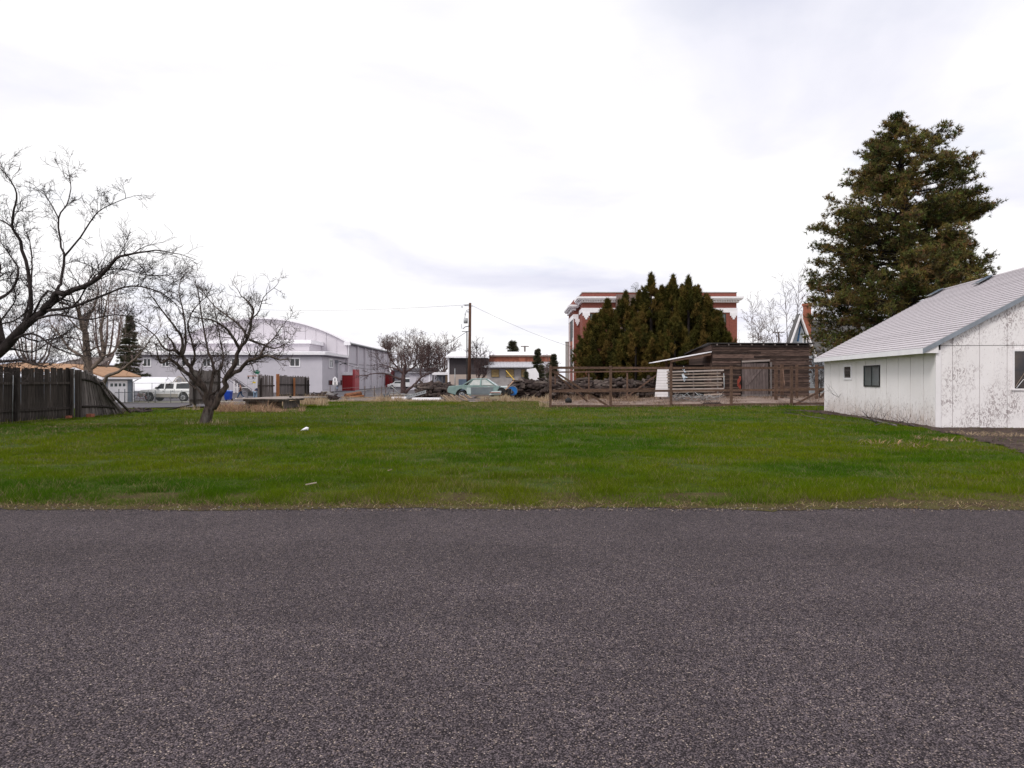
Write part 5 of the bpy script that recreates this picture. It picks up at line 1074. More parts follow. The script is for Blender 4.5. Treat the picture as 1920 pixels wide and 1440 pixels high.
# ================================================================== deer fence enclosure
df = thing('rail_fence', (9, 38, 0), 'brown post and rail enclosure around the bare yard', 'fence'); dfw = dict(parent=df, world=True)
def dline(x): return 36.4 + (x-2.05) * (38.9-36.4)/(15.9-2.05)
fx = []
for px in (1032, 1145, 1258, 1371, 1484): 
    x = (px-960)/F; xs0 = x*(36.4 - 2.05*.1805)/(1-x*.1805); fx.append(xs0)
fx.append(fx[-1] + 3.55)
ftop = 2.2
for x in fx: y = dline(x); z = T(x, y); MB().bb(x-.065, x+.065, y-.065, y+.065, z-.1, z+ftop+.05).build('post', deer_wood, **dfw)
def rl(a, b, w_=.05, h=.12, nm='rail'): MB().bar(a, b, w_, h).build(nm, deer_wood, **dfw)
for i in range(5):
    xa, xb = fx[i]+.07, fx[i+1]-.07; ya, yb = dline(xa), dline(xb); za, zb_ = T(xa, ya), T(xb, yb)
    rl((xa, ya, za+2.13), (xb, yb, zb_+2.13), .07, .13); rl((xa, ya, za+.88), (xb, yb, zb_+.88), .06, .12); rl((xa, ya+.01, za+.08), (xb, yb+.01, zb_+.06), .05, .12, 'baseboard')
y0 = dline(fx[0]); rl((fx[0]+.1, y0+.12, 2.1), (fx[1]-.1, dline(fx[1])+.1, .12), .06, .1, 'brace'); rl((fx[0]+.15, y0+.6, 2.0), (fx[0]+2.4, y0+4, .3), .05, .09, 'brace')
ye = dline(fx[4]); rl((fx[4]+.1, ye+.05, .1), (fx[5], dline(fx[5])+.05, 1.75), .06, .11, 'brace'); rl((fx[5]-.3, ye+4, .2), (fx[5]+.6, ye+3, 1.8), .06, .11, 'brace')
# rear line
rxs = [GX(p, 47) for p in (1041, 1104, 1176, 1238)]
for x in rxs: z = T(x, 47); MB().bb(x-.05, x+.05, 46.95, 47.05, z-.1, z+2.0).build('post', deer_wood, **dfw)
for h in (1.92, .70): rl((rxs[0], 46.9, T(rxs[0], 47)+h), (rxs[3], 46.9, T(rxs[3], 47)+h), .05, .10)
rl((rxs[3], 46.8, 2.1), (rxs[2]-.2, 46.8, .3), .05, .09, 'brace')
for h in (2.05, .82): rl((fx[0], y0+.07, T(fx[0], y0)+h), (rxs[0], 46.9, T(rxs[0], 47)+h-.1), .05, .11)
# inner posts on the right
for px, d, hh_, w_ in ((1455, 41.5, 2.1, .09), (1466, 42.5, 2.1, .10), (1494, 42.5, 2.1, .07), (1531, 42, 2.1, .08)):
    x = GX(px, d); z = T(x, d); MB().bb(x-w_, x+w_, d-.05, d+.05, z-.05, z+hh_).build('post', deer_wood, **dfw)
rl((GX(1470, 42.4), 42.4, 1.0), (GX(1548, 42), 42.3, 1.0), .05, .1); rl((GX(1468, 42), 42, 2.2), (GX(1484, 40), 41, 1.2), .04, .07, 'brace')
rl((GX(1484, 42), 42.2, .2), (GX(1548, 42), 42, .3), .05, .1, 'baseboard')

# ================================================================== plank shed with lean-to
sh = thing('plank_shed', (17, 48, .3), 'old dark shed of horizontal rough planks with a lean-to on its left', 'shed'); sw_ = dict(parent=sh, world=True)
SX0, SX1, SY0, SY1 = GX(1335, 46.5), GX(1519, 46.5), 46.5, 52.4; sz0 = T(17, 47) - .05; szt = wz(646, 46.5)
dX0, dX1 = GX(1390, 46.5), GX(1441, 46.5); dtop = wz(679, 46.5)
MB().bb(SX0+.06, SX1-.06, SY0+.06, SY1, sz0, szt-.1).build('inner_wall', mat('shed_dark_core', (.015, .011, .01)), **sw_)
rg = random.Random(12); z = sz0
while z < szt - .05:
    h = rg.uniform(.13, .19); h = min(h, szt - z)
    segs = [(SX0, dX0-.05), (dX1+.05, SX1)] if z < dtop - .02 else [(SX0, SX1)]
    for a, b in segs:
        cuts = [a]; 
        if b - a > 3 and rg.random() < .7: cuts.append(a + (b-a)*rg.uniform(.3, .7))
        cuts.append(b)
        for q in range(len(cuts)-1):
            e0 = rg.uniform(-.06, .03) if q == 0 and a == SX0 else .004; e1 = rg.uniform(-.12, .14) if b == SX1 and q == len(cuts)-2 else -.004
            th_ = rg.uniform(.02, .07); MB().bar((cuts[q]+e0, SY0-th_/2, z+h/2+rg.uniform(-.012, .012)), (cuts[q+1]+e1, SY0-th_/2, z+h/2+rg.uniform(-.012, .012)), th_, h*.86).build('wall_plank', shed_wood, **sw_)
    z += h
z = sz0; 
while z < szt - .3:
    h = .17; back = wz(662, 52.4); 
    MB().bar((SX0-.02, SY0+.05, z+h/2), (SX0-.02, SY1, z+h/2), .05, h*.92).build('wall_plank', shed_wood, **sw_); z += h
tri = MB().prism([(SX0-.05, SY0, szt-.35), (SX0-.05, SY0, szt), (SX0-.05, SY1, szt-.42), (SX0-.05, SY1, szt-.6)], (.05, 0, 0)).build('side_gable', shed_wood, **sw_)
MB().prism([(SX0-.35, SY0-.25, szt+.05), (SX1+.2, SY0-.25, szt+.05), (SX1+.2, SY1+.2, szt-.45), (SX0-.35, SY1+.2, szt-.45)], (0, 0, .06)).build('tar_roof', mat('tar_paper', (.03, .028, .03), (.06, .055, .055), .9), **sw_)
for k in range(9): x = SX0 + .3 + k*(SX1-SX0-.4)/8; MB().bb(x-.035, x+.035, SY0-.20, SY0+.3, szt-.06, szt+.045).build('rafter_end', greyh_wood, **sw_)
MB().bb(SX0, SX1, SY0-.10, SY0-.085, szt-.14, szt-.065).build('eave_board', fence_wood, **sw_)
# door
dr_ = MB().bb(dX0, dX1, SY0+.0, SY0+.03, sz0+.1, dtop-.02).build('door', fence_wood, **sw_); nbd = 9; wb = (dX1-dX0-.05)/nbd
for i in range(nbd):
    x = dX0 + .04 + i*wb; MB().prism([(x, SY0-.045, sz0+.16+rg.uniform(0, .08)), (x+wb-.012, SY0-.045, sz0+.16), (x+wb-.03, SY0-.045, dtop-.07+rg.uniform(-.02, .02)), (x-.018, SY0-.045, dtop-.07)], (0, .03, 0)).build('board', door_wood, dr_, world=True)
MB().bar((dX0+.35, SY0-.065, sz0+.85), (dX1-.3, SY0-.065, dtop-.15), .03, .13).build('brace', door_wood, dr_, world=True)
MB().bar((dX0, SY0-.1, dtop+.03), (dX1+.05, SY0-.1, dtop+.12), .05, .12).build('door_track', greyh_wood, **sw_)
MB().bb(dX1+.07, dX1+.2, SY0-.085, SY0-.072, sz0, dtop).build('door_post', grey_wood, **sw_); MB().bb(dX0-.02, dX1+.1, SY0-.2, SY0-.09, sz0+.02, sz0+.2).build('sill', grey_wood, **sw_)
# lean-to
lx0 = GX(1230, 46.8); lz1, lz0 = wz(661, 46.8), wz(680.5, 46.8)
MB().prism([(SX0-.08, 46.3, lz1), (lx0-.2, 46.3, lz0), (lx0-.2, 46.3, lz0+.05), (SX0-.08, 46.3, lz1+.06)], (0, 1.9, 0)).build('lean_to_roof', bright_white, **sw_)
MB().bar((lx0+.9, 46.38, lz0+.12), (SX0-.1, 46.38, lz1-.12), .06, .16).build('lean_to_rafter', deer_wood, **sw_)
for y in (46.45, 47.9): MB().bb(lx0+.9, lx0+1.05, y, y+.13, sz0, lz0+.14).build('lean_to_post', deer_wood, **sw_)
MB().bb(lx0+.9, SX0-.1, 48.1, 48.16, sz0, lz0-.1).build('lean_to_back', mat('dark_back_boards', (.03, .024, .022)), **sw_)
for k in range(11):
    z = sz0 + .05 + k*.185; wv = .02*k; MB().prism([(lx0-.18+wv*.9, 46.32, z), (lx0+.82-.005*k, 46.32, z), (lx0+.82-.005*k, 46.32, z+.175), (lx0-.16+wv*.9, 46.32, z+.175)], (0, .05, 0)).build('white_board', white_paint, **sw_)
# slatted panel in front of the lean-to
sp = thing('slatted_panel', GP(1300, 43.5), 'panel of long pale horizontal slats standing before the lean-to', 'slatted panel'); D = 43.5
for k, (a, b) in enumerate([(1250, 1357), (1250, 1351), (1250, 1359), (1251, 1353), (1250, 1356), (1252, 1353), (1252, 1357), (1262, 1340), (1320, 1353)]):
    ya = 697.5 + k*5.3; MB().bar(PW(a, ya+rg.uniform(-.6, .6), D), PW(b, ya-3.2+k*.35+rg.uniform(-.8, .8), D), .04, .09).build('slat', rack_wood if k % 3 else greyh_wood, sp, world=True)
for px in (1253, 1300, 1345): MB().bar(PW(px, 695, D+.06), PW(px+1, 745, D+.06), .08).build('upright', grey_wood, sp, world=True)
MB().tube([PW(1357, 700, D), PW(1358, 725, D), PW(1356, 735, D)], .03, 5).build('hook', galv, sp, world=True)
bg = thing('plastic_bag', PW(1283, 712, 43.3), 'torn pale blue plastic bag snagged on the slatted panel', 'plastic bag')
rgb = random.Random(4); mb = MB()
for k in range(14): c = PW(1282+rgb.gauss(0, 3), 703+rgb.gauss(0, 6), 43.35); mb.face([c + Vector((rgb.uniform(-.16, .16), rgb.uniform(-.05, .05), rgb.uniform(-.2, .2))) for _ in range(3)])
mb.build('film', mat('pale_blue_plastic', (.50, .60, .70), (.75, .77, .8), .4, 3), bg, world=True)
# scrap in the yard
heap('scrap_wood', 'low scatter of grey scrap sticks and pipes in front of the slatted panel', 'scrap pile', 1262, 1352, 41.5, 43, lambda p: 741, 110, .9, .014, [grey_wood, galv, greyh_wood], 5, flat=.1)
heap('brush_pile', 'thin dark brush heap on the yard dirt', 'brush pile', 1318, 1352, 39, 40, lambda p: 757, 90, .5, .012, [log_br, log_blk], 6, flat=.3)
for i, (pa, pb_, lb) in enumerate([((1352, 746), (1402, 746), 'pale flat board lying at the shed door'), ((1100, 752), (1125, 751), 'white strip board lying at the back of the enclosure'), ((1225, 757), (1250, 755), 'short pale board lying in the yard dirt'), ((1395, 760), (1470, 762), 'long split pale board along the enclosure base')]):
    d = 1.45*F/(pa[1]-HY) if pa[1] < 750 else 1.52*F/(pa[1]-HY); a = PW(pa[0], pa[1], d); b = PW(pb_[0], pb_[1], d); a.z = T(a.x, a.y)+.03; b.z = T(b.x, b.y)+.03
    tag(MB().bar(a, b, .22, .04).build('loose_board', rack_wood if i else white_paint), lb, 'board')
o = thing('black_bucket', GP(1066, 42), 'small black rubbish bundle on the dirt inside the enclosure', 'bucket'); MB().tube([(0, 0, 0), (0, 0, .18), (.05, 0, .3)], [.2, .22, .08], 8).build('body', black, o)
hd_ = thing('hose_tangle', GP(1388, 45.5), 'tangled red hose hanging beside the shed door', 'hose'); mb = MB()
for k in range(3): mb.tube([PW(1386+3*math.sin(a*1.3+k), 706+a*4.2, 46.2+.05*k) for a in range(7)], .035, 5)
mb.build('hose', mat('red_hose', (.30, .06, .04)), hd_, world=True)
# ================================================================== log rows behind the lawn
heap('log_pile', 'tall black log and timber pile left of the rail fence corner', 'log pile', 970, 1034, 46.5, 49, lambda p: 713 + 3*math.sin(p*.5), 300, 1.3, .13, [log_blk, log_blk, log_br, log_gr], 7, box=.35)
heap('log_pile', 'long low row of dark split logs running behind the enclosure', 'log pile', 1036, 1222, 50, 52.5, lambda p: 712 - 4*math.sin(p*.11), 700, .9, .14, [log_blk, log_blk, log_br, log_gr], 8, box=.15)
heap('firewood_pile', 'brown firewood heap left of the old green sedan', 'firewood pile', 786, 848, 50, 53, lambda p: 717 + .004*(p-812)**2, 420, .75, .12, [log_br, log_br, log_gr, log_blk], 9, box=.1)
heap('timber_pile', 'charred black timber heap right of the grey board panel', 'timber pile', 579, 625, 49, 51, lambda p: 739 + abs(p-600)*.12, 130, 1.0, .10, [log_blk, log_blk, log_br], 10, box=.4)
# beams, pipes, ladder and sheets along the lawn edge
for i, (pa, pb_, d, w_, h, m, lb) in enumerate([
    ((600, 753.5), (718, 747), 46.2, .22, .16, greyh_wood, 'long grey timber beam lying along the lawn edge'),
    ((612, 756.5), (714, 753), 45.6, .2, .14, fence_wood, 'dark timber beam lying in front of the long grey beam'),
    ((640, 745), (722, 746), 48.5, .18, .12, lumber_tan, 'tan plank lying behind the timber beams'),
    ((760, 744), (788, 736), 47, .12, .06, greyh_wood, 'grey board end sticking up beside the ladder')]):
    tag(MB().bar(PW(*pa, d), PW(*pb_, d+.3), w_, h).build('timber_beam', m), lb, 'beam')
tk = thing('concrete_block', GP(619, 50), 'rounded grey concrete block at the end of the timber beams', 'concrete block'); MB().tube([(0, 0, 0), (0, 0, .3), (0, 0, .5), (0, 0, .58)], [.36, .36, .28, .1], 10).build('body', mat('grey_lump', (.22, .20, .20)), tk)
pp = thing('rusty_pipe', PW(660, 742, 50), 'large rusty orange pipe lying among the timbers', 'pipe'); MB().tube([PW(648, 743, 49.5), PW(676, 738.5, 50.5)], .2, 12, cap=True).build('shell', rust, pp, world=True); MB().tube([PW(655, 745, 49.3), PW(682, 742, 50)], .07, 6).build('inner_pipe', rust_or, pp, world=True)
tl = thing('blue_tarp', GP(722, 48.5), 'small crumpled dark blue tarp at the lawn edge', 'tarp'); MB().tube([(-.4, 0, 0), (-.15, .1, .2), (.2, 0, .26), (.5, .05, .05)], [.12, .2, .2, .1], 7).build('cover', mat('dark_blue_tarp', (.045, .06, .085)), tl)
af = thing('metal_a_frame', GP(732, 49), 'thin grey metal triangle frame standing in dry grass', 'metal frame'); MB().tube([PW(727, 744, 49), PW(732, 722.5, 49), PW(753, 742, 49)], .035, 5).tube([PW(729, 737, 49), PW(745, 736, 49)], .025, 5).build('frame', galv, af, world=True)
ld = thing('ladder', PW(780, 744, 46), 'grey aluminium ladder lying propped on white sheets', 'ladder'); 
for dz, dy in ((0, 0), (.26, .3)): MB().bar(PW(747, 751, 45.6+dy)+Vector((0, 0, dz*.5)), PW(799, 736, 46.4+dy)+Vector((0, 0, dz*.5)), .045, .08).build('rail', galv, ld, world=True)
for k in range(11): u = (k+.5)/11; a = PW(747, 751, 45.6).lerp(PW(799, 736, 46.4), u); b = a + Vector((0, .3, .13)); MB().bar(a, b, .035).build('rung', galv, ld, world=True)
for pa, w_, h, rz_, lb in (((748, 747), 1.0, .20, .1, 'white crate panel lying left of the ladder foot'), ((802, 748), 2.0, .16, -.12, 'long white sheet lying under the ladder right end')):
    p = PW(*pa, 45.9); o = MB().box(p, (w_, .8, h), rz=rz_).build('loose_sheet', bright_white, bev=.03); tag(o, lb, 'white sheet')
lm_ = thing('lumber_stack', GP(850, 45), 'slanting tan lumber ends heaped before the old sedan', 'lumber stack')
for k in range(26):
    px = 832 + k*2.2 + rg.uniform(-2, 2); a = PW(px-6, 741 + rg.uniform(-2, 3), 44.6 + rg.uniform(-.2, .2)); b = PW(px+rg.uniform(6, 14), 753 + rg.uniform(-2, 1), 44.1); MB().bar(a, b, .10, .035).build('lumber', lumber_tan if k % 4 else grey_wood, lm_, world=True)
mp_ = thing('metal_trim_pile', GP(900, 43.6), 'low stack of grey weathered boards lying before the sedan door', 'board stack')
for k in range(5): MB().bar(PW(876+k, 747.5+k*1.7, 43.8-.12*k), PW(919-k, 745.5+k*1.9, 43.9-.12*k), .3, .05).build('board', greyh_wood if k % 2 else grey_wood, mp_, world=True)

# ================================================================== vehicles
def loft(name, secs, m, parent, local=True):
    "list of equal length point rings -> skin"
    mb = MB(); n = len(secs[0]); base = 0; mb.v = [Vector(p) for s_ in secs for p in s_]
    for i in range(len(secs)-1):
        for k in range(n-1): mb.f.append([i*n+k, i*n+k+1, (i+1)*n+k+1, (i+1)*n+k]); mb.sm.append(False)
    return mb
def wheel(t, x, y, r, w_, rim_mat, side=-1):
    wl = MB().cyl((x, y-w_/2, r), (x, y+w_/2, r), r, 20).build('wheel', rubber, t)
    mb = MB().cyl((x, y+side*(w_/2-.02), r), (x, y+side*(w_/2+.012), r), r*.62, 16); mb.build('rim', rim_mat, wl)
    h = MB()
    for k in range(6): a = k*math.pi/3; h.bar((x+math.cos(a)*r*.1, y+side*(w_/2+.02), r+math.sin(a)*r*.1), (x+math.cos(a)*r*.58, y+side*(w_/2+.02), r+math.sin(a)*r*.58), .05, .03)
    h.build('spokes', dark_metal, wl); return wl
def car_body(t, lower, upper, wd, upw, m, mw=None, tum=.12, wheels=(), wr=.38, low2=None):
    """lower: side outline (x,z) polygon; upper: greenhouse outline (x,z) bottom to top, narrowed"""
    MB().prism([(x, -wd/2, z) for x, z in lower], (0, wd, 0)).build('body', m, t, bev=.035)
    u = upper; n = len(u); mb = MB(); 
    for sgn in (-1, 1):
        for x, z in u: k = (z - u[0][1]) / (max(q[1] for q in u) - u[0][1] + 1e-6); mb.v.append(Vector((x, sgn*(wd/2 - .03 - tum*k), z)))
    mb.f = [list(range(n)), list(range(n, 2*n))[::-1]] + [[i, (i+1) % n, n+(i+1) % n, n+i][::-1] for i in range(n)]; mb.sm = [False]*(n+2)
    mb.build('cabin', mw or m, t, bev=.02)
def side_glass(t, quads, wd, tum, zb, zt, m, frame=None):
    for q in quads:
        for sgn in (-1,):
            mb = MB(); pts = []
            for x, z in q: k = (z-zb)/(zt-zb); pts.append((x, sgn*(wd/2 - .03 - tum*k + .012), z))
            mb.prism(pts, (0, .01, 0)).build('side_window', m, t)
# white suburban type truck facing left (local x: front is negative)
tx = GX(270, 68); tr = thing('parked_truck', (tx+2.75, 68.0, T(tx, 68)+.02), 'white and tan crew cab utility truck parked facing left behind the chain link fence', 'truck', math.radians(-4))
truck_w = mat('truck_white_paint', (.78, .78, .79), (.74, .74, .75), .25, 1, spec=.5); truck_t = mat('truck_tan_cladding', (.30, .275, .245), (.26, .24, .21), .45, 2)
def arch(cx_, r, zb, n=8): return [(cx_ + r*math.cos(math.pi - math.pi*i/n)*-1 if False else cx_ + r*math.cos(math.pi*i/n), zb + r*math.sin(math.pi*i/n)) for i in range(n+1)]
low = [(-2.75, .55), (-2.78, .95), (-2.6, 1.12), (-1.35, 1.22), (2.85, 1.22), (2.85, .5)] + [(x, z) for x, z in arch(1.75, .50, .45)] + [(x, z) for x, z in arch(-1.75, .50, .45)]
car_body(tr, low, [(-1.4, 1.2), (2.83, 1.2), (2.72, 1.84), (2.55, 1.9), (-.45, 1.9), (-.65, 1.86)], 1.95, 1.7, truck_w, tum=.16)
side_glass(tr, [[(-1.05, 1.26), (-.25, 1.26), (-.25, 1.76), (-.62, 1.76)], [(-.12, 1.26), (.72, 1.26), (.72, 1.76), (-.12, 1.76)], [(1.0, 1.26), (2.68, 1.26), (2.58, 1.76), (1.0, 1.76)]], 1.95, .16, 1.2, 1.9, glass_dark)
MB().prism([(-1.33, -.72, 1.26), (-1.33, .72, 1.26), (-.66, .66, 1.83), (-.66, -.66, 1.83)], (-.03, 0, .02)).build('windscreen', glass_grey, tr)
MB().bb(-1.20, 1.22, -.992, -.978, .42, .78).bb(-2.78, -2.3, -.992, -.978, .5, .78).bb(2.3, 2.86, -.992, -.978, .45, .78).build('side_cladding', truck_t, tr)
for x in (-.18, .85): MB().bb(x-.008, x+.008, -.985, -.974, .5, 1.22).build('door_seam', dark_metal, tr)
for x in (-.35, .6): MB().bb(x, x+.14, -1.0, -.976, 1.02, 1.06).build('door_handle', dark_metal, tr)
MB().bb(-2.86, -2.74, -.9, .9, .45, .72).build('bumper', truck_t, tr); MB().bb(-2.81, -2.76, -.6, .6, .78, 1.0).build('grille', black, tr)
for y in (-.85, .85): MB().bb(-2.80, -2.62, y-.12, y+.12, .82, 1.0).build('headlight', glass_grey, tr)
MB().bb(-.98, -.82, -1.16, -1.0, 1.24, 1.42).build('mirror', black, tr)
for x in (-1.75, 1.75):
    for sd in (-1, 1): wheel(tr, x, sd*.88, .40, .26, rim_m, sd)
MB().bb(-1.3, 1.3, -.7, .7, .36, .46).build('chassis', black, tr)
# old green sedan, front fender gone, facing right
car_g = mat('faded_green_paint', (.17, .25, .24), (.23, .31, .30), .55, 2.5, spots=((.38, .42, .42), 2.2, .55, .75)); car_r = mat('chalky_pale_paint', (.55, .60, .61), (.42, .50, .50), .5, 2); car_d = mat('blue_grey_door_paint', (.13, .15, .17), (.17, .19, .2), .5, 2)
cx0 = GX(842, 46); cz0 = T(-2, 46) + .08; cr = thing('old_sedan', (cx0+2.0, 46, cz0), 'derelict faded green sedan with mismatched grey door and missing front fender', 'car', math.radians(-3))
low = [(-1.98, .48), (-2.0, .72), (-1.9, .90), (-1.05, .98), (1.15, .92), (1.42, .90), (1.42, .3)] + [(1.3, .28), (-.6, .28)] + [(x, z) for x, z in arch(-1.05, .40, .32)] 
MB().prism([(x, -.88, z) for x, z in low], (0, 1.76, 0)).build('body', car_g, cr, bev=.03)
up = [(-1.0, .95), (-.32, 1.36), (.55, 1.38), (1.22, .93)]
rfm = MB(); rfm.prism([(-.36, -.62, 1.36), (.56, -.62, 1.375), (.56, .62, 1.375), (-.36, .62, 1.36)], (0, 0, .05)); rfm.build('roof', car_r, cr, bev=.015)
for sgn in (-1, 1):
    o = lambda x, z: (x, sgn*(.86 - .24*(z-.93)/.45), z)
    pm = MB().bar(o(-1.0, .95), o(-.36, 1.37), .08, .06).bar(o(-.62, .95), o(-.30, 1.36), .05, .05).bar(o(.2, .95), o(.22, 1.38), .08, .07).bar(o(.56, 1.38), o(1.22, .93), .09, .06).bar(o(-.36, 1.37), o(.56, 1.385), .06, .05)
    pm.build('window_pillars', car_g if sgn < 0 else car_r, cr)
    for q in ([(-.56, .97), (.15, .97), (.17, 1.34), (-.30, 1.33)], [(.26, .97), (1.05, .97), (.56, 1.34), (.27, 1.34)]):
        MB().prism([(x, sgn*(.85 - .24*(z-.93)/.45), z) for x, z in q], (0, .006, 0)).build('side_window', mat('clear_car_glass', (.35, .38, .37), (.5, .5, .48), .1, 3, spec=.5), cr)
MB().face([(1.22, -.8, .94), (1.22, .8, .94), (.60, .62, 1.37), (.60, -.62, 1.37)]).build('windscreen', mat('milky_glass', (.62, .66, .70), (.5, .54, .58), .2, 1), cr)
MB().face([(-1.0, -.8, .96), (-.38, -.62, 1.36), (-.38, .62, 1.36), (-1.0, .8, .96)]).build('rear_window', glass_grey, cr)
MB().bb(-.42, 1.02, -.905, -.885, .36, .80).build('grey_door', car_d, cr); MB().bb(-.45, 1.08, -.90, -.884, .81, .85).build('trim_strip', galv, cr)
MB().bb(-.4, 1.1, -.93, -.89, .22, .34).build('sill', mat('brownish_sill', (.22, .18, .16)), cr)
MB().bb(-.7, -.44, -.892, -.883, .4, .80).build('bare_panel', car_r, cr)
for x in (-.1, .5): MB().bb(x-.25, x+.25, -.5, .5, .65, 1.1).build('seat', mat('tan_seat', (.35, .30, .24)), cr)
wheel(cr, -1.05, -.72, .31, .2, rim_m, -1); wheel(cr, -1.05, .72, .31, .2, rim_m, 1)
MB().bb(1.43, 2.2, -.6, .6, .35, .72).build('engine_block', black, cr); MB().tube([(1.6, -.75, .55), (1.6, -.9, .55)], .28, 12).build('wheel_hub', black, cr)
fe = thing('loose_fender', PW(925, 737, 45), 'white car bumper panel lying before the sedan engine bay', 'car panel'); MB().prism([PW(916, 741, 44.6), PW(939, 740, 44.6), PW(940, 733, 44.6), PW(922, 734, 44.6)], (0, .35, 0)).build('panel', car_r, fe, world=True, bev=.02); MB().bb(GX(919, 45), GX(938, 45), 44.5, 44.62, wz(736, 45), wz(735.3, 45)).build('red_strip', mat('pale_red_strip', (.5, .16, .12)), fe, world=True)
ho = thing('loose_hood', PW(955, 726, 48), 'pale car hood lying flat behind the sedan', 'car hood'); MB().prism([PW(928, 725, 47.4), PW(958, 724, 47.4), PW(966, 727, 47.4), PW(964, 730, 47.4), PW(930, 731, 47.4)], (0, 1.2, .02)).build('panel', car_r, ho, world=True, bev=.03)
tn = thing('blue_drum_lid', PW(961, 732, 46.5), 'round bright blue plastic tub tipped on its side', 'tub')
MB().cyl(PW(961, 733, 46.2), PW(962, 733, 46.8), .32, 18).build('tub', mat('bright_blue_plastic', (.02, .17, .52), None, .4), tn, world=True); MB().tube([PW(961, 733, 46.18) + Vector((.33*math.cos(a), 0, .33*math.sin(a))) for a in np.linspace(-.4, 3.4, 14)], .02, 5).build('rim', galv, tn, world=True)
MB().prism([PW(949, 737, 46), PW(960, 737, 46), PW(960, 730, 46), PW(951, 729, 46)], (0, .2, 0)).build('grey_flap', mat('pale_blue_grey', (.45, .52, .56)), tn, world=True)
po = thing('leaning_pole', PW(950, 728, 45), 'pale orange pole leaning over the blue tub', 'pole'); MB().tube([PW(936, 744, 44.9), PW(963, 714, 45.6)], .03, 6).build('shaft', mat('pale_orange', (.55, .33, .22)), po, world=True)
gy = thing('guy_wire_guard', PW(955, 703, 60), 'yellow guard tube slanting down toward the logs', 'guard'); MB().tube([PW(949, 695, 60), PW(972, 721, 57)], .04, 6).build('tube', mat('yellow_guard', (.60, .38, .05)), gy, world=True)

# ================================================================== utility poles and wires
up_ = thing('utility_pole', GP(879.5, 72), 'tall brown wooden utility pole with a grey transformer', 'utility pole'); b = GP(879.5, 72); xt = GX(881.5, 72); zt = wz(568, 72)
MB().tube([b, (xt, 72, zt)], [.19, .13], 10).build('pole', pole_wood, up_, world=True)
MB().cyl((xt-.45, 71.8, wz(606.5, 72)), (xt-.45, 71.8, wz(597, 72)), .22, 12).build('transformer', mat('transformer_grey', (.45, .46, .48), None, .4), up_, world=True)
MB().bar((xt-.6, 71.9, wz(573, 72)), (xt+.3, 71.9, wz(574, 72)), .06).bar((xt-.7, 71.9, wz(572, 72)), (xt, 71.9, wz(571, 72)), .04).tube([(xt-.55, 71.8, wz(597, 72)), (xt-.5, 71.8, wz(590, 72)), (xt-.35, 71.8, wz(582, 72)), (xt, 71.9, wz(580, 72))], .025, 4).tube([(xt-.75, 71.8, wz(617, 72)), (xt-.5, 71.8, wz(613, 72)), (xt, 71.9, wz(611, 72))], .04, 5).tube([(xt-.85, 71.8, wz(617, 72)), (xt-.9, 71.8, wz(608, 72))], .02, 4).build('brackets', dark_metal, up_, world=True)
for px, py in ((872, 588), (877, 583), (866, 574)): MB().tube([PW(px, py, 71.8), PW(px+.6, py+3.2, 71.8)], [.07, .03], 6).build('insulator', galv, up_, world=True)
lp = thing('metal_pole', GP(875.5, 70), 'thin dark metal pole with a small crossbar beside the utility pole', 'pole'); MB().tube([GP(875.5, 70), PW(875.5, 621, 70)], .055, 8).build('shaft', black, lp, world=True); MB().bar(PW(866, 621.5, 70), PW(883, 621.5, 70), .06).build('crossbar', dark_metal, lp, world=True)
def wire(a, b, sag, r, lb, cat='wire'):
    pts = [Vector(a).lerp(Vector(b), t_/14) - Vector((0, 0, sag*4*(t_/14)*(1-t_/14))) for t_ in range(15)]; tag(MB().tube(pts, r, 4).build('power_line', black), lb, cat)
wire(PW(875, 622, 70), (-27.3, 107.5, 4.45), 2.4, .028, 'dark cable sagging from the metal pole to the lilac wing')
wire((-27.3, 107.5, 4.45), (-26.9, 150, 5.2), .6, .03, 'dark cable along the side wall of the lilac hall')
wire((xt, 71.9, zt-.2), PW(300, 560, 160), 1.5, .012, 'thin overhead line running left from the utility pole'); wire((xt+.3, 71.9, wz(574, 72)), PW(1300, 660, 150), 3.5, .014, 'thin overhead line running right from the utility pole')
for px, py, d, wdt, lb in ((984, 649.5, 105, 7.5, 'small utility pole with one crossarm above the white roof'), (1460, 623, 110, 11, 'utility pole with two crossarms above the plank shed')):
    t = thing('utility_pole', GP(px, d), lb, 'utility pole'); MB().tube([GP(px, d), PW(px, py-1, d)], .13, 6).build('pole', grey_wood, t, world=True)
    MB().bar(PW(px-wdt, py, d), PW(px+wdt, py, d), .14).build('crossarm', grey_wood, t, world=True)
    if wdt > 8: MB().bar(PW(px-2, py+7, d), PW(px+8, py+7, d), .12).build('crossarm', grey_wood, t, world=True)
# ================================================================== signs, bin, chain link fence, bicycle
sg = thing('street_name_sign', GP(483, 82), 'green crossed street name blades above the grey board panels', 'street sign'); green = mat('sign_green', (.01, .22, .13), None, .4)
MB().tube([GP(483, 82), PW(483, 699, 82)], .035, 6).build('post', galv, sg, world=True)
MB().box(PW(481.5, 697.5, 82), (.70, .03, .17), rz=.5).build('blade', green, sg, world=True); MB().box(PW(482.5, 700, 82), (.78, .03, .17), rz=-.7).build('blade', green, sg, world=True); MB().box(PW(482, 694.5, 82), (.3, .03, .12), rz=.1).build('blade_cap', green, sg, world=True)
hb = thing('hanging_bracket', PW(473, 705, 81), 'thin orange bar with two dark hanging fixtures by the street sign', 'bracket'); MB().bar(PW(464, 705, 81), PW(482, 705, 81), .09).build('bar', rust_or, hb, world=True)
for px in (466, 474.5): MB().bar(PW(px, 706, 81), PW(px, 710, 81), .12).build('fixture', black, hb, world=True)
MB().tube([PW(464, 705, 81), GP(464, 81)], .02, 4).build('post', galv, hb, world=True)
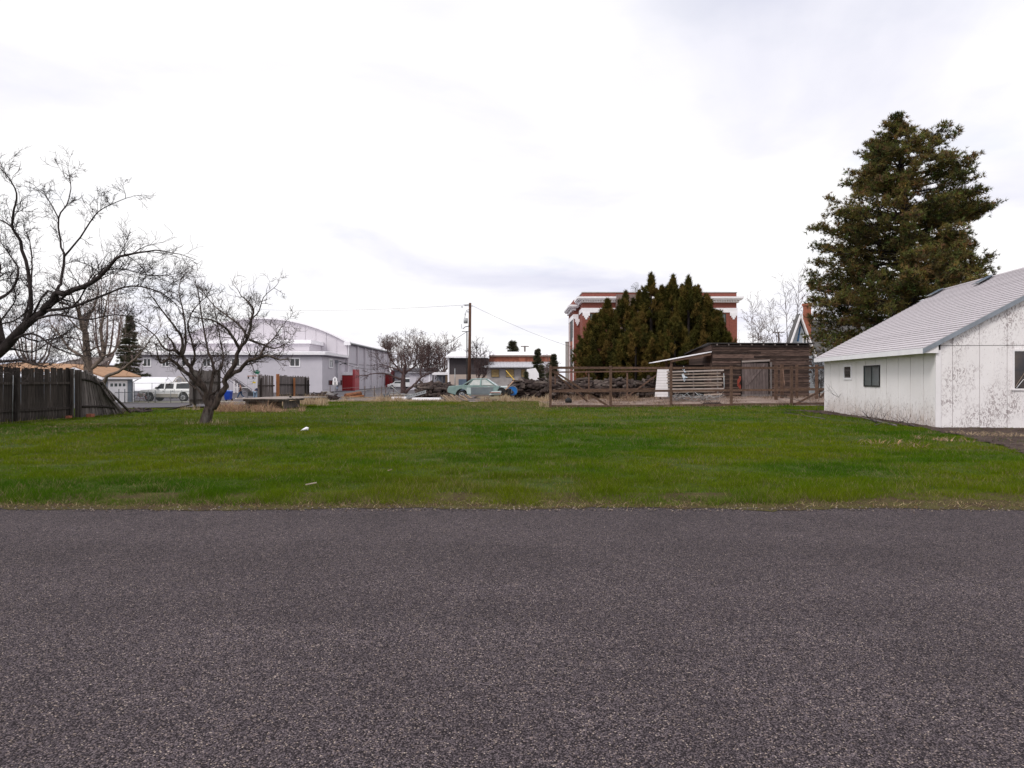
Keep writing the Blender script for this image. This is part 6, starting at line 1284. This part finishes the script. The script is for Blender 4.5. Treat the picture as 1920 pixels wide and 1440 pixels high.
ys_ = thing('yellow_sign', GP(478, 84), 'small yellow arrow board on a post before the lilac wing', 'sign'); MB().tube([GP(478, 84), PW(478, 716, 84)], .025, 5).build('post', galv, ys_, world=True)
MB().prism([PW(472, 717, 83.9), PW(475, 715.6, 83.9), PW(479.5, 715.8, 83.9), PW(479, 718.6, 83.9), PW(475.5, 718.8, 83.9)], (0, .03, 0)).build('board', mat('sign_yellow', (.65, .50, .02)), ys_, world=True)
ws = thing('pedestrian_sign', GP(628, 66), 'white five sided crossing sign with a plate under it at the parking lot', 'sign'); D = 66
MB().tube([GP(628, D), PW(628, 708, D)], .03, 6).build('post', galv, ws, world=True)
MB().prism([PW(624, 714.5, D-.04), PW(632, 714.5, D-.04), PW(632, 709.5, D-.04), PW(628, 706, D-.04), PW(624, 709.5, D-.04)], (0, .02, 0)).build('sign_face', bright_white, ws, world=True)
MB().prism([PW(623.5, 722, D-.04), PW(633, 722, D-.04), PW(633, 714.8, D-.04), PW(623.5, 714.8, D-.04)], (0, .02, 0)).build('lower_plate', white_paint, ws, world=True)
mk = MB()
for a, b_2 in (((628, 708.3), (628, 709.4)), ((628, 709.8), (627.8, 711.8)), ((627.8, 711.8), (626.8, 713.8)), ((627.8, 711.8), (628.9, 713.7)), ((627.9, 710.2), (629.2, 711.4)), ((627.9, 710.2), (626.7, 711.3)), ((626, 716.3), (630.5, 716.3)), ((626.5, 718), (630, 718)), ((625.5, 720.6), (631.2, 720.6)), ((627, 719.2), (629.5, 719.2))): mk.bar(PW(*a, D-.055), PW(*b_2, D-.055), .035, .01, up=(0, 1, 0))
mk.build('symbol', black, ws, world=True)
MB().bb(GX(631, D), GX(634, D), D-.1, D, wz(729, D), wz(725, D)).build('meter', mat('blue_meter', (.15, .18, .26)), ws, world=True)
bn = thing('wheelie_bin', GP(428, 70), 'blue wheelie bin with a pale sheen lid standing on the verge', 'bin'); blue = mat('bin_blue_plastic', (.01, .05, .36), (.01, .04, .28), .35, 1)
V4 = lambda h, a, bq: [(-a, -bq, h), (a, -bq, h), (a, bq, h), (-a, bq, h)]
mb = MB(); mb.v = [Vector(p) for p in V4(.12, .26, .28) + V4(.98, .33, .36)]; mb.f = [[0, 3, 2, 1], [4, 5, 6, 7], [0, 1, 5, 4], [1, 2, 6, 5], [2, 3, 7, 6], [3, 0, 4, 7]]; mb.sm = [False]*6; mb.build('body', blue, bn, bev=.02)
mb = MB(); mb.v = [Vector(p) for p in V4(.99, .36, .39) + V4(1.08, .22, .25)]; mb.f = [[0, 3, 2, 1], [4, 5, 6, 7], [0, 1, 5, 4], [1, 2, 6, 5], [2, 3, 7, 6], [3, 0, 4, 7]]; mb.sm = [False]*6; mb.build('lid', mat('bin_lid_blue', (.08, .18, .55), (.05, .12, .45), .25), bn, bev=.02)
MB().tube([(-.38, .34, .95), (.38, .34, .95)], .03, 6).build('handle', blue, bn)
for x in (-.3, .3): MB().cyl((x-.04, .25, .12), (x+.04, .25, .12), .12, 12).build('wheel', rubber, bn)
b2_ = thing('electric_cabinet', GP(472, 88), 'low dark ledge beside the stair of the lilac wing', 'cabinet'); MB().bb(-.5, .5, 0, .4, 0, .5).build('body', dark_metal, b2_)
cl = thing('chain_link_fence', GP(290, 63), 'low chain link fence with thin grey posts before the parked truck', 'fence'); zc0 = T(-35, 63)
m_, t_, b__ = nodes_mat('chain_link_mesh'); wv = t_.nodes.new('ShaderNodeBsdfTransparent'); mxs = t_.nodes.new('ShaderNodeMixShader'); mxs.inputs[0].default_value = .13; b__.inputs['Base Color'].default_value = (.2, .21, .22, 1)
t_.links.new(wv.outputs[0], mxs.inputs[1]); t_.links.new(b__.outputs[0], mxs.inputs[2]); t_.links.new(mxs.outputs[0], t_.nodes['Material Output'].inputs[0])
xq = [GX(p, 62.5) for p in (200, 226, 256, 296, 327, 358)]
for p in (208, 223, 234, 278, 291, 320, 341): x = GX(p, 62.5); MB().tube([(x, 62.5, T(x, 62.5)), (x, 62.5, T(x, 62.5)+1.15+(.15 if p in (223, 234) else 0))], .045 if p in (223, 291, 234) else .03, 6).build('post', chain_post, cl, world=True)
MB().tube([(GX(190, 62.5), 62.5, wz(736, 62.5)), (GX(358, 62.5), 62.5, wz(734.5, 62.5))], .03, 5).build('top_rail', chain_post, cl, world=True)
MB().face([(GX(190, 62.5), 62.52, T(-38, 62.5)), (GX(358, 62.5), 62.52, T(-29, 62.5)), (GX(358, 62.5), 62.52, wz(735, 62.5)), (GX(190, 62.5), 62.52, wz(736, 62.5))]).build('wire_mesh', m_, cl, world=True)
c2f = thing('chain_link_fence', GP(290, 74), 'taller chain link fence behind the truck in front of the greenhouse', 'fence')
for p in (252, 285, 320, 352): x = GX(p, 74); MB().tube([(x, 74, T(x, 74)), (x, 74, wz(718, 74))], .03, 5).build('post', chain_post, c2f, world=True)
MB().tube([(GX(247, 74), 74, wz(718.3, 74)), (GX(356, 74), 74, wz(718.3, 74))], .025, 5).build('top_rail', chain_post, c2f, world=True)
c3f = thing('wire_fence', GP(700, 62), 'wire fence on thin dark posts along the parking lot edge', 'fence')
for p in (619, 684, 702, 715.5, 723, 738): x = GX(p, 62); MB().tube([(x, 62, T(x, 62)), (x, 62, wz(724, 62))], .035, 5).build('post', mat('rust_post', (.13, .09, .08)), c3f, world=True)
for h in (.3, .6, .95): MB().tube([(GX(610, 62), 62, T(-17, 62)+h), (GX(745, 62), 62, T(-10, 62)+h)], .008, 4).build('wire', galv, c3f, world=True)
bc = thing('bicycle', GP(266, 66), 'red bicycle leaning against the fence in front of the truck nose', 'bicycle')
for x, nm in ((-.5, 'front_wheel'), (.5, 'rear_wheel')): MB().tube([(x+.33*math.cos(a), 0, .34+.33*math.sin(a)) for a in np.linspace(0, 2*math.pi, 21)], .022, 5, cap=False).build('wheel', rubber, bc)
MB().tube([(-.5, 0, .34), (-.36, 0, .85), (.15, 0, .82), (.02, 0, .32), (-.38, 0, .75)], .025, 6).tube([(.02, 0, .32), (.5, 0, .34), (.18, 0, .82)], .02, 6).build('frame', mat('bicycle_red', (.35, .07, .06)), bc)
MB().tube([(-.36, -.25, .97), (-.36, .25, .97)], .02, 5).tube([(-.36, 0, .85), (-.36, 0, .97)], .02, 5).build('handlebar', black, bc); MB().box((.2, 0, .92), (.24, .13, .06)).build('saddle', black, bc, bev=.02)
# distant vehicles
dc = thing('parked_car', GP(748, 128), 'white hatchback with dark glass parked at the far lot', 'car')
car_body(dc, [(-2.0, .35), (-2.05, .75), (-1.3, .95), (1.9, .98), (2.0, .4)] + arch(1.25, .36, .34) + arch(-1.25, .36, .34), [(-1.2, .93), (1.85, .95), (1.5, 1.42), (-.5, 1.42)], 1.75, 1.5, truck_w); side_glass(dc, [[(-.95, .98), (1.6, .98), (1.4, 1.36), (-.45, 1.36)]], 1.75, .12, .93, 1.42, glass_dark)
for x in (-1.25, 1.25):
    for sd in (-1, 1): wheel(dc, x, sd*.78, .32, .2, rim_m, sd)
dt = thing('box_truck', GP(764, 118), 'white truck with boxy cab parked before the low lilac shed', 'truck'); MB().bb(-.9, .9, -1.6, 1.6, .45, 2.0).build('cab', truck_w, dt, bev=.06); MB().bb(-.75, .75, -1.63, -1.605, 1.25, 1.8).build('windscreen', glass_dark, dt); MB().bb(-1.3, 1.3, 1.7, 3.5, .6, 1.3).build('bed', truck_w, dt)
for x in (-.75, .75): MB().cyl((x-.12, -.9, .38), (x+.12, -.9, .38), .38, 14).build('wheel', rubber, dt)

# ================================================================== people
skin_m = mat('skin', (.42, .25, .18), (.36, .2, .14), .6); jean = mat('blue_denim', (.05, .085, .15), (.035, .06, .11), .9, 8); jean_l = mat('pale_denim', (.22, .29, .38), (.16, .22, .3), .9, 8); brown_top = mat('brown_jacket', (.09, .045, .035), (.06, .03, .025), .9); navy = mat('navy_top', (.012, .016, .04), (.02, .022, .05), .9); hair_m = mat('dark_hair', (.02, .013, .01))
def skin(name, verts, edges, m, parent, root=0, sub=1):
    me = bpy.data.meshes.new(name); me.from_pydata([v[:3] for v in verts], edges, []); me.materials.append(m); o = link(bpy.data.objects.new(name, me)); o.parent = parent
    md = o.modifiers.new('skin', 'SKIN'); md.use_smooth_shade = True
    if not me.skin_vertices: 
        me.attributes.new('skin', 'FLOAT', 'POINT') if False else None
    sv = me.skin_vertices[0].data if me.skin_vertices else None
    if sv:
        for i, v in enumerate(verts): sv[i].radius = (v[3], v[4] if len(v) > 4 else v[3]); sv[i].use_root = (i == root)
    s = o.modifiers.new('sub', 'SUBSURF'); s.levels = sub; s.render_levels = sub; return o
def add_skin_layer(me):
    bm = __import__('bmesh').new(); bm.from_mesh(me); bm.verts.layers.skin.verify(); bm.to_mesh(me); bm.free()
_old = skin
def skin(name, verts, edges, m, parent, root=0, sub=1):
    me = bpy.data.meshes.new(name); me.from_pydata([v[:3] for v in verts], edges, []); add_skin_layer(me); me.materials.append(m); o = link(bpy.data.objects.new(name, me)); o.parent = parent
    sv = me.skin_vertices[0].data
    for i, v in enumerate(verts): sv[i].radius = (v[3], v[4] if len(v) > 4 else v[3]); sv[i].use_root = (i == root)
    md = o.modifiers.new('skin', 'SKIN'); md.use_smooth_shade = True; s = o.modifiers.new('sub', 'SUBSURF'); s.levels = sub; s.render_levels = sub; return o
# walker, striding towards the left (-x)
wk = thing('person', GP(451, 80), 'walking person in brown top and blue jeans striding left on the sidewalk', 'person'); wk.scale = (.97, .97, .97)
W = [(0, 0, .92, .14, .10), (0, 0, 1.12, .13, .09), (0, 0, 1.36, .16, .10), (-.02, 0, 1.50, .055), (-.04, 0, 1.60, .085), (-.05, 0, 1.69, .095), (-.04, 0, 1.76, .06),
     (0, -.19, 1.40, .055), (.10, -.23, 1.14, .045), (-.04, -.25, .92, .035), (-.10, -.25, .85, .035), (0, .19, 1.40, .055), (-.10, .23, 1.14, .045), (-.28, .22, .98, .035), (-.35, .21, .94, .035),
     (0, -.09, .86, .095), (-.20, -.10, .50, .065), (-.36, -.10, .12, .045), (-.50, -.10, .05, .035), (0, .09, .86, .095), (.10, .10, .48, .065), (.42, .10, .20, .045), (.36, .10, .08, .035),
     ]
WE = [(0, 1), (1, 2), (2, 3), (3, 4), (4, 5), (5, 6), (2, 7), (7, 8), (8, 9), (9, 10), (2, 11), (11, 12), (12, 13), (13, 14), (0, 15), (15, 16), (16, 17), (17, 18), (0, 19), (19, 20), (20, 21), (21, 22)]
skin('body', W, WE, skin_m, wk)
def layer(nm, V_, idx, edges, m, parent, g=.018, root=0):
    mp2 = {j: i for i, j in enumerate(idx)}; skin(nm, [tuple(V_[j][:3]) + tuple(r + g for r in V_[j][3:]) for j in idx], [(mp2[a], mp2[b]) for a, b in edges], m, parent, root)
layer('jacket', W, [1, 0, 2, 7, 8, 9, 11, 12, 13], [(0, 1), (1, 2), (2, 7), (7, 8), (8, 9), (2, 11), (11, 12), (12, 13)], brown_top, wk, .022)
layer('trousers', W, [0, 15, 16, 17, 19, 20, 21], [(0, 15), (15, 16), (16, 17), (0, 19), (19, 20), (20, 21)], jean, wk, .02)
layer('hair', W, [5, 6], [(5, 6)], hair_m, wk, .018); layer('bag', [(.14, .0, 1.05, .09, .06), (.12, 0, 1.30, .10, .07)], [0, 1], [(0, 1)], mat('tan_bag', (.4, .3, .25)), wk, 0)
for p in ((-.46, -.10, .05), (.38, .10, .12)): MB().box(p, (.26, .10, .08)).build('shoe', white_paint, wk, bev=.02)
# bending person seen from behind
bd = thing('person', GP(478.5, 80), 'person in navy top and pale jeans bending over beside the grey board panel', 'person')
Bv = [(0, 0, .88, .15, .13), (.05, .18, 1.08, .15, .11), (.12, .36, 1.20, .15, .10), (.16, .50, 1.22, .05), (.18, .60, 1.24, .09), (.18, .68, 1.22, .085), (.18, .74, 1.18, .06),
      (-.06, .38, 1.16, .055), (-.08, .44, .88, .045), (0, .50, .68, .035), (.02, .52, .60, .035), (.32, .40, 1.16, .055), (.34, .46, .88, .045), (.26, .52, .68, .035), (.24, .54, .60, .035),
      (-.10, 0, .82, .11), (-.14, .04, .46, .08), (-.14, -.02, .10, .05), (-.14, .10, .05, .035), (.10, 0, .82, .11), (.14, .05, .46, .08), (.14, -.02, .10, .05), (.14, .10, .05, .035)]
skin('body', Bv, WE, skin_m, bd); layer('jacket', Bv, [1, 0, 2, 7, 8, 9, 11, 12, 13], [(0, 1), (1, 2), (2, 7), (7, 8), (8, 9), (2, 11), (11, 12), (12, 13)], navy, bd, .03)
layer('trousers', Bv, [0, 15, 16, 17, 19, 20, 21], [(0, 15), (15, 16), (16, 17), (0, 19), (19, 20), (20, 21)], jean_l, bd, .035); layer('hair', Bv, [5, 6], [(5, 6)], hair_m, bd, .02)
for x in (-.14, .14): MB().box((x, .05, .05), (.11, .28, .09)).build('shoe', black, bd, bev=.02)

# ================================================================== weeds and litter
x, y = clumpy(392, 575, 31.8, 34.9, 8500, 1, .8); weeds('dry_weed_mound', x, y, 'mound of tan dry weeds in front of the plank platform', .12, .80, .012, 1, lean=.85, green=.04, cols=[(.56, .40, .27), (.50, .33, .21), (.36, .22, .15), (.27, .16, .12)])
x, y = clumpy(505, 618, 37.5, 44, 4200, 2); weeds('tall_dry_grass', x, y, 'tall dry grass rising before the grey board panels', .2, 1.0, .016, 2)
x, y = clumpy(565, 1050, 43.0, 46.6, 6500, 3); weeds('dry_grass_strip', x, y, 'straw coloured grass strip along the far lawn edge and junk', .08, .50, .016, 3, green=.06)
x, y = clumpy(700, 760, 43.5, 46.5, 1500, 4); weeds('tall_dry_grass', x, y, 'tall dry grass clump left of the ladder', .2, .95, .016, 4)
x, y = clumpy(935, 1034, 43.6, 46.0, 3000, 5); weeds('tall_dry_grass', x, y, 'tall dry grass in front of the black log pile', .2, .9, .016, 5)
x, y = clumpy(806, 925, 43.2, 44.4, 2600, 6); weeds('tall_dry_grass', x, y, 'dry grass tufts before the old sedan', .15, .75, .016, 6)
x, y = clumpy(1010, 1034, 36.6, 39, 900, 7); weeds('dry_grass_clump', x, y, 'dry grass clump at the corner post of the rail fence', .1, .55, .012, 7, green=.3)
x, y = clumpy(1036, 1240, 44, 50, 5000, 8); weeds('dry_brush', x, y, 'brown dry brush along the rear of the enclosure', .15, .8, .015, 8, cols=[(.30, .20, .14), (.42, .31, .22), (.18, .12, .09)])
x, y = clumpy(1000, 1580, 36.9, 47, 12000, 9); weeds('yard_stubble', x, y, 'short brown stubble over the enclosure dirt', .03, .16, .02, 9, cols=[(.26, .18, .14), (.36, .27, .20), (.15, .10, .08)], lean=.9)
r_ = np.random.default_rng(3)
def tuft_at(px, d, n, rad, hmin, hmax, lab, seed, green=.3, wd=.008): 
    r = np.random.default_rng(seed); a = r.uniform(0, 6.28, n); q = rad*np.sqrt(r.random(n)); c = GP(px, d); weeds('grass_tuft', c.x+q*np.cos(a), c.y+q*np.sin(a), lab, hmin, hmax, wd, seed, green=green)
tuft_at(385, 23.7, 700, .75, .03, .26, 'longer half dry grass ring at the foot of the apple tree', 31, .55, .007); tuft_at(356, 35, 300, .5, .1, .6, 'pale dry tuft left of the apple tree by the board panel', 32, .2)
tuft_at(545, 34, 350, .3, .2, .62, 'upright pale grass tuft at the right end of the weed mound', 33, .35)
x = r_.uniform(10.6, 16, 5200); y = r_.uniform(14, 20.5, 5200); ok = in_bed(x, y) & (np.abs(y - (19.3 - (x-13)*.35)) < .55 + .25*np.sin(x*2)); weeds('straw_mulch', x[ok], y[ok], 'pale straw lying on the dark soil before the garage front', .02, .09, .012, 40, cols=[(.50, .38, .25), (.42, .31, .2)], lean=2.5, dz=.05)
x = r_.uniform(9.5, 16, 9000); y = r_.uniform(12.8, 33.5, 9000); ok = in_bed(x, y) & (r_.random(9000) < .5); weeds('dead_leaf_litter', x[ok], y[ok], 'brown dead stems and leaf litter on the bed along the garage', .01, .07, .016, 41, cols=[(.16, .11, .09), (.28, .2, .15), (.09, .06, .05)], lean=2.2, dz=.05)
# climbing dead stems along the garage side foot
xs2 = []; ys2 = []
for s in r_.uniform(.3, 11.2, 420): p = GA + GV*s - GU*r_.uniform(.05, .3); xs2.append(p.x); ys2.append(p.y)
weeds('dead_stems', np.array(xs2), np.array(ys2), 'thin dead brown stems along the foot of the garage side wall', .08, .55, .006, 42, cols=[(.12, .08, .06), (.2, .14, .11)], lean=.6)
# cut branches by the garage
for i, (pp_, d0, d1, r0, lb) in enumerate([
    ([(1455, 740), (1500, 752), (1548, 762), (1600, 776), (1668, 796)], 38, 23.4, .02, 'long thin cut branch trailing past the garage corner'),
    ([(1560, 765), (1600, 778), (1640, 790), (1680, 799)], 27.5, 22.6, .035, 'thick pale cut branch lying beside the garage wall'),
    ([(1470, 775), (1510, 781), (1546, 787)], 31, 27.5, .022, 'pale branch lying on the lawn left of the garage'),
    ([(1640, 799), (1660, 793), (1690, 792), (1715, 800)], 23.6, 22.4, .022, 'forked branch end lying by the garage bed'),
    ([(1560, 738), (1585, 752), (1620, 768), (1660, 785)], 29.5, 24.5, .014, 'thin dark branch leaning along the garage wall')]):
    n = len(pp_); pts = []
    for k, (a, b_2) in enumerate(pp_):
        d = 1.57*F/(b_2 - HY) if b_2 > 745 else d0; d = min(d, 34); p = PW(a, b_2, d); p.z = max(p.z, T(p.x, p.y)+.03); pts.append(p)
    t = thing('cut_branch', pts[0], lb, 'branch'); rgc = random.Random(50+i); MB().tube(pts, [r0*(.5+.5*k/(n-1)) for k in range(n)], 6).build('stem', grey_wood, t, world=True)
    out = {0: [], 1: [], 2: []}
    for k in range(1, n):
        for q in range(5):
            p = pts[k-1].lerp(pts[k], rgc.random()); dv = Vector((rgc.uniform(-1, .4), rgc.uniform(-.6, .6), rgc.uniform(.05, .8))).normalized(); grow(out, p, dv, rgc.uniform(.3, .8), .008, 2, rgc, {**DEF, 'kids': [0, 0, 3, 0], 'rmin': .004})
    mb = MB()
    for a, b_2 in out[2]: mb.tube(a, b_2, 3, cap=False)
    mb.build('twigs', bark_dark, t, world=True, kind='stuff')
# small litter on the lawn
cu = thing('paper_cup', GP(571, 20.6), 'crumpled white paper cup lying on the lawn right of the apple tree', 'litter'); mb = MB().tube([(-.13, 0, .015), (-.03, 0, .05), (.06, .01, .08), (.10, .01, .07)], [.006, .035, .055, .045], 9); mb.build('cup', bright_white, cu, world=False); MB().tube([(.095, .01, .072), (.11, .01, .068)], [.048, .05], 9).build('lid', white_paint, cu)
o = GP(583, 9.95); tag(MB().bar(o + Vector((-.07, -.03, .035)), o + Vector((.07, .04, .055)), .018, .014).build('wood_stick', rack_wood), 'short pale wood stick lying on the grass near the road', 'stick')
o = GP(731, 11.4); tag(MB().bar(o + Vector((-.03, -.02, .04)), o + Vector((.03, .03, .055)), .02, .01).build('wood_stick', lumber_tan), 'tiny tan wood chip lying on the lawn near the middle', 'stick')
# dead leaf clumps right side of the lawn
for i, (px, d, n, lb) in enumerate([(1665, 16.6, 90, 'scatter of torn corn husks on the lawn left of the garage corner'), (1700, 15.9, 40, 'small clump of dry husks nearest the road'), (1745, 17.6, 70, 'dry stalk clump on the lawn below the garage corner'), (1795, 17.2, 40, 'small orange brown husk clump beside the dark bed')]):
    r = np.random.default_rng(60+i); c = GP(px, d); a = r.uniform(0, 6.28, n); q = np.sqrt(r.random(n)) * (.5 if i == 0 else .28); weeds('dry_husks', c.x + q*np.cos(a)*1.6, c.y + q*np.sin(a), lb, .02, .14, .022, 60+i, cols=[(.40, .29, .20), (.30, .21, .15), (.48, .30, .16)], lean=1.6, dz=.03, cat='husks')
# pebbles and crumbs along the road edge
x = r_.uniform(-19, -12.5, 2600); y = r_.uniform(19.5, 24.2, 2600); ok = fbm(x*.8, y*.8, 91) > .5; weeds('dead_grass_patch', x[ok], y[ok], 'thin brown dead patch in the lawn before the board fence', .01, .05, .02, 90, cols=[(.24, .17, .11), (.34, .27, .17)], lean=2, dz=.03)
def pebbles(n, seed):
    r = np.random.default_rng(seed); x = r.uniform(-7.5, 7.5, n); y = 8.38 + np.abs(r.normal(0, .14, n)) - .12; s = r.uniform(.006, .017, n)
    V = []; oc = np.array([(1, 0, 0), (0, 1, 0), (-1, 0, 0), (0, -1, 0), (0, 0, .8), (0, 0, -.8)], float); Fo = np.array([(0, 1, 4), (1, 2, 4), (2, 3, 4), (3, 0, 4), (1, 0, 5), (2, 1, 5), (3, 2, 5), (0, 3, 5)])
    V = (oc[None] * s[:, None, None] * r.uniform(.6, 1.3, (n, 6, 1)) + np.stack([x, y, terr(x, y)*0 + .006], 1)[:, None]).reshape(-1, 3)
    Fc = (Fo[None] + (np.arange(n)*6)[:, None, None]).reshape(-1, 3); pal = np.array([(.10, .09, .09), (.14, .11, .10), (.26, .21, .18), (.07, .06, .06)]); col = np.repeat(pal[r.integers(0, 4, n)], 6, 0)
    tag(npmesh('edge_gravel', V, Fc, vcmat('pebble', .9), col=col), 'loose gravel crumbs scattered along the road edge', 'gravel', kind='stuff')
pebbles(900, 8)
def along(a, b, n, sp, seed): r = np.random.default_rng(seed); u = r.random(n); return a[0] + (b[0]-a[0])*u + r.normal(0, sp, n), a[1] + (b[1]-a[1])*u + r.normal(0, sp, n)
x, y = along((-19.6, 16.5), (-17.3, 30.8), 1800, .16, 120); weeds('fence_foot_grass', x, y, 'longer mixed grass and dead stems at the foot of the board fence', .05, .28, .012, 120, cols=[(.05, .085, .008), (.34, .26, .16), (.07, .10, .012), (.2, .14, .09)])
x, y = along((2.1, 36.3), (16, 38.7), 2200, .10, 121); weeds('fence_foot_grass', x, y, 'uneven grass fringe under the bottom rail of the enclosure', .04, .20, .012, 121, cols=[(.05, .095, .006), (.38, .29, .18), (.06, .10, .01)])
x, y = along((-17, 37.2), (-13.6, 43.6), 900, .2, 122); weeds('fence_foot_grass', x, y, 'ragged dry and green grass at the left far lawn corner', .05, .35, .014, 122, cols=[(.05, .085, .008), (.44, .34, .22), (.34, .26, .16)])
x, y = along((-13.5, 44), (2, 44.9), 3200, .22, 123); weeds('far_lawn_fringe', x, y, 'low straw fringe where the lawn meets the junk row', .04, .26, .014, 123, cols=[(.06, .095, .010), (.50, .39, .26), (.42, .31, .2)])
n = 5200; x = r_.uniform(-8, 8, n); y = 8.50 + r_.normal(0, .13, n); weeds('edge_thatch', x, y+.16, 'dry straw thatch along the road edge', .012, .05, .006, 77, lean=2.2, dz=.02, cols=[(.42, .33, .2), (.30, .22, .13), (.22, .14, .08), (.14, .15, .04)], zf=terr(x, y+.16)+.004, cat='thatch')
